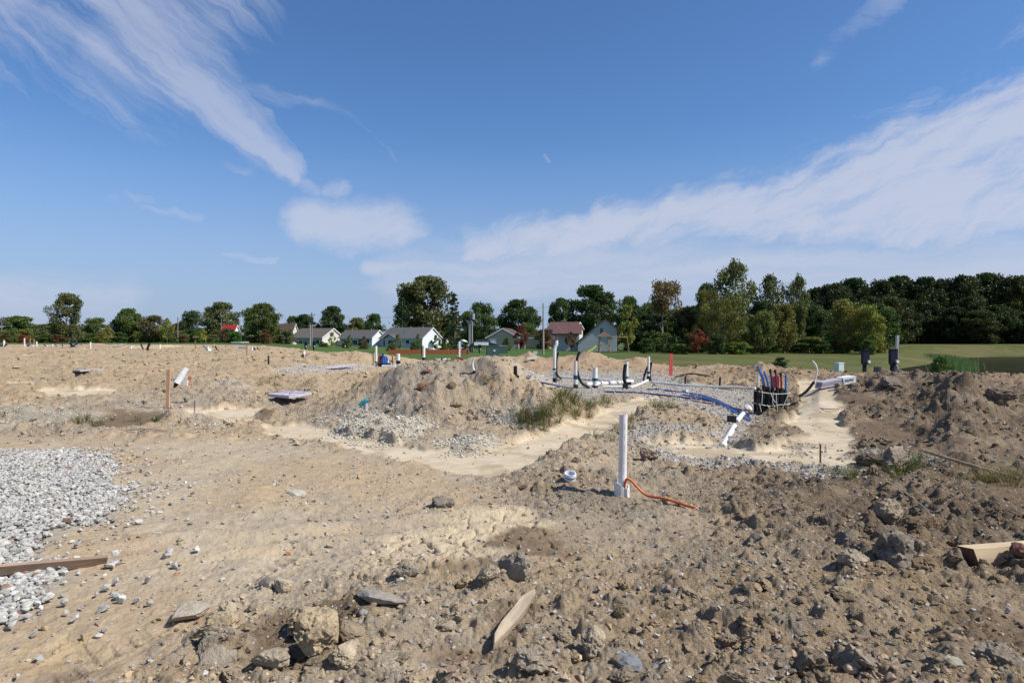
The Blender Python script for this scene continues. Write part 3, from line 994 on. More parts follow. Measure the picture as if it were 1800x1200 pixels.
def scatter_mesh(name, pts, size, shapes, matl, rng, tones, flatten=0.0, sink=0.3, parent=None):
    """many stones as one mesh with a tone per stone"""
    V = []; Fc = []; T = []; b = 0
    n = len(pts); ang = rng.uniform(0, 2 * np.pi, n); tilt = rng.normal(0, .35, n); pick = rng.randint(0, len(shapes), n)
    for k in range(len(shapes)):
        m = np.nonzero(pick == k)[0]
        if not len(m): continue
        sv, sf = shapes[k]
        ca, sa = np.cos(ang[m])[:, None], np.sin(ang[m])[:, None]; ct, st = np.cos(tilt[m])[:, None], np.sin(tilt[m])[:, None]
        x, y, z = sv[None, :, 0], sv[None, :, 1], sv[None, :, 2]
        y2 = y * ct - z * st; z2 = y * st + z * ct
        X = x * ca - y2 * sa; Y = x * sa + y2 * ca
        s = size[m][:, None]
        P = np.stack([X * s + pts[m, 0:1], Y * s + pts[m, 1:2], z2 * s + pts[m, 2:3] + s * (.55 - sink)], -1)
        V.append(P.reshape(-1, 3)); nv = sv.shape[0]
        Fc.append((sf[None] + (b + nv * np.arange(len(m)))[:, None, None]).reshape(-1, 3)); b += nv * len(m)
        T.append(np.repeat(tones[m], nv, 0))
    me = mesh_np(name, np.concatenate(V), np.concatenate(Fc))
    t = np.concatenate(T); a = me.attributes.new('tone', 'FLOAT_COLOR', 'POINT')
    a.data.foreach_set('color', np.concatenate([t, np.ones((len(t), 1))], 1).astype(np.float32).ravel())
    return link(name, me, matl, parent)


def tone_material(name, rough=.9, bump=.004, bscale=60, objcol=False, var=.25):
    m = bpy.data.materials.new(name); m.use_nodes = True
    t = m.node_tree; N = Nodes(t); b = t.nodes['Principled BSDF']
    b.inputs['Roughness'].default_value = rough; b.inputs['Specular IOR Level'].default_value = .2
    c = N.new('ShaderNodeObjectInfo').outputs['Color'] if objcol else N.new('ShaderNodeAttribute', attribute_name='tone').outputs['Color']
    pos = N.new('ShaderNodeNewGeometry').outputs['Position']
    f = N.smooth(N.noise(pos, bscale * .4, 5, .65), .3, .7, 1 - var, 1 + var * .6)
    N.put(b.inputs['Base Color'], N.mix(1.0, c, N.comb(f, f, f), 'MULTIPLY'))
    bn = N.new('ShaderNodeBump'); bn.inputs['Distance'].default_value = bump; bn.inputs['Strength'].default_value = 1
    N.put(bn.inputs['Height'], N.noise(pos, bscale, 6, .7)); N.put(b.inputs['Normal'], bn.outputs[0])
    return m


M_STONE = tone_material('stone', bump=.006, bscale=50)
M_STONE_O = tone_material('stone_single', bump=.006, bscale=50, objcol=True)
M_CLOD_O = tone_material('clod', bump=.035, bscale=24, objcol=True, var=.30)
RNG = np.random.RandomState(7)
STONES = [hull_stone(100 + k, (1, .78, .55), 13) for k in range(16)]
PEB = [hull_stone(140 + k, (1, .8, .65), 12, .15) for k in range(10)]


def rand_in(P, n, rng, pad=0.0):
    lo = P.min(0) - pad; hi = P.max(0) + pad
    q = rng.uniform(lo, hi, (n * 6, 2))
    s = sdf(q[:, 0], q[:, 1], P, 3.0) + 0.35 * perlin(q[:, 0] / .5, q[:, 1] / .5, 33)
    return q[s > -pad * rng.uniform(0, 1, len(q))][:n]


def with_z(q):
    return np.concatenate([q, land(q[:, 0], q[:, 1])[:, None]], 1)


def gravel_pad():
    """the bed of pale crushed stone: its largest stones are parts, the others one mass"""
    t = thing('gravel_pad', None, None)
    tag(t, kind='structure')
    rng = np.random.RandomState(3)
    vis = PAD.copy()
    q = rng.uniform((-9.0, 3.2), (-2.0, 10.2), (80000, 2))
    s = sdf(q[:, 0], q[:, 1], PAD, 3.0) + 0.22 * perlin(q[:, 0] / .45, q[:, 1] / .45, 33)
    keep = (s > 0) | ((s > -0.7) & (rng.uniform(0, 1, len(q)) < 0.09 * np.exp(s * 3.0)))
    keep &= np.abs(q[:, 0]) < q[:, 1] * 0.86
    q = q[keep][:23000]
    r = np.hypot(q[:, 0], q[:, 1])
    size = rng.uniform(.014, .033, len(q)) * (1 + .35 * rng.uniform(0, 1, len(q)) ** 4)
    base = np.array((.465, .44, .395)); k = rng.uniform(.72, 1.14, len(q))[:, None]
    tones = base * k * (1 + rng.normal(0, .012, (len(q), 3)))
    odd = rng.uniform(0, 1, len(q)); tones[odd < .02] = (.24, .15, .11); tones[(odd > .02) & (odd < .10)] *= np.array((.72, .74, .76))
    inview = np.abs(q[:, 0] / q[:, 1]) < 0.75
    show = size / r * inview
    big = np.argsort(-show)[:300]
    p = with_z(q)
    p[:, 2] += rng.uniform(0, .028, len(q))
    lone = [mesh_np('stone', *hull_stone(500 + j, (1, .78, .55), 20, .2)) for j in range(12)]
    for me in lone: me.materials.append(M_STONE_O)
    for j in big:
        o = bpy.data.objects.new('stone', lone[rng.randint(12)]); COL.objects.link(o)
        o.parent = t; sz = size[j] * 1.12
        o.location = (p[j, 0], p[j, 1], p[j, 2] + sz * .3); o.scale = (sz, sz * rng.uniform(.85, 1.1), sz * rng.uniform(.8, 1.2))
        o.rotation_euler = (rng.normal(0, .3), rng.normal(0, .3), rng.uniform(0, 6.3)); o.color = (*tones[j].clip(0, 1), 1)
    rest = np.setdiff1d(np.arange(len(q)), big)
    o = scatter_mesh('loose_stones', p[rest], size[rest], STONES, M_STONE, rng, tones[rest], parent=t)
    tag(o, kind='stuff')


def pebbles():
    """small stones strewn over the ground, and the grey and cream gravel by the trenches"""
    rng = np.random.RandomState(11)
    n = 11000
    r = np.exp(rng.uniform(math.log(2.6), math.log(24), n)); a = rng.uniform(-.72, .72, n)
    q = np.stack([np.sin(a) * r, np.cos(a) * r], 1)
    sm = sand_mask(q[:, 0], q[:, 1]); dn = perlin(q[:, 0] / 1.1, q[:, 1] / 1.1, 55) + .5 * perlin(q[:, 0] / .4, q[:, 1] / .4, 56)
    pad = sdf(q[:, 0], q[:, 1], PAD, 2.0)
    q = q[(sm < .1) & (rng.uniform(0, 1, n) < .42 + .9 * np.clip(dn, 0, 1)) & (pad < .02)]
    r = np.hypot(q[:, 0], q[:, 1])
    size = .004 + .020 * rng.uniform(0, 1, len(q)) ** 3.4 + .0009 * r * rng.uniform(.4, 1, len(q))
    pal = np.array(((.46, .435, .40), (.40, .365, .31), (.27, .25, .23), (.36, .28, .19), (.30, .17, .11), (.20, .19, .19), (.42, .32, .2)))
    tones = pal[rng.choice(7, len(q), p=(.22, .22, .16, .18, .03, .07, .12))] * rng.uniform(.8, 1.15, (len(q), 1))
    o = scatter_mesh('pebbles', with_z(q), size, PEB, M_STONE, rng, tones, sink=.25, parent=GROUND); tag(o, kind='stuff')
    # crumbs of soil
    n = 28000
    r = np.exp(rng.uniform(math.log(2.6), math.log(30), n)); a = rng.uniform(-.72, .72, n)
    q = np.stack([np.sin(a) * r, np.cos(a) * r], 1)
    rg = roughness(q[:, 0], q[:, 1]); dn = perlin(q[:, 0] / .9, q[:, 1] / .9, 41) + .3
    q = q[rng.uniform(0, 1, n) < rg * np.clip(.25 + dn, .08, 1) + .07]
    r = np.hypot(q[:, 0], q[:, 1]); aa = q[:, 0] / q[:, 1]
    size = .007 + .026 * rng.uniform(0, 1, len(q)) ** 2.8 + .0010 * r * rng.uniform(.5, 1, len(q))
    tones = tones_at(q) * rng.uniform(.72, 1.08, (len(q), 1)) * (1 + rng.normal(0, .03, (len(q), 3)))
    shapes = [hull_stone(170 + k, (1, .9, .75), 14, .4) for k in range(12)]
    o = scatter_mesh('soil_crumbs', with_z(q), size, shapes, M_STONE, rng, tones, sink=.35, parent=GROUND); tag(o, kind='stuff')
    # lumps on the spoil farther off
    n = 15000
    r = np.exp(rng.uniform(math.log(11), math.log(46), n)); a = rng.uniform(-.70, .70, n)
    q = np.stack([np.sin(a) * r, np.cos(a) * r], 1)
    rg = roughness(q[:, 0], q[:, 1]); dn = perlin(q[:, 0] / 2.2, q[:, 1] / 2.2, 45) + .5 * perlin(q[:, 0] / .8, q[:, 1] / .8, 46) + .1
    q = q[rng.uniform(0, 1, n) < rg * np.clip(dn, .06, 1) * 1.6]
    r = np.hypot(q[:, 0], q[:, 1])
    size = (.03 + .075 * rng.uniform(0, 1, len(q)) ** 2.5) * (.55 + r / 40)
    tones = tones_at(q) * rng.uniform(.62, 1.05, (len(q), 1))
    o = scatter_mesh('spoil_lumps', with_z(q), size, shapes, M_STONE, rng, tones, sink=.3, parent=GROUND); tag(o, kind='stuff')
    # cream crushed stone heaps and grey drainage gravel
    Q = []; S = []; T = []
    for i, P in enumerate(WHITEHEAP):
        area = 0.5 * abs(np.sum(P[:, 0] * np.roll(P[:, 1], -1) - P[:, 1] * np.roll(P[:, 0], -1)))
        k = int(min(1700, area * (420 if P[:, 1].mean() < 13 else 200)) * (1 if i < 2 else .32))
        p = rand_in(P, k, rng, .25); Q.append(p); S.append(rng.uniform(.016, .036, len(p)))
        T.append(np.array((.50, .465, .39)) * rng.uniform(.75, 1.12, (len(p), 1)))
    for i, P in enumerate(GREYGRAVEL):
        k = (4200, 900, 1300, 400, 400, 900)[i]
        p = rand_in(P, k, rng, .3); Q.append(p); S.append(rng.uniform(.016, .034, len(p)) * (1.35 if i < 2 else 1))
        T.append(np.array((.43, .405, .37)) * rng.uniform(.7, 1.18, (len(p), 1)))
    q = np.concatenate(Q); o = scatter_mesh('trench_gravel', with_z(q), np.concatenate(S), PEB, M_STONE, rng, np.concatenate(T), parent=GROUND); tag(o, kind='stuff')


def clods():
    """lumps of clay turned up by the digger: the 300 that show largest, each its own part of the ground"""
    rng = np.random.RandomState(21)
    meshes = [mesh_np('clod', *clod_shape(300 + k), smooth=False) for k in range(9)]
    for me in meshes: me.materials.append(M_CLOD_O)
    n = 9000
    r = np.exp(rng.uniform(math.log(3.0), math.log(17), n)); a = rng.uniform(-.66, .66, n)
    q = np.stack([np.sin(a) * r, np.cos(a) * r], 1)
    rg = roughness(q[:, 0], q[:, 1]); dn = perlin(q[:, 0] / 1.5, q[:, 1] / 1.5, 41) + .5 * perlin(q[:, 0] / .6, q[:, 1] / .6, 42) + .1
    lowmound = 1 - .6 * sstep(11, 13, r) * (np.abs(a) < .3)
    q = q[rng.uniform(0, 1, n) < np.clip(rg - .25, 0, 1) * np.clip(dn, .05, 1) * 1.3 * lowmound]
    r = np.hypot(q[:, 0], q[:, 1]); aa = q[:, 0] / q[:, 1]
    size = .020 + .062 * rng.uniform(0, 1, len(q)) ** 3.2 + .0016 * r
    size *= np.where(aa > .25, 1.25, 1.0)
    order = np.argsort(-size / r)[:300]
    p = with_z(q); tn = tones_at(q[order]); tn = dict(zip(order, tn))
    for j in order:
        o = bpy.data.objects.new('clod', meshes[rng.randint(len(meshes))]); COL.objects.link(o)
        o.parent = GROUND; s = size[j]
        o.scale = (s * rng.uniform(.8, 1.25), s * rng.uniform(.8, 1.2), s * rng.uniform(.7, 1.1))
        o.location = (p[j, 0], p[j, 1], p[j, 2] + s * .02); o.rotation_euler = (rng.normal(0, .5), rng.normal(0, .5), rng.uniform(0, 6.3))
        k = rng.uniform(.78, 1.05); c = tn[j] * np.array(((1, 1, 1), (.95, .95, .96), (1.06, 1.0, .9))[rng.randint(3)])
        o.color = (c[0] * k, c[1] * k, c[2] * k, 1)


gravel_pad()
pebbles()
clods()

# ------------------------------------------------------------------ trees and bushes
M_LEAF = leaf_material()
M_BARK = mat('bark', (0.13, 0.105, 0.08), .9, noise=.4, scale=6, bump=.02, bscale=12, stretch=(1, 1, .2))
M_PALEBARK = mat('pale_bark', (0.30, 0.27, 0.23), .9, noise=.3, scale=6, bump=.02, bscale=12, stretch=(1, 1, .2))


def crown_mesh(name, blobs, leaf, per, rng, droop=0.0, fill=.55):
    P = []; T = []
    for c, rad in blobs:
        n = int(per * 1.35 * rng.uniform(.7, 1.3))
        d = rng.normal(size=(n, 3)); d /= np.linalg.norm(d, axis=1)[:, None]
        rr = (fill + (1 - fill) * rng.uniform(0, 1, n)) ** .8 * (1 + .14 * rng.normal(0, 1, n))
        P.append(np.array(c) + d * rr[:, None] * np.array(rad)); T.append(np.full(n, rng.uniform(.80, 1.16)))
    P = np.concatenate(P); T = np.concatenate(T)
    leaf *= .82
    n = len(P)
    u = rng.normal(size=(n, 3)); u[:, 2] = u[:, 2] * (1 + droop * 2) - droop * .0
    u /= np.linalg.norm(u, axis=1)[:, None]
    w = np.cross(u, rng.normal(size=(n, 3))); w /= np.linalg.norm(w, axis=1)[:, None]
    s = leaf * rng.uniform(.6, 1.4, n)[:, None]
    asp = .62 if droop == 0 else .3
    V = np.stack([P - u * s, P - w * s * asp, P + u * s, P + w * s * asp], 1).reshape(-1, 3)
    Fc = np.arange(4 * n).reshape(-1, 4)
    me = mesh_np(name, V, Fc)
    t = np.repeat(T * rng.uniform(.72, 1.24, n), 4)
    col = np.stack([t * (1 + .10 * np.repeat(rng.normal(0, 1, n), 4)), t, t * .9, np.ones_like(t)], 1)
    a = me.attributes.new('tone', 'FLOAT_COLOR', 'POINT'); a.data.foreach_set('color', col.astype(np.float32).clip(0, 2).ravel())
    me.materials.append(M_LEAF)
    return me


def envelope(kind, t):
    if kind == 'round': return .5 * math.sqrt(max(0, 1 - ((t - .55) / .47) ** 2))
    if kind == 'broad': return .5 * max(0, 1 - abs((t - .45) / .56) ** 2.6) ** .6
    if kind == 'tall': return (.36 + .13 * math.sin(t * 9.0 + 1)) * (1 - max(0, (t - .72) / .30) ** 2) * (1 if t > .3 else .8)
    if kind == 'umbrella': return .5 * math.sqrt(max(0, 1 - ((t - .80) / .22) ** 2))
    if kind == 'spruce': return .5 * (1.02 - t) ** .85
    if kind == 'young': return .48 * max(0, math.sin(math.pi * min(1, max(0, (t - .2) / .82)) ** .75)) ** .8
    if kind == 'shrub': return .5 * math.sqrt(max(0, 1 - ((t - .38) / .64) ** 2))
    if kind == 'willow': return .5 * max(0, 1 - ((t - .5) / .54) ** 4) ** .5
    return .4


def make_crown(kind, seed):
    rng = np.random.RandomState(seed)
    blobs = []
    spec = {'round': (64, .10, .16, .10, 1.0), 'broad': (90, .09, .14, .02, 1.0), 'tall': (54, .09, .15, .12, 1.0), 'umbrella': (34, .09, .15, .58, 1.0), 'spruce': (120, .05, .09, .05, .98),
            'young': (26, .08, .13, .22, .96), 'shrub': (34, .12, .18, .02, .95), 'willow': (40, .11, .17, .12, .98)}[kind]
    n, r0, r1, t0, t1 = spec
    lop = rng.uniform(0, 6.3)
    for k in range(n):
        t = t0 + (t1 - t0) * rng.uniform(0, 1)
        R = envelope(kind, t)
        if R < .03 and kind not in ('spruce',): continue
        a = rng.uniform(0, 6.28)
        R *= 1 + .07 * math.cos(a - lop + t * 4) + rng.uniform(-.08, .12)
        rad = rng.uniform(r0, r1)
        rho = max(0, R - rad * .75) * (rng.uniform(.0, 1) ** .38)
        if kind == 'spruce':
            rho = R * rng.uniform(.35, .9); rad = (.35 + .65 * (1 - t)) * rad
            blobs.append(((math.cos(a) * rho, math.sin(a) * rho, t - .05 * rho), (rad * 1.25, rad * 1.25, rad * .42)))
            continue
        tz = min(t, t1 - rad * .6)
        blobs.append(((math.cos(a) * rho, math.sin(a) * rho, tz), (rad, rad, rad * (.78 if kind not in ('willow', 'tall') else .9))))
    per = {'spruce': 60, 'young': 70, 'shrub': 110, 'tall': 120, 'umbrella': 110, 'willow': 170}.get(kind, 130)
    leaf = {'spruce': .020, 'young': .034, 'shrub': .036, 'tall': .022, 'umbrella': .022, 'willow': .030}.get(kind, .025)
    return crown_mesh('crown', blobs, leaf, per, rng, droop=1.0 if kind in ('willow', 'spruce') else 0, fill=.45)


def make_trunk(kind, seed):
    rng = random.Random(seed)
    m = MB()
    top = {'umbrella': .86, 'tall': .86, 'young': .8, 'spruce': .95, 'shrub': .4}.get(kind, .7)
    r = {'young': .012, 'shrub': .012, 'umbrella': .018, 'tall': .020}.get(kind, .026)
    k1, k2 = rng.uniform(-.02, .02), rng.uniform(-.02, .02)
    m.tube([(0, 0, -.02), (0, 0, .06), (k1, k2, top * .5), (k1 * .3, -k2, top)], [r * 1.5, r, r * .7, r * .2], 7)
    for i in range(7 if kind != 'spruce' else 0):
        t = rng.uniform(.28, .75) * top; a = rng.uniform(0, 6.28); L = rng.uniform(.12, .3)
        m.tube([(0, 0, t), (math.cos(a) * L * .5, math.sin(a) * L * .5, t + L * .35), (math.cos(a) * L, math.sin(a) * L, t + L * .8)], [r * .45, r * .3, r * .1], 5, cap=False)
    return m.mesh('trunk')


_T = {}


def proto(kind, var):
    if (kind, var) not in _T:
        _T[kind, var] = (make_crown(kind, 1000 + var * 31 + sum(map(ord, kind))), make_trunk(kind, var + 5))
    return _T[kind, var]


TREE_RNG = random.Random(5)


def tree(name, label, kind, px, top, wpx, Y, color, var=0, group=None, cat='tree', base=None, pale=False, rot=None):
    x = (px - 900) / F * Y
    z0 = float(macro(np.array([x]), np.array([float(Y)]))[0]) - .05 if base is None else EYE - (base - 600) * Y / F
    h = EYE - (top - 600) * Y / F - z0
    w = wpx * Y / F
    t = thing(name, label, cat, (x, Y, z0), rot if rot is not None else TREE_RNG.uniform(0, 6.28), group)
    cm, tm = proto(kind, var)
    if name == 'forest_tree': color = tuple(q * .72 for q in color)
    c = link('crown', cm, None, t); c.scale = (w, w, h); c.color = (color[0] * 2.5, color[1] * 2.4, color[2] * 2.2, 1)
    if kind != 'shrub':
        b = link('trunk', tm, M_PALEBARK if pale else M_BARK, t)
        if not tm.materials: tm.materials.append(M_BARK)
        b.scale = (max(w, h * .55), max(w, h * .55), h)
    return t


G1, G2, G3 = (.030, .050, .016), (.042, .062, .018), (.058, .080, .020)      # dark, mid, light green
OL, YL, RU, RD = (.072, .070, .022), (.10, .095, .022), (.058, .032, .017), (.10, .022, .015)
DK = (.022, .036, .014)
GY = (.06, .07, .032)
TREES = [
    # name, kind, px, top, width, distance, colour, variant, label
    ('scrub_tree', 'broad', 30, 556, 70, 175, G2, 0, 'broad dark tree at the far end of the row behind the white pipe stubs'),
    ('young_tree', 'young', 26, 576, 20, 120, G3, 0, 'small pale green tree in front of the far broad dark tree'),
    ('red_shrub', 'shrub', 40, 588, 18, 118, RD, 0, 'bright red bush beside the small pale green tree'),
    ('scrub_tree', 'broad', 80, 570, 64, 170, GY, 1, 'low hazy grey green thicket beside the tall lone tree'),
    ('tall_tree', 'round', 117, 517, 62, 140, (.045, .05, .020), 0, 'tall lone tree with a heavy round crown rising over the site spoil'),
    ('rusty_shrub', 'shrub', 103, 587, 28, 118, RU, 1, 'rust brown bush at the foot of the tall lone tree'),
    ('young_tree', 'young', 140, 573, 20, 120, GY, 1, 'thin grey green sapling beside the tall lone tree'),
    ('leafy_tree', 'round', 168, 559, 46, 150, G2, 1, 'rounded mid green tree next to the yellowing sapling'),
    ('young_tree', 'young', 187, 570, 22, 118, YL, 0, 'yellowing sapling in front of rounded mid green tree'),
    ('dark_tree', 'tall', 201, 562, 26, 150, DK, 0, 'narrow very dark tree between the yellowing sapling and a fuller green tree'),
    ('leafy_tree', 'broad', 230, 543, 54, 150, G2, 2, 'full fan topped green tree behind the sand heap'),
    ('brown_tree', 'round', 270, 555, 52, 145, (.055, .048, .026), 2, 'dull brown green tree beside the fan topped tree'),
    ('young_tree', 'young', 294, 558, 28, 125, (.095, .11, .026), 1, 'bright yellow green young tree before white walls'),
    ('brown_tree', 'broad', 315, 568, 36, 160, RU, 0, 'thin rusty brown tree behind the bright yellow green young tree'),
    ('dark_tree', 'round', 337, 547, 46, 150, DK, 1, 'dark green rounded tree behind the timber carport'),
    ('olive_tree', 'broad', 388, 532, 74, 205, (.052, .060, .028), 1, 'large olive tree standing behind the red roofed barn'),
    ('young_tree', 'young', 357, 578, 17, 125, (.13, .13, .025), 0, 'small yellow tree beside the grey cottage'),
    ('rusty_shrub', 'young', 393, 580, 20, 120, RU, 1, 'rusty brown young tree in front of the grey cottage'),
    ('arborvitae', 'shrub', 413, 582, 24, 125, (.028, .070, .014), 1, 'clipped bright green evergreen bush beside the grey cottage'),
    ('leafy_tree', 'round', 440, 542, 40, 160, G2, 0, 'mid green tree just behind the red tinged maple'),
    ('maple_tree', 'broad', 464, 534, 66, 135, (.040, .052, .017), 2, 'big dark maple with a red tinged top beside the brown roofs'),
    ('rusty_shrub', 'shrub', 468, 578, 22, 118, RU, 0, 'rust red bush under the big dark maple'),
    ('dark_tree', 'round', 514, 556, 30, 240, G1, 0, 'small round tree far behind the brown two storey house'),
    ('dark_tree', 'broad', 536, 553, 40, 240, DK, 0, 'low dark tree far behind the utility pole with transformer'),
    ('dark_tree', 'broad', 585, 539, 56, 230, DK, 1, 'wide dark tree behind the cream gabled bungalow'),
    ('olive_tree', 'broad', 629, 559, 44, 240, (.065, .075, .026), 2, 'pale olive tree behind the white gabled bungalow'),
    ('dark_tree', 'round', 658, 552, 38, 230, G1, 2, 'round dark tree beside pale olive tree behind the bungalows'),
    ('cottonwood', 'broad', 752, 487, 118, 215, (.050, .055, .026), 0, 'largest broad grey green tree behind the bungalow with the satellite dish'),
    ('cottonwood', 'round', 722, 515, 60, 222, (.050, .055, .026), 1, 'grey green tree crowding the flank of the largest broad tree'),
    ('spruce', 'spruce', 707, 522, 54, 205, (.022, .042, .020), 0, 'pointed blue green conifer in front of the largest broad tree'),
    ('spruce', 'spruce', 799, 515, 60, 165, (.014, .024, .012), 1, 'very dark tall spruce beside the white gable'),
    ('leafy_tree', 'round', 846, 533, 58, 200, G1, 1, 'mid green tree behind the three tall thin poles'),
    ('leafy_tree', 'round', 824, 548, 36, 205, G2, 0, 'small green tree between the dark spruce and the thin poles'),
    ('dark_tree', 'broad', 912, 528, 84, 215, DK, 2, 'wide very dark tree behind the tan house with the brown roof'),
    ('leafy_tree', 'round', 925, 568, 40, 190, G2, 2, 'low bright green tree above the brown roof'),
    ('red_shrub', 'young', 916, 570, 34, 130, (.07, .022, .015), 0, 'small dark red tree beside the tan gable'),
    ('rusty_shrub', 'shrub', 955, 577, 34, 150, RU, 1, 'rust brown tree by the cream two storey house'),
    ('rusty_shrub', 'young', 1003, 582, 24, 118, RU, 1, 'brown leaved sapling on the lawn before cream two storey house'),
    ('dark_tree', 'broad', 985, 525, 46, 215, G1, 0, 'dark tree rising behind the roof of the cream house'),
    ('dark_tree', 'broad', 1042, 503, 108, 220, DK, 1, 'huge dark tree rising behind the grey gable'),
    ('leafy_tree', 'round', 1104, 522, 46, 200, G1, 0, 'rounded dark green tree behind the yellowing tree by the gable'),
    ('yellow_tree', 'young', 1104, 533, 44, 105, (.085, .095, .026), 0, 'tall yellowing tree at the corner of the grey gable'),
    ('dark_shrub', 'shrub', 1074, 588, 34, 120, DK, 0, 'dark bush behind the yellow slide'),
    ('bare_tree', 'umbrella', 1165, 494, 84, 108, (.075, .058, .034), 0, 'tall tree with thin brownish crown on a bare pale trunk'),
    ('dark_tree', 'broad', 1150, 540, 60, 125, DK, 2, 'dense dark tree under the thin brownish crown'),
    ('dark_tree', 'round', 1195, 545, 56, 120, G1, 1, 'dark tree filling the gap beside the bare pale trunk'),
    ('dark_tree', 'round', 1245, 500, 46, 118, DK, 0, 'dark treetop showing over the olive willow'),
    ('willow', 'willow', 1242, 512, 60, 105, (.060, .058, .018), 0, 'slender olive willow beside the tall cottonwood'),
    ('willow', 'willow', 1272, 524, 78, 98, (.052, .054, .016), 1, 'wide drooping olive willow at the edge of the meadow'),
    ('red_tree', 'young', 1227, 577, 42, 90, (.085, .024, .016), 1, 'small red leaved tree at the edge of the meadow'),
    ('dark_shrub', 'shrub', 1260, 585, 40, 92, DK, 1, 'dark bush between the red leaved tree and the wide willow'),
    ('cottonwood', 'tall', 1292, 461, 92, 112, (.060, .072, .030), 1, 'tallest cottonwood with a ragged top above the wide willow'),
    ('cottonwood', 'tall', 1352, 486, 76, 130, (.035, .045, .022), 0, 'ragged dark cottonwood between the tallest one and the leaning pale trunk'),
    ('dark_tree', 'broad', 1340, 530, 80, 122, DK, 1, 'dark tree below the ragged dark cottonwood'),
    ('cottonwood', 'tall', 1404, 486, 52, 104, (.050, .060, .024), 1, 'slim cottonwood with a pale leaning trunk'),
    ('leafy_tree', 'round', 1342, 548, 52, 96, (.055, .068, .022), 1, 'sunlit light green tree at the meadow edge below the cottonwoods'),
    ('leafy_tree', 'round', 1378, 535, 54, 99, OL, 2, 'yellow green tree below the slim cottonwood'),
    ('dark_tree', 'broad', 1430, 540, 66, 112, DK, 0, 'dark understory tree behind the thin trunks'),
    ('yellow_tree', 'round', 1482, 528, 56, 98, (.080, .076, .022), 0, 'yellowing tree on several thin trunks at the wood corner'),
    ('yellow_tree', 'round', 1527, 539, 60, 96, (.085, .095, .024), 1, 'yellow green tree at the corner of the wood nearest the pond'),
    ('dark_shrub', 'shrub', 1526, 596, 32, 92, G1, 0, 'rounded dark bush under the yellow green corner tree'),
    ('green_shrub', 'shrub', 1300, 600, 50, 92, G3, 1, 'bright green low growth along the meadow edge'),
    ('green_shrub', 'shrub', 1420, 596, 70, 100, G2, 0, 'green low growth under the thin trunks'),
    ('green_shrub', 'shrub', 1195, 603, 40, 92, G2, 1, 'green low growth beside the small red leaved tree'),
    ('meadow_bush', 'shrub', 1373, 627, 30, 50, (.03, .045, .018), 0, 'lone dark bush standing in the mown meadow'),
    ('pond_bush', 'shrub', 1656, 624, 42, 56, (.035, .062, .018), 1, 'rounded green bush at the near bank of the pond'),
]
for (nm, kd, px, top, w, Y, colr, var, lab) in TREES:
    tree(nm, lab, kd, px, top, w, Y, colr, var, cat='bush' if kd == 'shrub' else 'tree', pale=nm in ('bare_tree', 'cottonwood'))

# understory that closes the wood beyond the meadow, and the dark wood behind the pond: trees nothing tells apart
_r = random.Random(9)
for k in range(34):
    px = 1115 + k * 13 + _r.uniform(-8, 8); Y = _r.uniform(112, 150)
    tree('thicket_tree', 'dark tree in the thicket behind the meadow edge', 'broad', px, _r.uniform(532, 566), _r.uniform(52, 84), Y, [DK, G1, G2, (.035, .040, .016)][k % 4], k % 3, group='thicket behind the meadow')
WOOD = [(1468, 500, 70), (1500, 491, 84), (1545, 494, 70), (1580, 487, 78), (1625, 489, 66), (1660, 492, 60), (1690, 486, 74), (1735, 482, 86), (1780, 488, 70), (1815, 484, 80), (1870, 480, 90), (1925, 484, 90), (1990, 480, 100), (2060, 486, 100)]
for i, (px, top, w) in enumerate(WOOD):
    tree('forest_tree', 'tall dark green tree in the unbroken wood beyond the pond', 'broad', px, top, w * 1.15, 165 + (i * 7) % 13, [(.026, .036, .015), DK, (.030, .038, .014)][i % 3], i % 3, group='wood beyond the pond')
for i in range(24):
    px = 1455 + i * 27 + _r.uniform(-9, 9)
    tree('forest_tree', 'lower dark tree along the edge of the wood beyond the pond', 'broad', px, _r.uniform(520, 556), _r.uniform(58, 84), 156 + _r.uniform(0, 10), [(.024, .034, .014), (.030, .038, .015), DK][i % 3], i % 3, group='edge of the wood beyond the pond')
for i in range(26):
    px = 1440 + i * 26 + _r.uniform(-9, 9)
    tree('forest_tree', 'dark tree deep inside the wood beyond the pond', 'broad', px, _r.uniform(500, 530), _r.uniform(80, 110), 182 + _r.uniform(0, 25), DK, i % 3, group='deep trees of the wood beyond the pond')
for i in range(34):
    px = -60 + i * 30 + _r.uniform(-10, 10)
    if 480 < px < 700: Y = 255
    else: Y = 215
    tree('distant_tree', 'hazy low tree in the distant row behind the houses', 'broad', px, _r.uniform(571, 583), _r.uniform(44, 66), Y + _r.uniform(0, 20), [(.05, .062, .034), (.045, .055, .03)][i % 2], i % 3, group='distant row of trees')
for i, (px, top, w, Y) in enumerate([(566, 600, 14, 120), (572, 602, 16, 118), (608, 598, 16, 120), (690, 603, 22, 110), (730, 600, 26, 108), (782, 603, 26, 106), (800, 606, 22, 104), (638, 598, 22, 120), (818, 600, 16, 118), (890, 592, 18, 125)]):
    tree('garden_bush', 'low dark green bush along the back lawns', 'shrub', px, top, w, Y, [G1, G2][i % 2], i % 2, group='bushes along the back lawns', cat='bush')
for i, (px, top, w, lab) in enumerate([(584, 583, 16, 'pale leaved sapling before the cream gable'), (615, 588, 15, 'thin grey green sapling before the bungalow with blue shaded walls'), (640, 590, 13, 'dark red sapling before the white gabled bungalow'),
                                      (700, 586, 17, 'sparse sapling before the glass door of the bungalow'), (735, 586, 14, 'slender green sapling in front of the shaded blue wall'), (766, 588, 22, 'green tree partly hiding the white gable')]):
    tree('sapling', lab, 'young', px, top, w, 112 + i, [(.10, .12, .05), GY, (.06, .03, .03), GY, (.05, .065, .025), G2][i], i % 2)


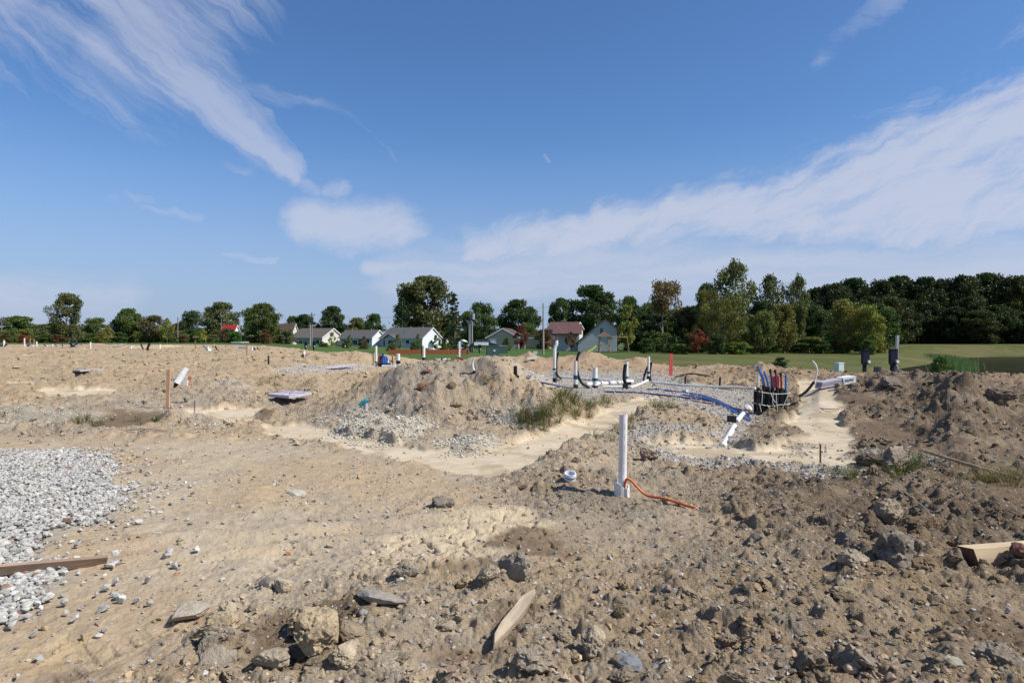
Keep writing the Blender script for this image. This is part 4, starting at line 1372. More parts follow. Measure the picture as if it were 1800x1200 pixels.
for i in range(44):
    px = -40 + i * 12.6 + _r.uniform(-5, 5)
    tree('undergrowth_bush', 'low bush in the tangled undergrowth along the far edge of the site', 'shrub', px, _r.uniform(576, 592), _r.uniform(22, 40), 132 + _r.uniform(0, 20), [G1, G2, OL, GY, (.06, .045, .022)][i % 5], i % 2, group='undergrowth along the far edge', cat='bush')
for i in range(16):
    px = 1130 + i * 27 + _r.uniform(-8, 8)
    tree('undergrowth_bush', 'leafy bush filling the foot of the wood beside the meadow', 'shrub', px, _r.uniform(580, 600), _r.uniform(30, 54), 100 + _r.uniform(-4, 8), [G1, G2, DK, OL][i % 4], i % 2, group='bushes at the foot of the wood', cat='bush')


def reeds():
    """the band of tall reeds on the pond bank: nobody could count the stems"""
    rng = np.random.RandomState(4)
    path = np.array([flat(*p, POND_Z) for p in ((1612, 628), (1640, 631), (1668, 636), (1690, 645), (1680, 655))])
    V = []; n = 1700
    for k in range(n):
        t = rng.uniform(0, len(path) - 1.001); i = int(t); p = path[i] * (1 - t + i) + path[i + 1] * (t - i) + rng.normal(0, .7, 2) * np.array((1, 1.2))
        h = rng.uniform(.45, .95) * (0.8 if i < 1 else 1); z = float(POND_Z)
        lx, ly = rng.normal(0, .18, 2) * h; w = .03
        V.append([(p[0] - w, p[1], z - .1), (p[0] + w, p[1], z - .1), (p[0] + lx + w * .5, p[1] + ly, z + h), (p[0] + lx - w * .5, p[1] + ly, z + h)])
    V = np.array(V).reshape(-1, 3); me = mesh_np('reeds', V, np.arange(len(V)).reshape(-1, 4))
    a = me.attributes.new('tone', 'FLOAT_COLOR', 'POINT'); c = np.repeat(rng.uniform(.7, 1.25, n), 4)
    a.data.foreach_set('color', np.stack([c, c, c, np.ones_like(c)], 1).astype(np.float32).ravel())
    me.materials.append(M_LEAF); o = link('reeds', me); o.color = (.085, .15, .04, 1); tag(o, kind='stuff')


reeds()

# ------------------------------------------------------------------ houses and the street behind
def siding(name, col):
    m = bpy.data.materials.new(name); m.use_nodes = True
    t = m.node_tree; N = Nodes(t); b = t.nodes['Principled BSDF']; b.inputs['Roughness'].default_value = .6
    z = N.sep(N.new('ShaderNodeTexCoord').outputs['Object'])[2]
    s = N.m('FRACT', N.m('MULTIPLY', z, 5.0))
    bn = N.new('ShaderNodeBump'); bn.inputs['Distance'].default_value = .02; bn.inputs['Strength'].default_value = 1
    N.put(bn.inputs['Height'], s); N.put(b.inputs['Normal'], bn.outputs[0])
    f = N.smooth(N.noise(None, 1.5, 4, .6), .3, .7, .92, 1.05)
    N.put(b.inputs['Base Color'], N.mix(1.0, col, N.comb(f, f, f), 'MULTIPLY'))
    return m


def shingles(name, col):
    m = mat(name, col, .9, noise=.22, scale=3.0, bump=.02, bscale=18)
    return m


M_WHITE = mat('white_paint', (.78, .78, .76), .5, noise=.06, scale=3)
M_TRIM = mat('trim_paint', (.72, .72, .70), .5)
M_GLASS = mat('window_glass', (.03, .04, .05), .08, spec=.8)
M_SHUT = mat('shutter_paint', (.02, .025, .04), .6)
M_GALV = mat('galvanised', (.34, .34, .34), .45, noise=.2, scale=9)
M_WOOD = mat('weathered_wood', (.34, .22, .13), .85, noise=.35, scale=5, stretch=(1, 1, .15), bump=.004, bscale=30)
M_LUMBER = mat('fresh_lumber', (.56, .42, .25), .8, noise=.25, scale=9, stretch=(.15, 1, 1), bump=.003, bscale=40)
M_POLE = mat('pole_wood', (.20, .175, .145), .9, noise=.3, scale=5, stretch=(1, 1, .1))
M_BLACK = mat('black_plastic', (.016, .016, .018), .6, noise=.2, scale=20, spec=.25)
M_PVC = mat('white_pvc', (.74, .74, .72), .4, scale=7, col2=(.62, .59, .53))
M_GREENTAPE = mat('dark_green_band', (.012, .05, .042), .5)
M_SLEEVE = mat('pale_green_sleeve', (.55, .70, .66), .4, noise=.08, scale=12)
M_NAVY = mat('navy_paint', (.010, .013, .028), .6, noise=.15, scale=10, spec=.2)
M_BOXGREEN = mat('box_green', (.05, .085, .075), .5)

ROOFS = {k: shingles('shingles_' + k, c) for k, c in dict(brown=(.13, .078, .055), grey=(.085, .080, .078), taupe=(.105, .086, .072), red=(.105, .046, .038), bright=(.42, .025, .03)).items()}
SID = {k: siding('siding_' + k, c) for k, c in dict(cream=(.66, .62, .52), white=(.74, .76, .77), blue=(.42, .50, .54), grey=(.52, .54, .53), tan=(.47, .40, .31), brown=(.30, .22, .17), taupe=(.40, .37, .31), pink=(.62, .52, .45)).items()}  # blue and taupe fronts are tinted as shade; their gables lightened as sunlight


def slab_along(m, p0, p1, over_a, over_b, x0, x1, th):
    """a roof slab: profile line p0->p1 (y,z) extruded along x"""
    (y0, z0), (y1, z1) = p0, p1
    m.add([(x0 - over_a, y0, z0), (x1 + over_b, y0, z0), (x1 + over_b, y1, z1), (x0 - over_a, y1, z1),
           (x0 - over_a, y0, z0 - th), (x1 + over_b, y0, z0 - th), (x1 + over_b, y1, z1 - th), (x0 - over_a, y1, z1 - th)],
          [(0, 1, 2, 3), (7, 6, 5, 4), (0, 4, 5, 1), (1, 5, 6, 2), (2, 6, 7, 3), (3, 7, 4, 0)])


def gable_house(name, label, org, rz, L, W_, eave, ridge, wall, roof, sunlit_gable=None, windows=(), cat='house', base=-.6, group=None, ridge_y=.5, trim=True, vents=0):
    """ridge runs along local x; local -y is the long front, +x the gable end"""
    t = thing(name, label, cat, org, rz, group)
    m = MB(); m.prism([(0, base), (W_, base), (W_, eave), (W_ * ridge_y, ridge), (0, eave)], 0, L, 'X'); m.build('wall', wall, t)
    if sunlit_gable is not None:  # lighter overlay puts the sunlight on the gable end into its siding colour
        g = MB(); g.prism([(.02, base), (W_ - .02, base), (W_ - .02, eave), (W_ * ridge_y, ridge - .02), (.02, eave)], L + .003, L + .06, 'X'); g.build('sunlit_gable', sunlit_gable, t)
    o = .45; th = .14
    k = (ridge - eave) / (W_ * ridge_y); k2 = (ridge - eave) / (W_ * (1 - ridge_y))
    r = MB()
    slab_along(r, (-o, eave - k * o + th + .02), (W_ * ridge_y, ridge + th + .02), .35, .35, 0, L, th)
    slab_along(r, (W_ * ridge_y + .002, ridge + th + .02), (W_ + o, eave - k2 * o + th + .02), .35, .35, 0, L, th)
    r.build('roof', roof, t)
    if trim:
        for xa in (L + .355, -.395):
            b = MB()
            b.add([(xa, -o, eave - k * o - .14), (xa + .04, -o, eave - k * o - .14), (xa + .04, -o, eave - k * o + .14), (xa, -o, eave - k * o + .14),
                   (xa, W_ * ridge_y, ridge - .14), (xa + .04, W_ * ridge_y, ridge - .14), (xa + .04, W_ * ridge_y, ridge + .14), (xa, W_ * ridge_y, ridge + .14)],
                  [(0, 1, 2, 3), (7, 6, 5, 4), (0, 4, 5, 1), (1, 5, 6, 2), (2, 6, 7, 3), (3, 7, 4, 0)])
            b.add([(xa, W_ + o, eave - k2 * o - .14), (xa + .04, W_ + o, eave - k2 * o - .14), (xa + .04, W_ + o, eave - k2 * o + .14), (xa, W_ + o, eave - k2 * o + .14),
                   (xa, W_ * ridge_y, ridge - .14), (xa + .04, W_ * ridge_y, ridge - .14), (xa + .04, W_ * ridge_y, ridge + .14), (xa, W_ * ridge_y, ridge + .14)],
                  [(0, 1, 2, 3), (7, 6, 5, 4), (0, 4, 5, 1), (1, 5, 6, 2), (2, 6, 7, 3), (3, 7, 4, 0)])
            b.build('rake_board', M_TRIM, t)
        g = MB(); g.box((L / 2, -o - .03, eave - k * o + .05), (L + .7, .06, .14)); g.build('gutter', M_TRIM, t)
    for (side, a, z, w, h, shut) in windows:
        fr = MB(); pn = MB()
        if side == 'f':
            fr.box((a, -.04, z), (w + .2, .07, h + .2)); pn.box((a, -.085, z), (w, .03, h)); 
        else:
            fr.box((L + .10, a, z), (.07, w + .2, h + .2)); pn.box((L + .145, a, z), (.03, w, h))
        f = fr.build('door' if h > 1.7 else 'window', M_TRIM, t); pn.build('pane', M_GLASS, f)
        if shut:
            for s in (-1, 1):
                sh = MB()
                sh.box((a + s * (w / 2 + .3), -.05, z), (.4, .06, h + .1)) if side == 'f' else sh.box((L + .11, a + s * (w / 2 + .3), z), (.06, .4, h + .1))
                sh.build('shutter', M_SHUT, f)
    for k_ in range(vents):
        v = MB(); xv = L * (.2 + .6 * k_ / max(1, vents - 1)); v.tube([(xv, W_ * .5 - .5, ridge - .3), (xv, W_ * .5 - .5, ridge + .45)], .09, 8); v.build('vent_pipe', M_GALV, t)
    return t


def house_px(px_l, px_c, px_r, base, eave, ridge, Y, th):
    """corner nearest the camera, and length / depth / heights from what the photograph shows"""
    c, s = math.cos(th), math.sin(th)
    Cx, Cy = (px_c - 900) / F * Y, Y
    a, b = (px_l - 900) / F, (px_r - 900) / F
    L = (Cx - a * Cy) / (c - a * s)
    Wd = (Cx - b * Cy) / (b * c + s)
    z0 = EYE - (base - 600) * Y / F
    e = EYE - (eave - 600) * Y / F - z0
    Yr = Y + Wd * .5 * c
    r = EYE - (ridge - 600) * Yr / F - z0
    org = (Cx - L * c, Cy - L * s, z0)
    return org, L, Wd, e, r


TH = math.radians(-17)
M_SAT = mat('dish_paint', (.62, .62, .60), .5)


def houses():
    Y = 185
    o, L, Wd, e, r = house_px(512, 566, 603, 611, 592.5, 577.5, Y, TH)
    gable_house('bungalow', 'bungalow with shaded taupe walls, brown grey roof and bright cream gable', o, TH, L, Wd, e, r, SID['taupe'], ROOFS['taupe'], SID['cream'],
                [('f', L * .86, e * .55, 1.0, 1.0, False), ('f', L * .3, e * .5, 1.2, 1.0, False)])
    o, L, Wd, e, r = house_px(597, 653.5, 677, 611, 593, 580.5, Y, TH)
    gable_house('bungalow', 'bungalow with pale blue shaded walls, streaky grey roof and narrow white gable', o, TH, L, Wd, e, r, SID['blue'], ROOFS['grey'], SID['white'],
                [('f', L * .10, e * .62, 1.0, .8, False), ('f', L * .2, e * .62, 1.0, .8, False), ('f', L * .48, e * .5, 1.6, 1.2, False), ('f', L * .66, e * .48, 1.4, 1.9, False), ('f', L * .88, e * .6, .9, 1.1, False)], vents=2)
    o, L, Wd, e, r = house_px(668.5, 742, 776, 611, 594, 576, Y - 5, TH)
    t = gable_house('bungalow', 'widest grey roofed bungalow with sunlit white gable and a satellite dish', o, TH, L, Wd, e, r, SID['blue'], ROOFS['grey'], SID['white'],
                    [('f', L * .13, e * .5, 1.3, 1.3, False), ('f', L * .26, e * .42, 1.6, 1.9, False), ('f', L * .66, e * .6, 1.0, .9, False), ('f', L * .9, e * .6, 1.0, .9, False)], vents=3)
    # the projecting wing with its own small gable over the glass door
    gw = MB(); w0, w1 = L * .17, L * .36
    gw.prism([(w0, -.6), (w1, -.6), (w1, e), ((w0 + w1) / 2, e + (w1 - w0) * .32), (w0, e)], -1.2, -.01, 'Y'); wing = gw.build('wing', SID['blue'], t)
    gr = MB()
    for s, (xa, xb) in enumerate(((w0 - .4, (w0 + w1) / 2), (w1 + .4, (w0 + w1) / 2))):
        za, zb = e - .1, e + (w1 - w0) * .34 + .12
        gr.add([(xa, -1.6, za), (xb, -1.6, zb), (xb, 3.2, zb), (xa, 3.2, za), (xa, -1.6, za + .14), (xb, -1.6, zb + .14), (xb, 3.2, zb + .14), (xa, 3.2, za + .14)], [(0, 1, 2, 3), (4, 5, 6, 7), (0, 4, 5, 1), (1, 5, 6, 2), (2, 6, 7, 3), (3, 7, 4, 0)])
    gr.build('wing_roof', ROOFS['grey'], t)
    dr = MB(); dr.box(((w0 + w1) / 2 + .6, -1.26, e * .44), (1.9, .08, 2.0)); d = dr.build('glass_door', M_TRIM, t)
    dp = MB(); dp.box(((w0 + w1) / 2 + .6, -1.315, e * .44), (1.7, .03, 1.85)); dp.build('pane', M_GLASS, d)
    ds = MB(); ds.tube([(L * .48, Wd * .2, e + .6), (L * .48, Wd * .2, e + 1.5)], .05, 6); dish = ds.build('dish_mast', M_GALV, t)
    bw = MB(); vs = []; 
    ring = [(math.cos(k * math.pi / 6) * .6, math.sin(k * math.pi / 6) * .5) for k in range(12)]
    bw.add([(L * .48 + a, Wd * .2 - .35, e + 1.6 + b) for a, b in ring] + [(L * .48, Wd * .2 - .05, e + 1.6)], [(k, (k + 1) % 12, 12) for k in range(12)]); bw.build('satellite_dish', M_SAT, dish)
    sh = MB(); sh.box((L * .99 + 1.2, Wd * .4, e * .35), (2.4, 3.0, .12), ry=.12); sh.build('porch_canopy', ROOFS['grey'], t)

    # two storey brown house half hidden by the maple
    o, L, Wd, e, r = house_px(486, 515, 522, 613, 579, 569.5, 205, TH)
    t = gable_house('two_storey_house', 'brown roofed two storey house half hidden by the big dark maple', o, TH, L, Wd, e, r, SID['tan'], ROOFS['brown'], SID['cream'], [('f', L * .35, e * .72, 1.2, 1.3, False), ('f', L * .7, e * .72, 1.2, 1.3, False)])
    p = MB(); p.box((L * .5, -1.6, e * .48), (L * 1.08, 3.4, .16), rx=.30); p.build('porch_roof', ROOFS['brown'], t)
    g = MB(); g.box((L * .5, -1.4, e * .2), (L * .9, 2.6, e * .4)); g.build('garage', SID['pink'], t)
    o, L, Wd, e, r = house_px(540, 572, 582, 608, 584, 573, 235, TH)
    gable_house('far_house', 'red brown roof showing above the cream gabled bungalow', o, TH, L, Wd, e, r, SID['brown'], ROOFS['red'], SID['tan'], [('f', L * .5, e * .6, 1.2, 1.2, False)])
    o, L, Wd, e, r = house_px(724, 740, 747, 608, 582, 573.5, 215, TH)
    gable_house('far_house', 'small red roof with white gable peeping over the widest grey roof', o, TH, L, Wd, e, r, SID['brown'], ROOFS['red'], SID['white'], [('f', L * .5, e * .6, 1.2, 1.2, False)])
    o, L, Wd, e, r = house_px(756, 782, 788, 608, 581, 569, 215, TH)
    gable_house('far_house', 'grey roof rising between white gable and dark spruce', o, TH, L, Wd, e, r, SID['blue'], ROOFS['grey'], SID['white'], [('f', L * .5, e * .6, 1.2, 1.2, False)])

    # tan house whose gable faces the site
    th = math.radians(70)
    z0 = EYE - 13 * 160 / F
    Wd = 53 * 160 / F * 1.03; cx, cy = (857 - 900) / F * 160, 160
    # local +x runs away from the camera, so the near gable is the -x end
    t = thing('tan_house', 'tan house with white edged gable facing the site and long brown roof', 'house', (cx, cy, z0), math.radians(-8))
    e, r = 2.75, 4.75
    m = MB(); m.prism([(0, -.6), (Wd, -.6), (Wd, e), (Wd * .5, r), (0, e)], 0, 15, 'Y'); m.build('wall', SID['tan'], t)
    rf = MB(); k = (r - e) / (Wd * .5)
    for s in (0, 1):
        xa, xb = (-.5, Wd * .5) if s == 0 else (Wd + .5, Wd * .5 + .002)
        za = e - .5 * k + .05; zb = r + .05
        rf.add([(xa, -.4, za), (xb, -.4, zb), (xb, 15.3, zb), (xa, 15.3, za), (xa, -.4, za + .15), (xb, -.4, zb + .15), (xb, 15.3, zb + .15), (xa, 15.3, za + .15)], [(0, 1, 2, 3), (4, 5, 6, 7), (0, 4, 5, 1), (1, 5, 6, 2), (2, 6, 7, 3), (3, 7, 4, 0)])
    rf.build('roof', ROOFS['red'], t)
    for s in (0, 1):
        xa, xb = (-.5, Wd * .5) if s == 0 else (Wd + .5, Wd * .5)
        za = e - .5 * k - .02; zb = r - .02; b = MB()
        b.add([(xa, -.46, za - .12), (xb, -.46, zb - .12), (xb, -.46, zb + .16), (xa, -.46, za + .16), (xa, -.41, za - .12), (xb, -.41, zb - .12), (xb, -.41, zb + .16), (xa, -.41, za + .16)], [(0, 1, 2, 3), (4, 5, 6, 7), (0, 4, 5, 1), (1, 5, 6, 2), (2, 6, 7, 3), (3, 7, 4, 0)])
        b.build('rake_board', M_TRIM, t)
    g = MB(); g.box((Wd + 3.4, 8, 1.35), (6.4, 11, 3.7)); g.build('side_wing', SID['tan'], t)
    g2 = MB(); g2.box((Wd + 3.6, 7.6, 3.45), (7.8, 12.6, .16), ry=.12); g2.build('side_wing_roof', ROOFS['red'], t)
    w = MB(); w.box((1.3, -.05, 1.35), (1.6, .06, 2.1)); w.build('door', M_TRIM, t)
    p = MB(); p.box((Wd + 4.2, -1.2, 2.5), (5.4, 2.6, .14)); pp = p.build('patio_cover', M_TRIM, t)
    for xx in (Wd + 1.8, Wd + 6.6):
        q = MB(); q.tube([(xx, -2.2, -.5), (xx, -2.2, 2.43)], .08, 6); q.build('post', M_TRIM, pp)

    # cream two storey house
    o, L, Wd, e, r = house_px(963, 1011.5, 1024, 613, 577, 566.5, 175, TH)
    t = gable_house('two_storey_house', 'cream two storey house with dark shutters and dark red roof', o, TH, L, Wd, e, r, SID['pink'], ROOFS['red'], SID['cream'],
                    [('f', L * .2, e * .78, 1.1, 1.3, True), ('f', L * .55, e * .78, 1.1, 1.3, True), ('f', L * .85, e * .78, .9, 1.2, True), ('f', L * .3, e * .3, 1.2, 1.4, False)])
    p = MB(); p.box((L * .62, -1.4, e * .52), (L * .75, 2.9, .16), rx=.35); p.build('porch_roof', ROOFS['red'], t)
    for xx in (.3, .62, .95):
        q = MB(); q.tube([(L * xx, -2.5, -.5), (L * xx, -2.5, e * .43)], .10, 6); q.build('porch_post', M_TRIM, t)
    st = MB(); st.box((L * .4, -.12, e * .5), (1.0, .2, e)); st.build('corner_panel', M_TRIM, t)

    # the big grey gable
    Yg = 118; th = math.radians(-7)
    u = Yg / F
    t = thing('grey_house', 'large shaded pale grey gable end with one small window and red brown roof', 'house', ((1016 - 900) * u, Yg, EYE - 16 * u * 1.0), th)
    w = 67 * u; e1, e2, r, rx = (616 - 601) * u, (616 - 577) * u, (616 - 561) * u, 47 * u
    m = MB(); m.prism([(0, -.6), (w, -.6), (w, e2), (rx, r), (0, e1)], 0, 12, 'Y'); m.build('wall', SID['grey'], t)
    sw = MB(); sw.box((w + .04, 6, e2 / 2 - .3), (.06, 11.9, e2 + .5)); sw.build('sunlit_side', SID['white'], t)  # lighter siding paints sunlight on this side; the grey front holds shade
    rf = MB()
    for (xa, za, xb, zb) in ((-.6, e1 - .6 * (r - e1) / rx, rx, r), (w + .6, e2 - .6 * (r - e2) / (w - rx), rx + .002, r)):
        rf.add([(xa, -.4, za + .04), (xb, -.4, zb + .04), (xb, 12.4, zb + .04), (xa, 12.4, za + .04), (xa, -.4, za + .2), (xb, -.4, zb + .2), (xb, 12.4, zb + .2), (xa, 12.4, za + .2)], [(0, 1, 2, 3), (4, 5, 6, 7), (0, 4, 5, 1), (1, 5, 6, 2), (2, 6, 7, 3), (3, 7, 4, 0)])
    rf.build('roof', ROOFS['red'], t)
    wn = MB(); wn.box(((1057 - 1016) * u, -.04, (616 - 582) * u), (.75, .07, 1.15)); f = wn.build('window', M_TRIM, t)
    pn = MB(); pn.box(((1057 - 1016) * u, -.09, (616 - 582) * u), (.6, .03, 1.0)); pn.build('pane', M_GLASS, f)
    lw = MB(); lw.prism([(-4.2, -.6), (-.02, -.6), (-.02, e1 + 1.9), (-4.2, e1 + 1.9)], 8, 13, 'Y'); lw.build('rear_wing', SID['grey'], t)
    lr = MB(); lr.box((-2.2, 9.5, e1 + 2.4), (5.4, 6.4, .16), rx=.3); lr.build('rear_wing_roof', ROOFS['red'], t)

    # far side of the site: barn, cottage, white house
    o, L, Wd, e, r = house_px(390, 412, 420, 602, 580.5, 571.5, 195, TH)
    gable_house('barn', 'bright red roofed barn behind the grey cottage', o, TH, L, Wd, e, r, SID['white'], ROOFS['bright'], SID['white'], [('f', L * .5, e * .5, 1.4, 1.4, False)], cat='barn')
    o, L, Wd, e, r = house_px(366, 388, 397, 606, 593, 583, 150, math.radians(30))
    t = thing('grey_cottage', 'small grey cottage with a low slate roof in front of the red roofed barn', 'house', ((368 - 900) / F * 150, 150, EYE - 6 * 150 / F), math.radians(-10))
    m = MB(); m.prism([(0, -.6), (4.2, -.6), (4.2, 1.7), (2.1, 2.9), (0, 1.7)], 0, 9, 'Y'); m.build('wall', SID['grey'], t)
    rf = MB()
    for xa, xb in ((-.4, 2.1), (4.6, 2.102)):
        rf.add([(xa, -.3, 1.5), (xb, -.3, 2.95), (xb, 9.3, 2.95), (xa, 9.3, 1.5), (xa, -.3, 1.65), (xb, -.3, 3.1), (xb, 9.3, 3.1), (xa, 9.3, 1.65)], [(0, 1, 2, 3), (4, 5, 6, 7), (0, 4, 5, 1), (1, 5, 6, 2), (2, 6, 7, 3), (3, 7, 4, 0)])
    rf.build('roof', ROOFS['grey'], t)
    rw = MB(); rw.box((5.9, 3, .7), (3.2, 5, 2.6)); rw.build('rear_room', SID['grey'], t)
    rr = MB(); rr.box((5.9, 3, 2.1), (3.8, 5.6, .16)); rr.build('rear_room_roof', ROOFS['grey'], t)
    t = thing('timber_carport', 'open timber carport with flat pale roof beside the grey cottage', 'carport', ((345 - 900) / F * 140, 140, EYE - 9 * 140 / F))
    m = MB(); m.box((1.3, 0, 2.0), (2.9, 2.4, .14), ry=-.06); m.build('roof', M_LUMBER, t)
    for xx in (.2, 2.4):
        for yy in (-1, 1):
            q = MB(); q.tube([(xx, yy, -.6), (xx, yy, 1.95)], .06, 6); q.build('post', M_WOOD, t)
    o, L, Wd, e, r = house_px(252, 303, 314, 605, 594, 586, 165, TH)
    gable_house('white_house', 'white walled low house glimpsed under the bright yellow green young tree', o, TH, L, Wd, e, r, SID['pink'], ROOFS['brown'], SID['white'], [('f', L * .3, e * .5, 1.2, 1.1, True), ('f', L * .75, e * .5, 1.2, 1.1, True)])
    for (px, py, w, h, Yv, lab) in ((337, 599, 7, 5, 150, 'small white garden shed under the dark rounded tree'), (422, 602, 14, 9, 118, 'small white trailer beside the clipped evergreen bush'), (142, 590, 18, 5, 165, 'long white shed roof glimpsed behind the tall lone tree')):
        u = Yv / F; t = thing('white_shed', lab, 'shed', ((px - 900) * u, Yv, EYE - (py + h - 600) * u))
        m = MB(); m.box((0, 0, h * u / 2), (w * u, 3, h * u * 1.0)); m.build('wall', M_WHITE, t)
        m = MB(); m.box((0, 0, h * u + .06), (w * u + .4, 3.4, .1)); m.build('roof', ROOFS['grey'] if px == 337 else M_WHITE, t)
    # garden sheds
    o, L, Wd, e, r = house_px(493, 503.5, 521, 613, 600, 595, 135, math.radians(-35))
    gable_house('garden_shed', 'small brown roofed shed with a lit pinkish tan wall', o, math.radians(-35), L, Wd, e, r, SID['brown'], ROOFS['brown'], SID['pink'], [], cat='shed', trim=False)
    o, L, Wd, e, r = house_px(595, 604, 608, 613, 604, 600.5, 150, math.radians(-25))
    gable_house('garden_shed', 'tiny slate blue shed with a white end beside the cream gable', o, math.radians(-25), L, Wd, e, r, SID['blue'], ROOFS['grey'], SID['white'], [], cat='shed', trim=False)
    for (px, py, w, top, Yv, lab, sd_) in ((812, 621, 15, 598, 128, 'white gambrel shed with arched roof and double door beside the dark spruce', 'white'), (757, 620, 9, 600, 135, 'narrow white arched shed in front of the white gable', 'white')):
        u = Yv / F; w = w * u; h = (py - top) * u
        t = thing('gambrel_shed', lab, 'shed', ((px - 900) * u - w / 2, Yv, EYE - (py - 600) * u), math.radians(-6))
        prof = [(0, -.4), (w, -.4), (w, h * .62), (w * .84, h * .86), (w * .5, h), (w * .16, h * .86), (0, h * .62)]
        m = MB(); m.prism(prof, 0, 3.0, 'Y'); m.build('wall', SID[sd_], t)
        rf = MB(); pr = prof[2:] 
        for (x0, z0), (x1, z1) in zip(pr[:-1], pr[1:]):
            rf.add([(x0, -.15, z0 + .03), (x1, -.15, z1 + .03), (x1, 3.1, z1 + .03), (x0, 3.1, z0 + .03), (x0, -.15, z0 + .12), (x1, -.15, z1 + .12), (x1, 3.1, z1 + .12), (x0, 3.1, z0 + .12)], [(0, 1, 2, 3), (4, 5, 6, 7), (0, 4, 5, 1), (1, 5, 6, 2), (2, 6, 7, 3), (3, 7, 4, 0)])
        rf.build('roof', M_TRIM, t)
        for s in (-1, 1):
            d = MB(); d.box((w * .5 + s * w * .16, -.03, h * .3), (w * .28, .05, h * .52)); d.build('door', M_TRIM if s < 0 else M_WHITE, t)


def utility_pole(px, top, base, Y, r, label, cross=False, trans=False, lean=0.0, matl=None):
    u = Y / F; x = (px - 900) * u; z0 = EYE - (base - 600) * u; h = (base - top) * u
    t = thing('utility_pole', label, 'utility pole', (x, Y, z0))
    m = MB(); m.tube([(0, 0, -.8), (lean * h, 0, h)], [r * 1.25, r * .8], 8); m.build('pole', matl or M_POLE, t)
    if trans:
        m = MB(); m.tube([(.42, -.1, h * .74), (.42, -.1, h * .74 + .95)], .27, 10); m.build('transformer', M_GALV, t)
    if cross:
        m = MB(); m.box((0, -.12, h * .93), (1.3, .1, .12)); c = m.build('crossarm', M_POLE, t)
        for s in (-.55, .55):
            q = MB(); q.tube([(s, -.12, h * .93 + .06), (s, -.12, h * .93 + .24)], .05, 6); q.build('insulator', M_GALV, c)
        m = MB(); m.box((-.35, -.15, h * .70), (.4, .1, .1)); m.build('bracket', M_GALV, t)
    return Vector((x + lean * h, Y, z0 + h * .93))


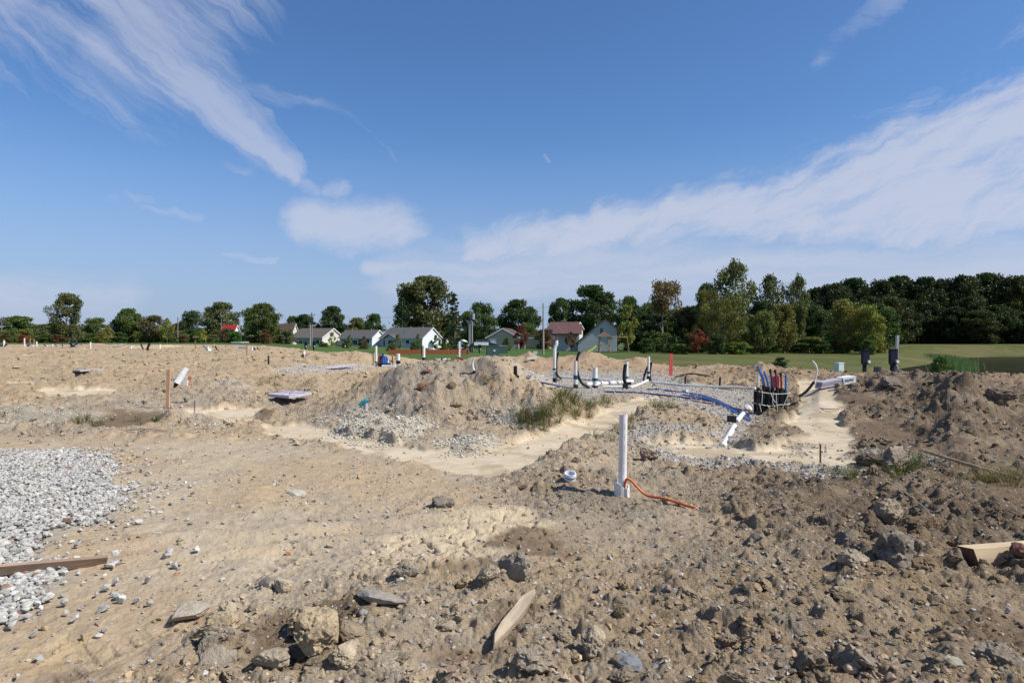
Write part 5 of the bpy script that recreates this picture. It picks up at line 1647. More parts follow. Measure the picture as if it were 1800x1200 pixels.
def street():
    P = []
    P.append(utility_pole(312.5, 557, 606, 135, .11, 'bare utility pole between the yellow green young tree and the dark rounded tree'))
    P.append(utility_pole(389, 553, 606, 140, .10, 'thin pole rising beside the bright red barn roof', cross=True))
    P.append(utility_pole(548, 549, 613, 130, .15, 'utility pole carrying a grey transformer beside the cream gabled bungalow', True, True))
    utility_pole(545.3, 571, 613, 129, .10, 'short stub pole close against the transformer pole', matl=M_GALV)
    P.append(utility_pole(827, 541, 620, 110, .12, 'tallest of three thin poles beside the dark spruce', trans=True, lean=-.006))
    utility_pole(824.5, 566, 620, 110.4, .07, 'thin pole on the spruce side of three close poles', matl=M_GALV)
    utility_pole(830.2, 566, 620, 109.6, .09, 'pale pole on the tan house side of three close poles', matl=M_GALV)
    P.append(utility_pole(955, 533, 622, 88, .11, 'single grey utility pole on the lawn before the cream two storey house', matl=mat('silvered_pole', (.30, .285, .26), .9, noise=.2, scale=6)))
    tips = P
    for i, (a, b) in enumerate(((tips[0], tips[2]), (tips[2], tips[3]), (tips[3], tips[4]), (tips[4], Vector((33, 92, 5.6))))):
        m = MB(); n = 14
        m.tube([a.lerp(b, k / n) - Vector((0, 0, 4 * .8 * (k / n) * (1 - k / n))) for k in range(n + 1)], .016, 4)
        lab = ['sagging wire from the bare utility pole to the transformer pole', 'sagging wire from the transformer pole to the three thin poles', 'sagging wire from the three thin poles to the single grey pole', 'sagging wire from the single grey pole towards the dark thicket'][i]
        tag(m.build('power_line', M_BLACK), lab, 'power line')
    # guy wire
    m = MB(); m.tube([tips[4], (tips[4].x + 2.6, 88, tips[4].z - 3.4)], .014, 4); tag(m.build('guy_wire', M_GALV), 'thin guy wire sloping off the top of the single grey pole', 'wire')

    # meter pedestals near the bungalows
    for px, top, base, lab in ((537.5, 601, 615, 'navy meter pedestal on the spruce-far side of the transformer pole'.replace('spruce-far side', 'garden shed side')), (552, 600, 615, 'navy meter pedestal between transformer pole and cream gable'), (843, 606, 620, 'navy meter pedestal behind the crest of the big spoil heap'), (743, 610, 626, 'navy meter pedestal right behind a white riser pipe')):
        pedestal(px, top, base, 62, lab)
    t = thing('transformer_box', 'large dark green transformer box in front of the tan gable', 'transformer', at(866, 626, 60), math.radians(8))
    m = MB(); m.box((0, 0, .42), (1.05, .9, .9)); m.build('cabinet', M_BOXGREEN, t); m = MB(); m.box((0, 0, .90), (1.1, .95, .06)); m.build('lid', M_BOXGREEN, t)
    m = MB(); m.box((0, 0, -.1), (1.2, 1.1, .12)); m.build('pad', M_GALV, t); m = MB(); m.box((.1, -.47, .5), (.16, .02, .12)); m.build('warning_plate', M_WHITE, t)
    t = thing('grey_box', 'lower dark grey utility box next to large green transformer box', 'utility box', at(884, 621, 66), .1)
    m = MB(); m.box((0, 0, .35), (.9, .7, .7)); m.build('cabinet', M_BOXGREEN, t); m = MB(); m.box((0, 0, .72), (.95, .75, .05)); m.build('lid', M_GALV, t)
    # swing set with yellow slide
    u = 95 / F; t = thing('swing_set', 'wooden swing set with roofed platform and yellow slide on the lawn', 'swing set', ((1062 - 900) * u, 95, EYE - 20 * u))
    for sx in (-.7, .7):
        for sy in (-.6, .6):
            q = MB(); q.tube([(sx, sy, -.4), (sx * .9, sy, 2.3)], .06, 6); q.build('post', M_WOOD, t)
    q = MB(); q.box((0, 0, 1.1), (1.6, 1.4, .1)); q.build('platform', M_WOOD, t)
    q = MB(); q.prism([(-1.0, 2.25), (1.0, 2.25), (0, 2.9)], -.8, .8, 'Y'); q.build('canopy', M_WOOD, t)
    q = MB(); q.tube([(.7, 0, 2.2), (3.2, 0, 2.2), (3.6, .5, -.3)], .06, 6); q.build('swing_beam', M_WOOD, t)
    M_Y = mat('yellow_plastic', (.62, .62, .06), .4)
    q = MB(); pts = [(-.7, -.2, 1.15), (-1.2, -.3, .85), (-1.8, -.4, .38), (-2.3, -.5, .12), (-2.55, -.55, .10)]
    for a, b in zip(pts[:-1], pts[1:]):
        a, b = Vector(a), Vector(b); m_ = (a + b) / 2; d = b - a
        q.box(m_, (d.length + .03, .42, .05), ry=math.atan2(-d.z, math.hypot(d.x, d.y)), rz=math.atan2(d.y, d.x))
        for s in (-.22, .22):
            q.box(m_ + Vector((0, s, .08)), (d.length + .03, .03, .18), ry=math.atan2(-d.z, math.hypot(d.x, d.y)), rz=math.atan2(d.y, d.x))
    q.build('slide', M_Y, t)
    # orange silt fence
    M_O = mat('orange_net', (.40, .10, .04), .8, noise=.3, scale=12)
    t = thing('silt_fence', 'low orange silt fence along the lawn behind the spoil', 'fence', at(690, 622, 64))
    m = MB(); m.box((3.4, 0, .20), (7.6, .03, .42), rz=.02); m.build('net', M_O, t)
    for k in range(5):
        q = MB(); q.box((-.3 + 1.85 * k, .04, .2), (.05, .04, .7)); q.build('stake', M_WOOD, t)
    car('dark_car', 'dark parked car in front of the cream two storey house', 995, 612, 150, 4.3, (.03, .04, .06), math.radians(8))
    car('dark_car', 'dark pickup-sized car with a white roof load beside the three thin poles'.replace('pickup-sized ', ''), 851, 613, 110, 4.2, (.02, .022, .026), math.radians(5))
    m = MB(); m.box(at(846, 604, 108), (2.2, 1.2, .5)); tag(m.build('white_crate', M_WHITE), 'white crate on top of the car by the three thin poles', 'crate')
    m = MB(); m.tube([at(3, 586, 170), at(3, 557, 170)], .12, 6); m.box(at(3, 562, 170), (3.4, .2, .12)); m.box(at(3, 565, 170), (2.4, .2, .12)); tag(m.build('utility_pole', M_POLE), 'far pale pole with two crossarms at the end of the tree row', 'utility pole')


M_RUB = mat('tyre_rubber', (.02, .02, .02), .8)


def car(name, label, px, base, Y, L, col, rz):
    u = Y / F; t = thing(name, label, 'car', ((px - 900) * u, Y, EYE - (base - 600) * u), rz)
    s = L / 4.3
    m = MB(); m.prism([(-2.15 * s, .35), (2.15 * s, .35), (2.15 * s, .75), (1.5 * s, .95), (-1.9 * s, 1.0), (-2.15 * s, .8)], -.85, .85, 'Y'); b = m.build('body', mat('car_paint_' + str(px), col, .25, spec=.7), t)
    m = MB(); m.prism([(-1.6 * s, .95), (1.25 * s, .93), (.6 * s, 1.45), (-1.2 * s, 1.48)], -.72, .72, 'Y'); m.build('cabin', M_GLASS, t)
    m = MB(); m.box((-.3 * s, 0, 1.49), (1.9 * s, 1.4, .06)); m.build('roof', b.data.materials[0], t)
    for sx in (-1.35, 1.35):
        for sy in (-.8, .8):
            w = MB(); w.tube([(sx * s, sy - .1, .33), (sx * s, sy + .1, .33)], .33, 12); w.build('wheel', M_RUB, t)


def pedestal(px, top, base, Y, label, post=False):
    """electric meter pedestal: a navy box on a leg, with a round meter on its side"""
    u = Y / F; h = (base - top) * u
    t = thing('meter_pedestal', label, 'meter pedestal', at(px, base, Y), math.radians(6))
    w = h * .34
    m = MB(); m.box((0, 0, h * .66), (w, w * .55, h * .68)); m.build('cabinet', M_NAVY, t)
    m = MB(); m.box((-w * .12, 0, h * .13), (w * .42, w * .4, h * .40)); m.build('leg', M_NAVY, t)
    m = MB(); m.box((0, -.01, h * 1.005), (w * 1.06, w * .62, h * .03)); m.build('hood', M_NAVY, t)
    m = MB(); m.tube([(w * .28, -w * .27, h * .44), (w * .28, -w * .52, h * .44)], w * .26, 12); mt = m.build('meter', M_GALV, t)
    m = MB(); m.tube([(w * .28, -w * .521, h * .44), (w * .28, -w * .60, h * .44)], w * .19, 12); m.build('dial', M_WHITE, mt)
    if post:
        m = MB(); m.box((w * .62, w * .2, h * .78), (w * .34, w * .34, h * 1.75), ry=.06); m.build('post', M_GALV, t)
        m = MB(); m.tube([(w * .35, 0, h * .35), (w * .75, -.05, -.02)], w * .09, 6); m.build('brace', M_GALV, t)
    return t


houses()
street()

# ------------------------------------------------------------------ things lying on and standing in the site
M_ORANGE = mat('orange_cord', (.62, .115, .02), .5, noise=.15, scale=10)
M_BLUE = mat('blue_tube', (.035, .13, .40), .4, noise=.15, scale=10)
M_DBLUE = mat('dark_blue_tube', (.025, .040, .16), .45, noise=.2, scale=10)
M_REDT = mat('red_tube', (.24, .022, .022), .45, noise=.2, scale=10)
M_FOAM = mat('lilac_foam_board', (.44, .41, .47), .75, noise=.12, scale=4)
M_FOAM2 = mat('pink_foam_board', (.60, .47, .52), .75, noise=.1, scale=4)
M_GREYPANEL = mat('grey_panel', (.40, .38, .40), .8, noise=.15, scale=4)
M_STAKE = mat('stake_wood', (.50, .30, .17), .85, noise=.25, scale=6, stretch=(1, 1, .2))
M_REDPAINT = mat('red_painted_wood', (.66, .10, .085), .7, noise=.2, scale=8)
M_TEAL = mat('teal_plastic', (.02, .26, .28), .4)
M_RUST = mat('rusty_steel', (.10, .055, .035), .8)
M_PRINT = mat('grey_print', (.16, .17, .19), .6)
M_LIDBLUE = mat('lid_blue', (.10, .22, .62), .4)
M_WEED = M_LEAF


def stub(px, top, base, wpx, label, band=None, collar=None, coupling=None, Y=None, lean=0.0, hollow=True, group=None, name='riser_pipe', dep=None):
    """an upright white pipe end; band and collar are pixel rows on the photograph"""
    if Y is None:
        g = on(px, base)
    else:
        g = at(px, base, Y)
    u = g.y / F; r = wpx * u / 2; h = (base - top) * u
    t = thing(name, label, 'pipe', g, 0, group)
    m = MB(); m.tube([(0, 0, -.25), (lean * h, 0, h)], r, 16, hollow=hollow); m.build('pipe', M_PVC, t)
    if coupling:
        a, b = (base - coupling[0]) * u, (base - coupling[1]) * u
        m = MB(); m.tube([(lean * b, 0, b), (lean * a, 0, a)], r * 1.14, 16); m.build('coupling', M_SLEEVE, t)
    if band:
        a, b = (base - band[0]) * u, (base - band[1]) * u
        m = MB(); m.tube([(lean * b, 0, b), (lean * a, 0, a)], r * 1.20, 16); m.build('band', M_GREENTAPE, t)
    if collar:
        a = (base - collar) * u
        m = MB(); m.tube([(0, 0, -.1), (0, 0, a)], r * 1.22, 16); m.build('collar', M_BLACK, t)
    return t


def hose(pts, r, name, label, matl, cat='conduit', n=8, parent=None, lift=True, group=None):
    """a tube through photograph pixels given as (px, py) on the ground or (px, py, Y) in the air"""
    P = []
    for p in pts:
        if len(p) == 2:
            g = on(*p); P.append(g + Vector((0, 0, r * .8)))
        else:
            P.append(at(*p))
    m = MB(); m.tube(bez(P, 7), r, n)
    o = m.build(name, matl, parent)
    if parent is None: tag(o, label, cat, group)
    return o


def foreground_pipe():
    g = on(1093, 872)
    u = g.y / F; h = (872 - 731) * u; r = 14.5 * u / 2
    t = thing('standing_pipe', 'tall white plastic pipe standing in a wider white sleeve in the foreground dirt', 'pipe', g)
    lean = .02
    m = MB(); m.tube([(-.0, 0, -.3), (lean * h, 0, h)], r, 24, hollow=True); m.build('pipe', M_PVC, t)
    # cut sleeve round its foot, left open at the top
    R = 13.5 * u; n = 24; vs = []; fs = []
    for k in range(n):
        a = 2 * math.pi * k / n
        zt = .115 + .035 * math.cos(a - 2.6) + .012 * math.cos(3 * a)
        for rr, z in ((R, -.2), (R, zt), (R * .86, zt), (R * .86, -.2)):
            vs.append((math.cos(a) * rr, math.sin(a) * rr, z))
    for k in range(n):
        j = (k + 1) % n
        for q in range(3):
            fs.append((k * 4 + q, j * 4 + q, j * 4 + q + 1, k * 4 + q + 1))
    m = MB(); m.add(vs, fs, False); m.build('sleeve', M_PVC, t)
    rng = random.Random(2)
    m = MB(); z = .15
    while z < h - .1:
        L = rng.uniform(.004, .016)
        x0 = lean * z
        a = -1.35
        m.box((x0 + math.cos(a) * (r + .0006), math.sin(a) * (r + .0006), z), (.0035, .0012, L), rz=a + math.pi / 2)
        z += L + (rng.uniform(.004, .010) if rng.random() < .85 else .05)
    m.build('print', M_PRINT, t)
    tip = on(1222, 899)
    P = [g + Vector((.02, -.03, .05)), g + Vector((.035, -.06, .165)), g + Vector((.09, -.09, .155)), on(1135, 878) + Vector((0, 0, .05)), on(1170, 887) + Vector((0, 0, .03)), on(1200, 894) + Vector((0, 0, .025)), tip + Vector((0, 0, .02))]
    m = MB(); m.tube(bez(P, 8), .0125, 10); tag(m.build('orange_cord', M_ORANGE), 'bright orange tube running from the foot of the tall white pipe over the dirt', 'tube')
    g = on(1002, 858)
    t = thing('pipe_cap', 'round white plastic cap with blue inside lying beside the tall white pipe', 'cap', g + Vector((0, 0, .035)), .3)
    t.rotation_euler = (.30, -.05, .3)
    R = 10.8 * g.y / F
    m = MB(); n = 28; vs = []; fs = []
    prof = [(R * .93, -.03), (R * .93, .012), (R, .012), (R, .028), (R * .93, .028), (R * .93, .045), (R * .78, .045), (R * .74, .0)]
    for k in range(n):
        a = 2 * math.pi * k / n
        for rr, z in prof: vs.append((math.cos(a) * rr, math.sin(a) * rr, z))
    q = len(prof)
    for k in range(n):
        j = (k + 1) % n
        for i in range(q - 1): fs.append((k * q + i, j * q + i, j * q + i + 1, k * q + i + 1))
    m.add(vs, fs); m.build('rim', M_PVC, t)
    m = MB(); m.tube([(0, 0, -.01), (0, 0, .004)], R * .745, 28); m.build('inside', M_LIDBLUE, t)
    m = MB(); m.tube([(0, 0, -.004), (0, 0, .010)], R * .945, 28, cap=False); m.build('blue_line', M_LIDBLUE, t)


def rocks():
    def rock(name, label, cat, px, py, wpx, dims, col, seed, angular, rz=0.0, tilt=(0, 0), sink=.3, sub=3, mtl=None):
        g = on(px, py); s = wpx * g.y / F / 2
        v, f = stone_shape(seed, sub, angular, dims) if angular != 'clod' else clod_shape(seed)
        if angular == 'clod': v = v * np.array(dims) / np.array((1, .85, .62))
        me = mesh_np(name, v, f, smooth=False); me.materials.append(mtl or M_CLOD_O)
        o = bpy.data.objects.new(name, me); COL.objects.link(o)
        o.location = g + Vector((0, 0, s * dims[2] * (1 - 2 * sink))); o.scale = (s, s, s); o.rotation_euler = (tilt[0], tilt[1], rz); o.color = (*col, 1)
        return tag(o, label, cat)
    tan, ochre, grey, dark = (.42, .34, .245), (.46, .355, .22), (.33, .285, .23), (.22, .195, .17)
    rock('clay_lump', 'largest pale ochre clay lump at the bottom beside the dark muddy hollow', 'clay lump', 557, 1168, 92, (1, .9, .85), ochre, 401, 'clod', .4, sink=.2)
    rock('clay_lump', 'broad cracked ochre clay lump just above the largest pale one', 'clay lump', 545, 1118, 110, (1, .8, .6), ochre, 402, 'clod', 1.2, sink=.25)
    rock('clay_lump', 'yellowish clay lump below the flat tan slab', 'clay lump', 390, 1118, 66, (1, .8, .7), ochre, 403, 'clod', .2, sink=.2)
    rock('clay_lump', 'crumbling tan clay lump in the corner below gravel bed and flat tan slab', 'clay lump', 475, 1185, 80, (1, .8, .6), tan, 404, 'clod', 2.2, sink=.25)
    pale = (.52, .42, .285)
    rock('clay_lump', 'pale clay lump with a rounded top at the bottom edge beside largest ochre lump', 'clay lump', 605, 1190, 60, (1, .8, .8), pale, 441, 'clod', .9, sink=.2)
    rock('clay_lump', 'pale clay lump touching the flat tan slab on its muddy side', 'clay lump', 402, 1092, 52, (1, .8, .7), pale, 442, 'clod', 1.9, sink=.25)
    rock('clay_lump', 'grey crusted clay lump between long flat rock and cracked mud', 'clay lump', 720, 1030, 46, (1, .8, .7), (.33, .28, .21), 443, 'clod', .5, sink=.25)
    rock('clay_lump', 'ochre clay lump at the head of the row above the muddy hollow', 'clay lump', 500, 1042, 44, (1, .9, .8), pale, 444, 'clod', .2, sink=.2)
    rock('dark_stone', 'small dark stone wedged next to the ochre lump heading the row', 'stone', 467, 1040, 26, (1, .8, .9), (.15, .13, .12), 445, True, .4, sink=.2, mtl=M_STONE_O)
    rock('clay_lump', 'ridge of grey clay lumps behind the splintered stick, tallest of them', 'clay lump', 905, 1022, 70, (1, .7, .9), (.32, .27, .205), 446, 'clod', 2.5, sink=.2)
    rock('clay_lump', 'ochre lump leaning on the tallest grey clay lump behind the stick', 'clay lump', 858, 1040, 44, (1, .8, .8), tan, 447, 'clod', 1.2, sink=.2)
    rock('clay_lump', 'broad crumbling lump at the bottom edge below the splintered stick', 'clay lump', 940, 1190, 84, (1, .8, .6), (.34, .275, .20), 448, 'clod', .1, sink=.25)
    rock('clay_lump', 'big weathered grey lump in the bottom corner on the brown side', 'clay lump', 1745, 1168, 96, (1, .8, .5), (.27, .22, .16), 449, 'clod', .7, sink=.36)
    rock('clay_lump', 'dark lump at the bottom edge beside the oblong tan stone', 'clay lump', 1425, 1180, 76, (1, .8, .75), (.24, .18, .12), 450, 'clod', 1.7, sink=.2)
    rock('flat_slab', 'flat tan stone slab with broken dark end at the edge of the packed dirt', 'stone slab', 330, 1088, 96, (1, .72, .26), (.47, .40, .30), 411, True, .25, (.06, -.10), .15)
    rock('long_rock', 'long flat grey rock propped over a shadowed hollow near the splintered stick', 'rock', 668, 1078, 94, (1, .42, .24), (.30, .265, .22), 412, True, -.18, (.0, .12), .05, mtl=M_STONE_O)
    rock('pebble_stone', 'small smooth grey green cobble below the long flat grey rock', 'cobble', 638, 1108, 15, (1, .9, .9), (.30, .29, .24), 413, False, 0, sink=.15, mtl=M_STONE_O)
    rock('grey_boulder', 'largest grey boulder of caked clay with shaded dark face on the brown side', 'boulder', 1572, 996, 92, (1, .8, .75), (.26, .215, .165), 450, 'clod', .9, (.0, .0), .24)
    rock('clay_lump', 'lump of brown clay leaning in front of the largest grey boulder', 'clay lump', 1502, 1005, 60, (1, .8, .6), tan, 415, 'clod', .8, sink=.2)
    rock('clay_lump', 'upright brown clay lump just behind the largest grey boulder', 'clay lump', 1562, 935, 62, (1, .7, .9), (.36, .285, .20), 416, 'clod', .3, sink=.2)
    rock('slate_stone', 'smooth dark blue grey stone half buried at the bottom edge', 'stone', 1106, 1178, 62, (1, .7, .5), (.17, .175, .18), 417, False, .5, (.1, .2), .25, mtl=M_STONE_O)
    rock('clay_lump', 'tall ribbed clay lump above the smooth dark blue grey stone', 'clay lump', 1040, 1160, 64, (1, .8, .95), tan, 418, 'clod', 1.0, sink=.25)
    rock('pale_stone', 'thin pale flat stone lying alone on the packed dirt', 'stone', 521, 868, 42, (1, .5, .16), (.45, .42, .33), 419, True, -.2, (.25, .1), .0, mtl=M_STONE_O)
    rock('clay_lump', 'dark grey clod at the edge of the cracked pale mud', 'clay lump', 778, 888, 46, (1, .8, .55), (.24, .20, .155), 420, 'clod', .4, sink=.2)
    rock('clay_lump', 'brown clod beside the trench in front of the wire bundle', 'clay lump', 1140, 812, 44, (1, .8, .7), (.32, .24, .165), 421, 'clod', 2.0, sink=.2)
    rock('clay_lump', 'weedy brown clod beside the grass tufts near the rebar stake', 'clay lump', 1572, 832, 62, (1, .7, .9), (.33, .26, .19), 422, 'clod', .6, sink=.2)
    rock('clay_lump', 'flat dark clod under the weedy brown clod', 'clay lump', 1528, 818, 56, (1, .8, .5), (.17, .125, .09), 423, 'clod', 1.6, sink=.2)
    rock('tan_stone', 'smooth tan brick-sized stone at the bottom edge'.replace('brick-sized ', 'oblong '), 'stone', 1496, 1188, 34, (1, .7, .6), (.50, .37, .25), 424, False, .9, (0, .3), .2, mtl=M_STONE_O)
    rock('round_stone', 'rounded grey green cobble right of oblong tan stone'.replace('right of', 'beside the'), 'stone', 1672, 1188, 36, (1, .8, .5), (.36, .34, .26), 425, False, 0, sink=.2, mtl=M_STONE_O)
    rock('red_stone', 'dark red brown stone leaning on the fresh lumber', 'stone', 1792, 1004, 34, (1, .8, .7), (.16, .075, .055), 426, False, .3, sink=.2, mtl=M_STONE_O)
    rock('brick_chip', 'small orange brick chip on the packed dirt above the clay lumps', 'brick chip', 507, 972, 15, (1, .8, .8), (.42, .19, .10), 427, True, .5, sink=.2, mtl=M_STONE_O)
    rock('brown_clod', 'dark hollow brown clod on the face of the central heap', 'clay lump', 795, 690, 20, (1, .7, .9), (.20, .135, .085), 428, 'clod', .3, sink=.4)
    rock('root_clump', 'orange brown clump of roots on the face of the central heap', 'root clump', 748, 686, 34, (1, .7, .5), (.27, .15, .08), 429, 'clod', .3, sink=.4)
    rock('root_clump', 'reddish brown clump of roots near the crest of the central heap', 'root clump', 752, 664, 26, (1, .7, .4), (.22, .11, .07), 430, 'clod', .3, sink=.4)
    rock('clay_lump', 'large rounded tan clod low on the central heap above the pale trench', 'clay lump', 803, 716, 24, (1, .8, .7), (.42, .32, .20), 431, 'clod', .3, sink=.4)
    rock('clay_lump', 'long dark clod halfway up the dark heap on the far brown side', 'clay lump', 1758, 714, 64, (1, .5, .45), (.20, .15, .11), 432, 'clod', -.3, sink=.2)
    rock('clay_lump', 'round grey brown clod below the dark heap near the sand path', 'clay lump', 1565, 683, 34, (1, .8, .8), (.23, .19, .15), 433, 'clod', .2, sink=.2)


def timber():
    # splintered stick in the foreground
    a, b = on(868, 1156), on(945, 1064); a.z += .03; b.z += .05
    d = b - a; L = d.length; t = .018
    m = MB(); w = .062
    m.prism([(0, 0), (L * .12, w * .55), (L * .3, w * .8), (L * .8, w * .85), (L, w * .35), (L * .93, 0), (L * .6, -w * .25), (L * .25, -w * .2)], -t, t, 'Z')
    o = m.build('splintered_stick', mat('grey_driftwood', (.40, .315, .215), .9, noise=.3, scale=14, stretch=(.2, 1, 1), bump=.004, bscale=50))
    o.location = a; o.rotation_euler = (.25, -math.asin(d.z / L), math.atan2(d.y, d.x)); tag(o, 'splintered flat wooden stick lying in the foreground mud', 'stick')
    # board on the gravel
    a, b = on(-150, 1052), on(188, 994); a.z += .13; b.z += .02
    d = b - a; L = d.length
    m = MB(); m.box((L / 2, 0, 0), (L, .024, .075)); o = m.build('wooden_board', mat('brown_board', (.30, .20, .135), .85, noise=.3, scale=9, stretch=(.15, 1, 1), bump=.003, bscale=60))
    o.location = a; o.rotation_euler = (0.5, -math.asin(d.z / L), math.atan2(d.y, d.x)); tag(o, 'long thin brown board lying across the edge of the pale gravel bed', 'board')
    # lumber block
    a = on(1716, 1000); t = thing('lumber_beam', 'thick offcut of fresh yellow lumber sunk in the brown mud', 'lumber', a + Vector((0, 0, .02)), math.radians(-3))
    u = a.y / F; t.rotation_euler = (-.12, .0, math.radians(12))
    m = MB(); h = 34 * u; L = .62; m.prism([(0, -h * .35), (L, -h * .35), (L, h * .8), (-.05, h * .8)], -.04, .10, 'Y'); m.build('beam', M_LUMBER, t)
    m = MB(); m.add([(-.0535, -.039, h * .79), (-.0025, -.039, -h * .34), (-.0025, .099, -h * .34), (-.0535, .099, h * .79)], [(0, 1, 2, 3)]); m.build('shaded_end', mat('shaded_end', (.13, .065, .04), .9, noise=.3, scale=30), t)  # end face coloured dark brown to hold its shade
    # pole lying across the brown ground
    P = [on(1622, 803), on(1700, 826), on(1790, 848)]
    m = MB(); m.tube([p + Vector((0, 0, .05)) for p in P], .022, 7); tag(m.build('thin_pole', M_WOOD), 'thin bare pole lying across the brown ground beyond the grass tufts', 'pole')
    def stake(px, top, base, wpx, label, mtl, Y=None, name='survey_stake', lean=0.0, cat='stake', steel=False):
        g = on(px, base) if Y is None else at(px, base, Y); u = g.y / F; w = wpx * u; h = (base - top) * u
        m = MB()
        if steel: m.tube([(0, 0, -.2), (lean * h, 0, h)], w / 2, 8)
        else:
            m.box((lean * h / 2, 0, h / 2 - .1), (w, w * .45, h + .2), ry=math.atan(lean))
        tag(m.build(name, mtl, None, g), label, cat)
    stake(294, 655, 724, 6, 'bare wooden survey stake standing beside the muddy hollow', M_STAKE, lean=.03)
    stake(1179, 622, 661, 5.5, 'red painted wooden stake standing beyond the gravel pad', M_REDPAINT, lean=.02)
    stake(1442, 775, 819, 3.2, 'rusty steel rod standing in the corner of the sand trench', M_RUST, steel=True, name='steel_rod', cat='rod')
    stake(342, 702, 726, 1.6, 'thin rusty rod standing in the pale gravel near the wooden survey stake', M_RUST, steel=True, name='steel_rod', cat='rod')
    stake(656, 617, 642, 1.8, 'dark thin rod beside the white riser and blue tubes', M_RUST, steel=True, name='steel_rod', cat='rod')
    stake(690, 626, 645, 2.0, 'dark rod between the blue tubes and the short fat white stub', M_RUST, steel=True, name='steel_rod', cat='rod')
    stake(472, 625, 642, 3, 'short dark pipe end on the spoil in front of the bungalows', M_BLACK, steel=True, name='dark_stub', cat='pipe')
    stake(434, 607, 625, 3, 'small wooden stake behind the pale grey panel', M_STAKE)
    stake(344, 607, 614, 3, 'short reddish stake on the crest of the far spoil', M_STAKE)
    stake(53, 594, 607, 1.6, 'thin grey stake among the farthest white stubs', M_WOOD)
    stake(60, 596, 607, 2.0, 'second thin stake next to the farthest white stubs', M_WOOD)
    # dead twig on the ground
    for k, (pts, lab) in enumerate((([(235, 777), (243, 770), (246, 765)], 'forked dry twig lying on the packed dirt'), ([(220, 766), (255, 765), (295, 763)], 'long dark stick at the edge of the muddy hollow'), ([(1390, 711), (1450, 716), (1475, 717)], 'thin dark rod lying across the sand path'),
                                    ([(925, 690), (950, 700), (985, 708)], 'pale stick lying on the flank of the central heap'), ([(1590, 890), (1640, 905), (1662, 902)], 'dark twig among the clods of the brown side'))):
        m = MB(); P = [on(*p) + Vector((0, 0, .03)) for p in pts]; m.tube(bez(P, 4), .010, 6)
        if k == 0: m.tube([P[1], P[1] + Vector((.12, .1, .06))], .006, 5)
        tag(m.build('dry_stick', M_POLE if k != 3 else M_WOOD), lab, 'stick')


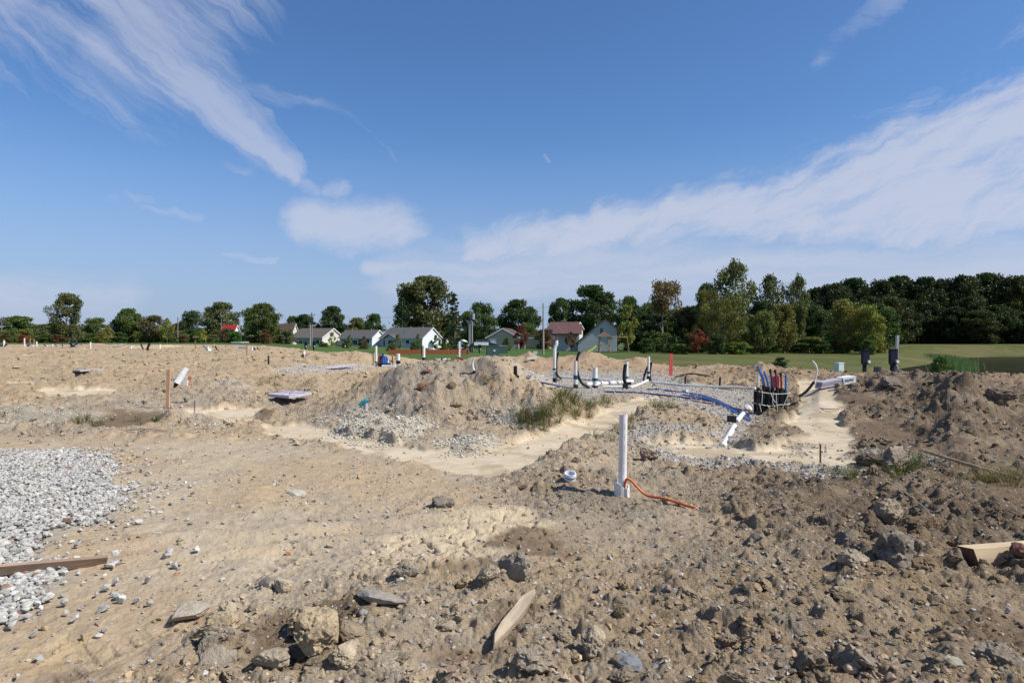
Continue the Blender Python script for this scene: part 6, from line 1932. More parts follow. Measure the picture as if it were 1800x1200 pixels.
def panels():
    def sheet(px, py, corners, th, label, mtl, name, lift=.03, tilt=None, marks=False):
        """a flat sheet whose corners are ground points"""
        P = [on(*c) + Vector((0, 0, lift)) for c in corners]
        zmax = [p.z for p in P]
        if tilt is None:
            z = sum(zmax) / 4
            for p in P: p.z = z
        else:
            for p, dz in zip(P, tilt): p.z = sum(zmax) / 4 + dz
        P[3] = P[0] + P[2] - P[1]
        m = MB(); m.add([p + Vector((0, 0, th)) for p in P] + P, [(0, 1, 2, 3), (7, 6, 5, 4), (0, 4, 5, 1), (1, 5, 6, 2), (2, 6, 7, 3), (3, 7, 4, 0)])
        o = tag(m.build(name, mtl), label, 'foam board' if 'foam' in name else 'panel')
        return o, P
    o, P = sheet(510, 700, [(470, 703), (508, 711), (548, 702), (508, 690)], .06, 'lilac foam sheet with scrawled marks lying tilted on the dirt', M_FOAM, 'foam_sheet', .06, (.01, .02, .06, .0))
    Q = [p + Vector((0, 0, .064)) for p in P]
    def ip(a, b): return (Q[0] * (1 - a) + Q[1] * a) * (1 - b) + (Q[3] * (1 - a) + Q[2] * a) * b
    m = MB()
    for pts in (((.92, .12), (.55, .45), (.22, .95)), ((.55, .45), (.9, .8)), ((.30, .55), (.16, .80), (.30, .92)), ((.12, .35), (.25, .6))):
        m.tube([ip(*p) for p in pts], .012, 5)
    m.build('marker_scrawl', M_PRINT, o)
    m = MB(); m.add([ip(.62, .02) + Vector((0, 0, .003)), ip(.99, .02) + Vector((0, 0, .003)), ip(.99, .75) + Vector((0, 0, .003)), ip(.70, .40) + Vector((0, 0, .003))], [(0, 1, 2, 3)]); m.build('pink_face', M_FOAM2, o)
    sheet(155, 657, [(128, 658), (141, 663), (182, 657), (160, 651)], .05, 'grey panel lying flat on the open spoil field', M_GREYPANEL, 'flat_panel', .06, (.0, .03, .03, .06))
    sheet(205, 610, [(199, 611), (200, 612), (216, 612), (214, 606)], .05, 'small grey panel lying on the far crest of the spoil', M_GREYPANEL, 'flat_panel', .1, (.0, .0, .1, .25))
    sheet(605, 648, [(574, 650), (590, 651), (628, 648), (606, 645)], .05, 'bluish foam sheet lying on the gravel behind the spoil', M_FOAM, 'foam_sheet', .12)
    # stacked boards beyond the sand path
    g0 = on(1443, 683); u = g0.y / F
    t = thing('foam_stack', 'stack of long grey foam boards with printed white end wrap beside the sand path', 'foam boards', g0, math.radians(16))
    t.rotation_euler = (.0, math.radians(-9), math.radians(9))
    t.location.z += .05
    L = 66 * u; zz = .02
    for k in range(3):
        m = MB(); m.box((L * .5 + .03 * k, .13, .02 + .058 * k), (L, .30, .052)); m.build('board', M_FOAM if k != 1 else mat('mauve_board', (.30, .27, .30), .8), t)
    m = MB(); m.box((L * .84, .13, .085), (L * .36, .33, .185)); w = m.build('end_wrap', M_WHITE, t)
    m = MB()
    for k in range(5): m.box((L * (.72 + .055 * k), -.04, .09), (.03, .008, .07), ry=.3 * (-1) ** k)
    m.build('print', M_PRINT, w)
    # standing pale panel with three holes
    g = at(426, 625, 40); u = 40 / F
    t = thing('upright_sheet', 'upright pale grey panel with a row of dark holes standing on the far spoil', 'panel', g, math.radians(4)); t.rotation_euler = (-.12, .04, .07)
    m = MB(); m.box((0, 0, 8.2 * u), (19 * u, .06, 17 * u)); m.build('sheet', M_GREYPANEL, t)
    for k in (-1, 0, 1):
        m = MB(); m.tube([(k * 4.6 * u, -.03, 4.2 * u), (k * 4.6 * u, -.036, 4.2 * u)], 1.6 * u, 12); m.build('hole', M_BLACK, t)
    m = MB()
    for a, b in (((-6, 14), (6, 14)), ((-6, 14), (-6, 9)), ((-4, 11), (5, 11))): m.tube([(a[0] * u, -.034, a[1] * u), (b[0] * u, -.034, b[1] * u)], .012, 5)
    m.build('marker_lines', M_PRINT, t)


def leaning_pipe():
    g = on(314, 686); u = g.y / F
    t = thing('leaning_pipe', 'fat white pipe offcut leaning over with its dark open end down', 'pipe', g)
    m = MB(); r = 6.2 * u; m.tube([(6.5 * u, .05, 26 * u), (-2.0 * u, -.05, 8 * u)], r, 18, hollow=True); m.build('pipe', M_PVC, t)
    m = MB(); m.box((7.5 * u, .14, 9 * u), (9 * u, .05, 22 * u), ry=.12); m.build('backing_board', M_PVC, t)
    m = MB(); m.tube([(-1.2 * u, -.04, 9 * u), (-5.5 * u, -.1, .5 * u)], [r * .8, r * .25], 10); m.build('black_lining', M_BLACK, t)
    m = MB(); b = on(334, 688); v = b.y / F
    m.tube(bez([b + Vector((0, 0, -.02)), b + Vector((3 * v, 0, 8 * v)), b + Vector((2.5 * v, 0, 15 * v)), b + Vector((0, 0, 21 * v)), b + Vector((-3 * v, 0, 22 * v))], 5), .012, 6)
    m.box(b + Vector((-.5 * v, -.01, 20 * v)), (6.0 * v, .02, 7 * v), ry=.4)
    tag(m.build('flagged_wire', mat('faded_orange', (.55, .20, .10), .7)), 'bent wire with a faded orange flag next to the leaning fat white pipe', 'marker flag')


def gravel_pad_pipes():
    # risers on the gravel pad
    t = stub(975, 612, 672, 6.0, 'tallest thin white riser with an offset elbow at its top on the gravel pad', band=(647, 650), collar=664, coupling=(650, 657))
    g = Vector(t.location); u = g.y / F; h = (672 - 612) * u
    m = MB(); m.tube(bez([(0, 0, h - .05), (1.5 * u, 0, h + 4 * u), (3.2 * u, 0, h + 7 * u), (3.2 * u, 0, h + 14 * u)], 5), 2.8 * u, 10); m.build('elbow', M_PVC, t)
    m = MB(); m.tube([(3.2 * u, 0, h + 14 * u), (3.2 * u, 0, h + 21 * u)], 1.9 * u, 8); m.build('red_tip', M_RUST, t)
    stub(1012, 635, 683, 7.0, 'white riser with dark green patch and reddish foot on the gravel pad', band=(660, 667), collar=676, coupling=(667, 672))
    stub(1046, 646, 682, 8.8, 'fattest short white riser with one dark green band on the gravel pad', band=(665, 669.5), collar=678, coupling=(663, 672))
    t = stub(1101.5, 635, 672, 6.0, 'white riser wrapped by black conduit with a stick across its top', band=(661, 664), coupling=(657, 661))
    g = Vector(t.location); u = g.y / F
    m = MB(); m.tube([(-7 * u, 0, 36.5 * u), (6 * u, 0, 40 * u)], .8 * u, 6); tag(m.build('loose_stick', M_WOOD, None, g), 'short stick balanced across the top of a white riser', 'stick')
    t = stub(1140, 627, 670, 5.0, 'slender white riser with black wrapped foot between two bowed conduits', band=(653, 657), coupling=(657, 661), collar=661)
    # bowed black conduits
    Yr = on(1018, 683).y
    hose([(1019, 618, Yr), (1015, 628, Yr), (1014, 645, Yr), (1017, 662, Yr), (1024, 674, Yr), (1036, 683)], .045, 'black_conduit', 'long bowed black conduit standing beside the white riser with the dark green patch', M_BLACK)
    Yr = on(977, 672).y
    hose([(981, 619, Yr), (978, 634, Yr), (978, 650, Yr), (980, 660, Yr), (986, 667)], .045, 'black_conduit', 'bowed black conduit beside the tallest thin white riser', M_BLACK)
    Yr = on(1098, 676).y
    hose([(1099.5, 640, Yr), (1097.5, 655, Yr), (1097.5, 668, Yr), (1101, 674, Yr), (1107, 678)], .065, 'black_conduit', 'thick black conduit hugging the riser under the stick', M_BLACK)
    Yr = on(1133, 670).y
    hose([(1142, 637, Yr), (1136, 650, Yr), (1132, 663, Yr), (1131, 671)], .040, 'black_conduit', 'thin black conduit leaning onto the slender white riser', M_BLACK)
    hose([(1145.5, 636, Yr), (1142.5, 652, Yr), (1143, 666, Yr), (1146, 674, Yr), (1150, 679)], .045, 'black_conduit', 'black conduit bowing away at the house side of the slender white riser', M_BLACK)
    Yr = on(909, 668).y
    hose([(906, 643, Yr), (906, 652, Yr), (907, 662, Yr), (910, 671)], .04, 'black_conduit', 'lone thin black conduit end at the heap side of the gravel pad', M_BLACK)
    # laterals lying on the gravel
    hose([(938, 662), (955, 661), (973, 660)], .03, 'white_pipe', 'thin white pipe running over the gravel from the heap to the tallest riser', M_PVC, 'pipe')
    hose([(977, 664), (1020, 667), (1060, 670), (1097, 672)], .045, 'white_pipe', 'long white pipe across the gravel pad between the tallest riser and the conduit wrapped one', M_PVC, 'pipe')
    t = thing('white_pipe', 'thick white drain pipe with grey joint rings lying behind the fattest riser', 'pipe', (0, 0, 0))
    hose([(1030, 679), (1050, 677), (1085, 674), (1112, 672)], .070, 'pipe', None, M_PVC, parent=t, n=12)
    for px, py in ((1083, 674.2), (1090, 673.6), (1056, 676.6)):
        a = on(px - .5, py) + Vector((0, 0, .07)); b = on(px + 2.5, py - .2) + Vector((0, 0, .07)); b.z = a.z
        m = MB(); m.tube([a, b], .086, 12); m.build('joint_ring', M_GALV if px > 1060 else M_PVC, t)
    hose([(1060, 682), (1100, 682), (1112, 682), (1125, 677), (1139, 670)], .045, 'white_pipe', 'white pipe with a bend leading up to the slender white riser', M_PVC, 'pipe')
    m = MB(); g = on(1099, 684); m.box(g + Vector((0, 0, .08)), (.16, .16, .2)); tag(m.build('black_clamp', M_BLACK), 'black clamp standing on the bend of the white pipe', 'clamp')
    t = thing('white_pipe', 'longest white pipe running from the slender riser to the bundle of black conduits', 'pipe', (0, 0, 0))
    hose([(1145, 674), (1200, 678), (1260, 682), (1328, 688)], .045, 'pipe', None, M_PVC, parent=t)
    for px, py in ((1204, 676), (1265, 680)):
        g = on(px, py); m = MB(); m.tube([g, g + Vector((.02, 0, .32))], .035, 7); m.build('clip', M_BLACK, t)
    hose([(1188, 664), (1215, 663), (1257, 665)], .035, 'black_hose', 'black hose lying on the ground beyond the red painted stake', M_BLACK, 'hose')
    hose([(1265, 679), (1290, 679), (1325, 686)], .014, 'dark_wire', 'thin dark red wire lying beside the longest white pipe', M_REDT, 'wire')
    hose([(925, 674), (950, 677), (985, 682), (1008, 684)], .018, 'dark_wire', 'dark wire trailing from the reddish foot of a riser over the gravel', M_DBLUE, 'wire')


def wire_bundle():
    g = on(1358, 730); u = g.y / F; g.z += .05
    t = thing('conduit_bundle', 'tall cluster of black conduits with red and blue tubes tied by white twine', 'conduit bundle', g)
    rng = random.Random(3)
    # conduits in two rows; (px, sleeve top, tube top, tube material, tube lean)
    sp = [(1331, 690, 668, M_PVC, 0), (1336, 694, None, None, 0), (1341, 686, 652, M_BLUE, -.32), (1345, 688, 653, M_BLUE, -.32), (1349, 689, 662, M_BLUE, -.30), (1353, 692, None, None, 0), (1357, 690, 662, M_DBLUE, -.16), (1360, 691, 664, M_REDT, -.14),
          (1364, 690, 663, M_REDT, -.10), (1368, 691, 672, M_REDT, -.08), (1372, 691, 668, M_REDT, -.05), (1375, 692, None, None, 0), (1379, 698, 668, M_BLUE, 0), (1383, 694, None, None, 0)]
    for i, (px, st, tt, mtl, lean) in enumerate(sp):
        y = (.05 if i % 2 else -.06) + rng.uniform(-.02, .02)
        x = (px - 1358) * u
        h = (728 - st) * u; r = .036
        m = MB(); m.tube([(x * .96, y, -.15), (x + rng.uniform(-.006, .006), y, h)], r, 10); c = m.build('conduit', M_BLACK, t)
        if tt:
            L = (st - tt) * u
            pts = [(x, y, h - .03), (x + lean * L * .3, y, h + L * .4), (x + lean * L * 1.0, y, h + L)]
            m = MB(); m.tube(bez(pts, 5), .023 if mtl is not M_PVC else .02, 8); m.build('tube', mtl, c)
            if mtl in (M_REDT, M_DBLUE):
                m = MB(); m.tube([Vector(pts[-1]) - Vector((0, 0, .02)), Vector(pts[-1]) + Vector((lean * .04, 0, .05))], .027, 8); m.build('end_cap', M_BLACK, c)
    for i in range(9):       # a second file of conduits behind
        x = (1333 + i * 6) * u - 1358 * u
        m = MB(); m.tube([(x, .19, -.1), (x, .19, (728 - 697 + rng.uniform(-3, 4)) * u)], .036, 8); m.build('conduit', M_BLACK, t)
    m = MB(); m.box((12 * u, .26, 46 * u), (14 * u, .05, 20 * u)); m.build('red_tube_sheet', M_REDT, t)
    M_TW = mat('white_twine', (.60, .58, .52), .8)
    for z0, z1 in ((32, 27), (10, 8)):
        m = MB(); m.tube(bez([(-29 * u, .0, z0 * u), (-26 * u, -.12, (z0 - 1) * u), (-10 * u, -.125, (z0 - 4) * u), (8 * u, -.125, z1 * u), (24 * u, -.12, (z1 + 1) * u), (29 * u, 0, (z1 + 2) * u), (27 * u, .24, z1 * u), (-27 * u, .25, z0 * u), (-29 * u, .0, z0 * u)], 4), .009, 5); m.build('twine', M_TW, t)
    for a, b, c in (((-8, 30), (-3, 18), (1, 12)), ((2, 27), (3, 10), (5, -3)), ((23, 26), (18, 14), (13, 2)), ((-14, 8), (-8, 1), (-2, -6)), ((-23, 34), (-22, 24), (-23, 10)), ((-3, 30), (-4, 12), (0, 4)), ((-27, 10), (-25, 2), (-24, -4))):
        m = MB(); m.tube(bez([(p[0] * u, -.135, p[1] * u) for p in (a, b, c)], 4), .009, 5); m.build('twine', M_TW, t)
    M_RAG = mat('white_plastic_film', (.70, .69, .66), .5, noise=.1, scale=20)
    m = MB(); m.tube(bez([(-44 * u, -.02, 62 * u), (-38 * u, -.02, 58 * u), (-30 * u, 0, 57 * u)], 4), [.004] + [.012] * 8, 5); m.tube(bez([(14 * u, 0, 62 * u), (20 * u, 0, 60 * u), (22 * u, 0, 57 * u)], 4), .009, 5); m.build('loose_twine', M_TW, t)
    # white bag tucked beside it
    g2 = on(1318, 724); v, f = stone_shape(77, 3, True, (1, .5, .9)); v = v * (1 + .10 * np.abs(noise3(v, 3.0, 5)) + .06 * noise3(v, 7.0, 6))[:, None]; me = mesh_np('white_bag', v, f, False); me.materials.append(M_RAG)
    o = bpy.data.objects.new('white_bag', me); COL.objects.link(o); s = 8.5 * g2.y / F; o.scale = (s, s * .8, s * .9); o.location = g2 + Vector((.06, .30, s * .45)); o.rotation_euler = (0, .5, 0); tag(o, 'white plastic sheeting bunched against the black conduits', 'plastic sheet')
    # tubes lying in the trench
    for k, (pts, mtl, r, lab) in enumerate((
            ([(1062, 690), (1110, 692), (1150, 695), (1200, 700), (1250, 707), (1290, 722), (1318, 738)], M_DBLUE, .024, 'dark blue tube starting nearest the fattest riser and lying along the trench'),
            ([(1138, 685), (1180, 688), (1220, 693), (1250, 701), (1285, 717), (1316, 733)], M_DBLUE, .024, 'dark blue tube starting by the slender riser and sweeping to the conduits'),
            ([(1150, 684), (1190, 689), (1230, 697), (1262, 709), (1295, 727), (1320, 742)], M_BLUE, .022, 'brighter blue tube curving in the middle of the tubes in the trench'),
            ([(1200, 696), (1245, 704), (1275, 717), (1300, 731), (1318, 739)], M_BLUE, .02, 'short bright blue tube on top of the bundle in the trench'),
            ([(1205, 703), (1240, 709), (1280, 716), (1310, 722), (1330, 724)], M_REDT, .018, 'dark red tube lying among the blue tubes in the trench'))):
        hose(pts, r, 'flexible_tube', lab, mtl, 'tube')
    m = MB(); a, b = on(1200, 690), on(1208, 691); m.tube([a + Vector((0, 0, .06)), b + Vector((0, 0, .06))], .05, 10); tag(m.build('white_sleeve', M_PVC), 'short white sleeve slipped over the dark blue tubes', 'sleeve')
    # drain pipe in the small trench
    t = thing('drain_pipe', 'fat white drain pipe lying in the narrow gravel trench below the conduits', 'pipe', (0, 0, 0))
    a, b = on(1270, 780), on(1291, 750); a.z += .0; b.z += .01
    m = MB(); m.tube([a, b], .052, 16); m.build('pipe', M_PVC, t)
    c, d = on(1294, 745), on(1308, 728); c.z += .02; d.z += .02
    m = MB(); m.tube([c, d], .052, 16); m.build('pipe', M_PVC, t)
    m = MB(); e = on(1287, 744); m.box(e + Vector((-.01, 0, .07)), (.13, .17, .12)); m.build('coupling', M_BLACK, t)
    # white curved conduit with black sleeve
    g = on(1397, 700); Yc = g.y
    t = thing('curved_conduit', 'curved conduit rising white out of a thick black sleeve over the sand path', 'conduit', (0, 0, 0))
    P = [at(px, py, Yc) for px, py in ((1396, 699), (1409, 694), (1420, 685), (1431, 671))]
    m = MB(); m.tube(bez(P, 5), .038, 10); m.build('black_sleeve', M_BLACK, t)
    P = [at(px, py, Yc) for px, py in ((1431, 671), (1435, 660), (1436, 648), (1433, 640), (1428, 634))]
    m = MB(); m.tube(bez(P, 5), .022, 10); m.build('white_conduit', M_PVC, t)
    P = [at(px, py, Yc) for px, py in ((1428, 634), (1424, 624), (1422, 616))]
    m = MB(); m.tube(P, .006, 5); m.build('pull_string', M_POLE, t)
    Ym = on(838, 660).y
    t = thing('curved_conduit', 'pale bent conduit with a black foot standing on the central heap', 'conduit', (0, 0, 0))
    m = MB(); m.tube(bez([at(px, py, Ym) for px, py in ((834, 629), (831, 636), (831, 645), (833, 651))], 5), .026, 8); m.build('white_conduit', M_PVC, t)
    m = MB(); m.tube(bez([at(px, py, Ym) for px, py in ((833, 651), (835, 656), (838, 661))], 5), .034, 8); m.build('black_sleeve', M_BLACK, t)
    # teal elbow on a grey stub
    g = on(640, 726); u = g.y / F
    t = thing('teal_elbow', 'teal plastic elbow lying on a grey stub at the foot of the central heap', 'pipe fitting', g)
    m = MB(); m.tube(bez([(-8 * u, 0, 9 * u), (-3 * u, 0, 14 * u), (3 * u, 0, 18 * u), (7 * u, .02, 19 * u)], 5), 3.6 * u, 12); m.build('elbow', M_TEAL, t)
    m = MB(); m.tube([(2 * u, .02, -.05), (3 * u, .02, 15 * u)], 3.6 * u, 12); m.build('stub', M_GREYPANEL, t)
    m = MB(); m.tube([(-4 * u, 0, -.05), (-3 * u, 0, 9 * u)], 2.2 * u, 10); m.build('leg', M_GALV, t)


def far_site():
    # risers in front of the bungalows
    t = stub(534, 617, 650, 5.2, 'white riser with black conduits bowing beside it in front of the transformer pole', band=(637, 640), collar=647, coupling=(640, 645), Y=36)
    Yr = 36
    for k, (dx, lab) in enumerate(((0, 'black conduit pair bowing out from the white riser before the transformer pole'), (3.5, 'inner black conduit bowing close along the riser before the transformer pole'))):
        hose([(533 + dx * .3, 623, Yr - .2), (528 + dx, 630, Yr - .2), (525.5 + dx, 640, Yr - .2), (527 + dx, 648, Yr - .2), (531 + dx, 652, Yr - .2)], .05, 'black_conduit', lab, M_BLACK)
    stub(661, 608, 640, 4.2, 'tall thin white riser beside a bunch of blue and red tubes', band=(635, 637.5), Y=38)
    t = thing('tube_bunch', 'bunch of blue red and black tubes on the far gravel beside a thin white riser', 'tube bunch', at(672, 641, 38))
    u = 38 / F
    for k, (x0, x1, h, mtl, r) in enumerate(((-6, -5, 17, M_REDT, .05), (-4, -2, 15, M_BLACK, .07), (-2, 2, 20, M_DBLUE, .05), (1, 3, 16, M_BLUE, .08), (4, 5, 15, M_BLUE, .09), (7, 8, 12, M_BLUE, .08), (9, 10, 12, M_PVC, .05), (-1, -7, 18, M_REDT, .03))):
        m = MB(); m.tube(bez([(x0 * u, .03 * k, -.1), (x0 * u, .03 * k, h * .6 * u), (x1 * u, .03 * k, h * u)], 4), r, 8); m.build('tube', mtl, t)
    m = MB(); m.box((2 * u, .1, 1.5 * u), (22 * u, .5, 3 * u)); m.build('black_base', M_BLACK, t)
    m = MB(); m.box(at(684, 643.5, 37.5), (.75, .3, .16)); tag(m.build('white_block', M_PVC), 'white block lying by the bunch of tubes and a dark rod', 'block')
    stub(700, 621.5, 636, 6.4, 'short fat white stub with a black foot standing before the orange fence', collar=633.5, Y=38)
    stub(745, 608, 631, 5.0, 'white riser in front of a navy meter pedestal behind the central heap', Y=39, collar=628)
    stub(807.5, 600, 625, 3.2, 'thin white pole pipe standing in front of the gambrel shed', Y=40)
    t = thing('white_pipe', 'two white pipe lengths joined end to end lying behind the central heap', 'pipe', (0, 0, 0))
    for a, b in ((766, 775.5), (778, 785)):
        m = MB(); m.tube([at(a, 633.5, 30), at(b, 632.5 - (b - 775) * .12, 30)], .07, 10); m.build('pipe', M_PVC, t)
    m = MB(); m.tube([at(775, 633.2, 30), at(778.5, 632.8, 30)], .085, 10); m.build('coupling', M_BLACK, t)
    m = MB(); m.tube(bez([at(802, 626, 30), at(807, 629, 30), at(813, 632, 29.8)], 4), .05, 8); tag(m.build('red_hose', M_REDT), 'dark red hose end drooping over the crest of the central heap', 'hose')
    m = MB(); m.box(at(935, 629.5, 40), (.55, .3, .12), ry=-.12); tag(m.build('white_board', M_WHITE), 'white board lying on the far spoil before the red shrub', 'board')
    m = MB(); m.box(at(941, 619.5, 58), (.34, .34, .24)); tag(m.build('green_cover', M_SLEEVE), 'small pale green cover on the lawn by the single grey pole', 'cover')
    m = MB(); m.box(at(1026, 636, 38.5), (.35, .25, .14), ry=-.4); tag(m.build('pale_scrap', M_LUMBER), 'pale scrap of board on the spoil behind the gravel pad', 'board')
    # far field stubs
    far = [(7, 598, 613, 3.2, 'white stub at the very edge of the far field next to dark bent conduits'), (37, 613, 616, 2.6, None), (39.5, 608, 616, 3.0, 'pair end of the far white stubs beside a lying white pipe'), (43, 594, 615, 2.2, 'tallest thin white stub in the far cluster'),
           (58.5, 606, 613, 3.4, 'short white stub between the far cluster and the leaning posts'), (64.5, 600, 608, 2.2, 'thin white stub just behind the far cluster'), (81.5, 607, 613, 4.2, 'fat short white stub beside leaning dark conduits'), (92, 605, 612, 2.8, 'thin white stub beside a leaning pipe on the far field'),
           (114, 611, 619, 3.4, 'white stub standing just before the black forked conduits'), (159, 601, 611, 2.4, 'slim white stub on the ridge below the rounded green tree'), (230.5, 609, 616.5, 3.4, 'short white stub in front of the fan topped tree'), (281, 605, 615, 3.0, 'white stub with a dark shaded side on the sand heap'), (369.5, 611.5, 619.5, 4.0, 'white stub beside a pale blue tube near the upright panel'), (443, 610, 623, 3.4, 'white stub wrapped with dark conduit beside the upright panel')]
    for px, top, base, w, lab in far:
        if lab is None: continue
        stub(px, top, base, w, lab, Y=39.5 if px > 100 else 44, hollow=False, name='white_stub')
    m = MB(); m.tube([at(24, 612.5, 45), at(36, 612.5, 45)], .06, 8); tag(m.build('white_pipe', M_PVC), 'short white pipe lying among the far stubs', 'pipe')
    m = MB(); m.tube([at(365.5, 609, 39.4), at(366.5, 618, 39.4)], .07, 8); tag(m.build('pale_blue_tube', M_SLEEVE), 'pale blue tube standing against a white stub near the upright panel', 'tube')
    # dark forked conduits
    def fork(px, base, Y, s, label, arms):
        g = at(px, base, Y); u = Y / F * s
        t = thing('forked_conduits', label, 'conduits', g)
        for a in arms:
            m = MB(); m.tube(bez([(p[0] * u, 0, p[1] * u) for p in a[:-1]], 4), a[-1] * u, 7); m.build('conduit', M_BLACK if a[-1] > 1.2 else M_DBLUE, t)
    fork(257.5, 629, 38, 1.0, 'black bent conduits forking upward from a thick stump on the far field', [((0, -2), (0, 6), (1, 14), (4, 22), (6, 26), 2.0), ((2, -2), (0, 5), (-3, 11), (-8, 20), (-10, 25), 1.3), ((3, 0), (2, 8), (3, 15), 2.6), ((6, -1), (2, 4), (1, 10), 1.6)])
    fork(127.5, 619, 41, 1.0, 'dark bushy conduit cluster standing on the far spoil', [((0, -2), (0, 6), (1, 13), 2.4), ((1, 4), (4, 12), (8, 18), 1.2), ((0, 5), (-2, 13), (-2, 20), 1.4), ((0, 8), (5, 13), (10, 15), 1.0), ((-1, 8), (-5, 16), (-8, 19), .9)])
    fork(5, 613, 44, 1.0, 'dark bent conduits at the very edge of the far field', [((-2, -2), (-3, 5), (-6, 9), 1.4), ((1, -2), (3, 5), (7, 8), 1.4), ((0, -1), (0, 6), (2, 11), 1.5)])
    fork(48, 615, 44.5, 1.0, 'thin dark conduits leaning among the farthest cluster of stubs', [((0, -1), (1, 5), (4, 11), 1.0), ((2, -1), (1, 6), (-1, 13), .9)])
    fork(384, 619, 39, 1.0, 'dark leaning tubes beside the pale blue tube and white stub', [((0, -1), (-2, 4), (-6, 11), 1.3), ((-20, 3), (-23, 8), (-27, 12), .9)])
    fork(447, 623, 40, 1.0, 'dark tubes hugging the white stub beside upright panel', [((0, -1), (1, 6), (-1, 12), 1.4), ((2, -1), (2, 5), (1, 10), 1.2)])
    fork(101, 613, 43.5, 1.0, 'slanting dark tubes between thin white stub and forked cluster', [((1, -1), (-2, 5), (-5, 9), .9), ((-14, -1), (-20, 5), (-24, 7), .9), ((10, -1), (9, 5), (8, 8), 1.0)])
    # near the meadow
    pedestal(1521, 616, 651, 36, 'square topped navy meter pedestal with round meter at the meadow edge')
    pedestal(1570, 614, 652, 36, 'leaning navy meter pedestal strapped to a tall grey post at the meadow edge', post=True)
    t = thing('green_box', 'small pale green utility box at the meadow edge', 'utility box', at(1475, 650, 37), .3)
    m = MB(); m.box((0, 0, .15), (.34, .34, .40)); m.build('cabinet', M_SLEEVE, t); m = MB(); m.box((0, 0, .37), (.37, .37, .05)); m.build('lid', M_WHITE, t)
    m = MB(); n = 12; g = at(1545, 651, 36)
    m.tube([g + Vector((0, 0, -.1)), g + Vector((.01, 0, .20))], [.27, .25], n); tag(m.build('concrete_ring', mat('dark_concrete', (.16, .14, .12), .9, noise=.3, scale=8)), 'low round concrete ring between the two meadow edge pedestals', 'concrete ring')


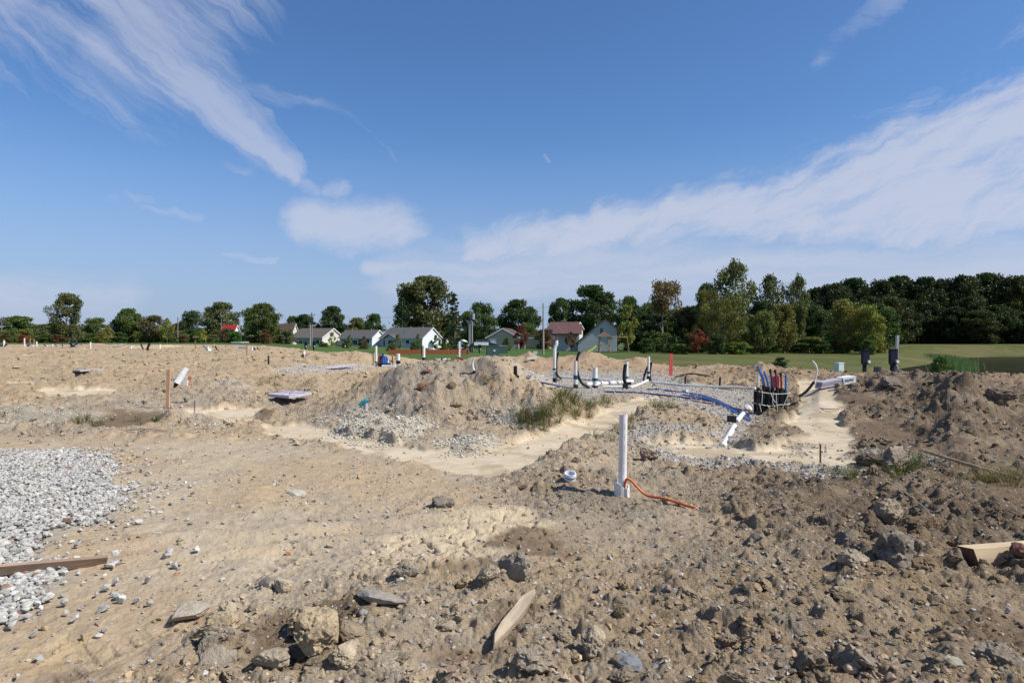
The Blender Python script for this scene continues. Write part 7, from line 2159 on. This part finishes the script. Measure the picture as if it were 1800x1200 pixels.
def weeds():
    rng = np.random.RandomState(8)
    def tuft_mesh(n, seed, w, spread, curl):
        r = np.random.RandomState(seed); V = []; Fc = []; T = []
        for k in range(n):
            a = r.uniform(0, 6.28); b = r.uniform(0, .16); x, y = math.cos(a) * b * 2, math.sin(a) * b * 2
            h = r.uniform(.45, 1.0); lx, ly = math.cos(a + r.normal(0, .5)) * spread * r.uniform(.2, 1), math.sin(a + r.normal(0, .5)) * spread * r.uniform(.2, 1)
            px_, py_ = -math.sin(a), math.cos(a); i = len(V)
            V += [(x - px_ * w, y - py_ * w, -.08), (x + px_ * w, y + py_ * w, -.08), (x + lx * .45 + px_ * w * .8, y + ly * .45 + py_ * w * .8, h * .65), (x + lx * .45 - px_ * w * .8, y + ly * .45 - py_ * w * .8, h * .65), (x + lx + curl * lx, y + ly + curl * ly, h * r.uniform(.8, 1.0))]
            Fc += [(i, i + 1, i + 2), (i, i + 2, i + 3), (i + 3, i + 2, i + 4)]; T += [r.uniform(.6, 1.3)] * 5
        me = mesh_np('tuft', V, Fc); c = np.array(T)
        at_ = me.attributes.new('tone', 'FLOAT_COLOR', 'POINT'); at_.data.foreach_set('color', np.stack([c, c, c * .8, np.ones_like(c)], 1).astype(np.float32).ravel())
        me.materials.append(M_LEAF); return me
    M = [tuft_mesh(46, 1, .010, 1.0, .4), tuft_mesh(60, 2, .009, 1.3, .6), tuft_mesh(36, 3, .012, 1.5, .3)]
    green, dry, olive = (.11, .125, .05), (.24, .19, .11), (.16, .145, .07)
    def clump(zone, n, size, cols, label, group, name='weed_tuft'):
        for k in range(n):
            for _ in range(30):
                px, py = rng.uniform(zone[0], zone[2]), rng.uniform(zone[1], zone[3])
                x, y = hit(px, py)
                if sand_mask(np.array([x]), np.array([y]))[0] < .3: break
            o = bpy.data.objects.new(name, M[rng.randint(3)]); COL.objects.link(o)
            o.location = (x, y, gz(x, y)); s = size * rng.uniform(.6, 1.25); o.scale = (s, s, s * rng.uniform(.7, 1.0)); o.rotation_euler = (0, 0, rng.uniform(0, 6.3))
            c = cols[rng.randint(len(cols))]; o.color = (*c, 1); tag(o, label, 'weed', group)
    clump((965, 700, 1085, 736), 26, .34, (green, olive, green), 'green weed tuft in the thick growth between the central heap and the gravel pad', 'weeds beside the gravel pad')
    clump((905, 728, 1050, 765), 22, .30, (olive, dry, green), 'straggly weed tuft along the far bank of the pale trench', 'weeds along the trench bank')
    clump((1060, 728, 1110, 756), 9, .28, (dry, olive), 'dry weed tuft at the bend of the pale trench', 'dry weeds at the trench bend')
    clump((1140, 700, 1185, 728), 9, .30, (green, olive), 'green weed tuft on the house side of the pale trench', 'weeds past the trench')
    clump((1040, 768, 1075, 785), 4, .2, (green, dry), 'small weed tuft behind the tall white pipe', 'weeds behind the tall white pipe')
    clump((1560, 815, 1625, 845), 7, .34, (green, olive, green), 'grass tuft round the weedy brown clod', 'grass by the weedy brown clod')
    clump((1460, 835, 1500, 852), 4, .2, (green, olive), 'low grass tuft below the steel rod', 'grass below the steel rod')
    clump((1700, 840, 1790, 862), 7, .26, (dry, olive), 'dry grass tuft beyond the thin bare pole', 'dry grass by the thin pole')
    clump((138, 742, 178, 760), 5, .26, (green,), 'green weed tuft in the muddy hollow', 'weeds in the muddy hollow')
    clump((220, 738, 300, 752), 5, .22, (green, olive), 'weed tuft near the foot of the wooden survey stake', 'weeds by the survey stake')
    clump((1270, 650, 1320, 672), 12, .30, (olive, green, dry), 'weed tuft on the spoil behind the conduit bundle', 'weeds behind the conduit bundle')
    clump((1330, 650, 1460, 664), 14, .26, (olive, dry), 'weed tuft along the meadow edge of the site', 'weeds along the meadow edge')
    clump((1170, 660, 1250, 676), 8, .26, (olive, green), 'weed tuft around the red painted stake', 'weeds by the red stake')
    clump((1330, 726, 1385, 745), 7, .22, (dry, olive), 'dry weed tuft at the foot of the black conduits', 'weeds at the conduit bundle')
    clump((455, 665, 520, 680), 6, .26, (olive, dry), 'weed tuft in the hollow behind the lilac foam sheet', 'weeds behind the foam sheet')
    clump((520, 620, 640, 640), 12, .30, (olive, dry), 'weed tuft on the spoil before the bungalows', 'weeds before the bungalows')
    clump((850, 675, 860, 690), 2, .25, (olive,), 'lone weed on the face of the central heap', 'weeds on the central heap')


foreground_pipe()
rocks()
timber()
panels()
leaning_pipe()
gravel_pad_pipes()
wire_bundle()
far_site()
weeds()
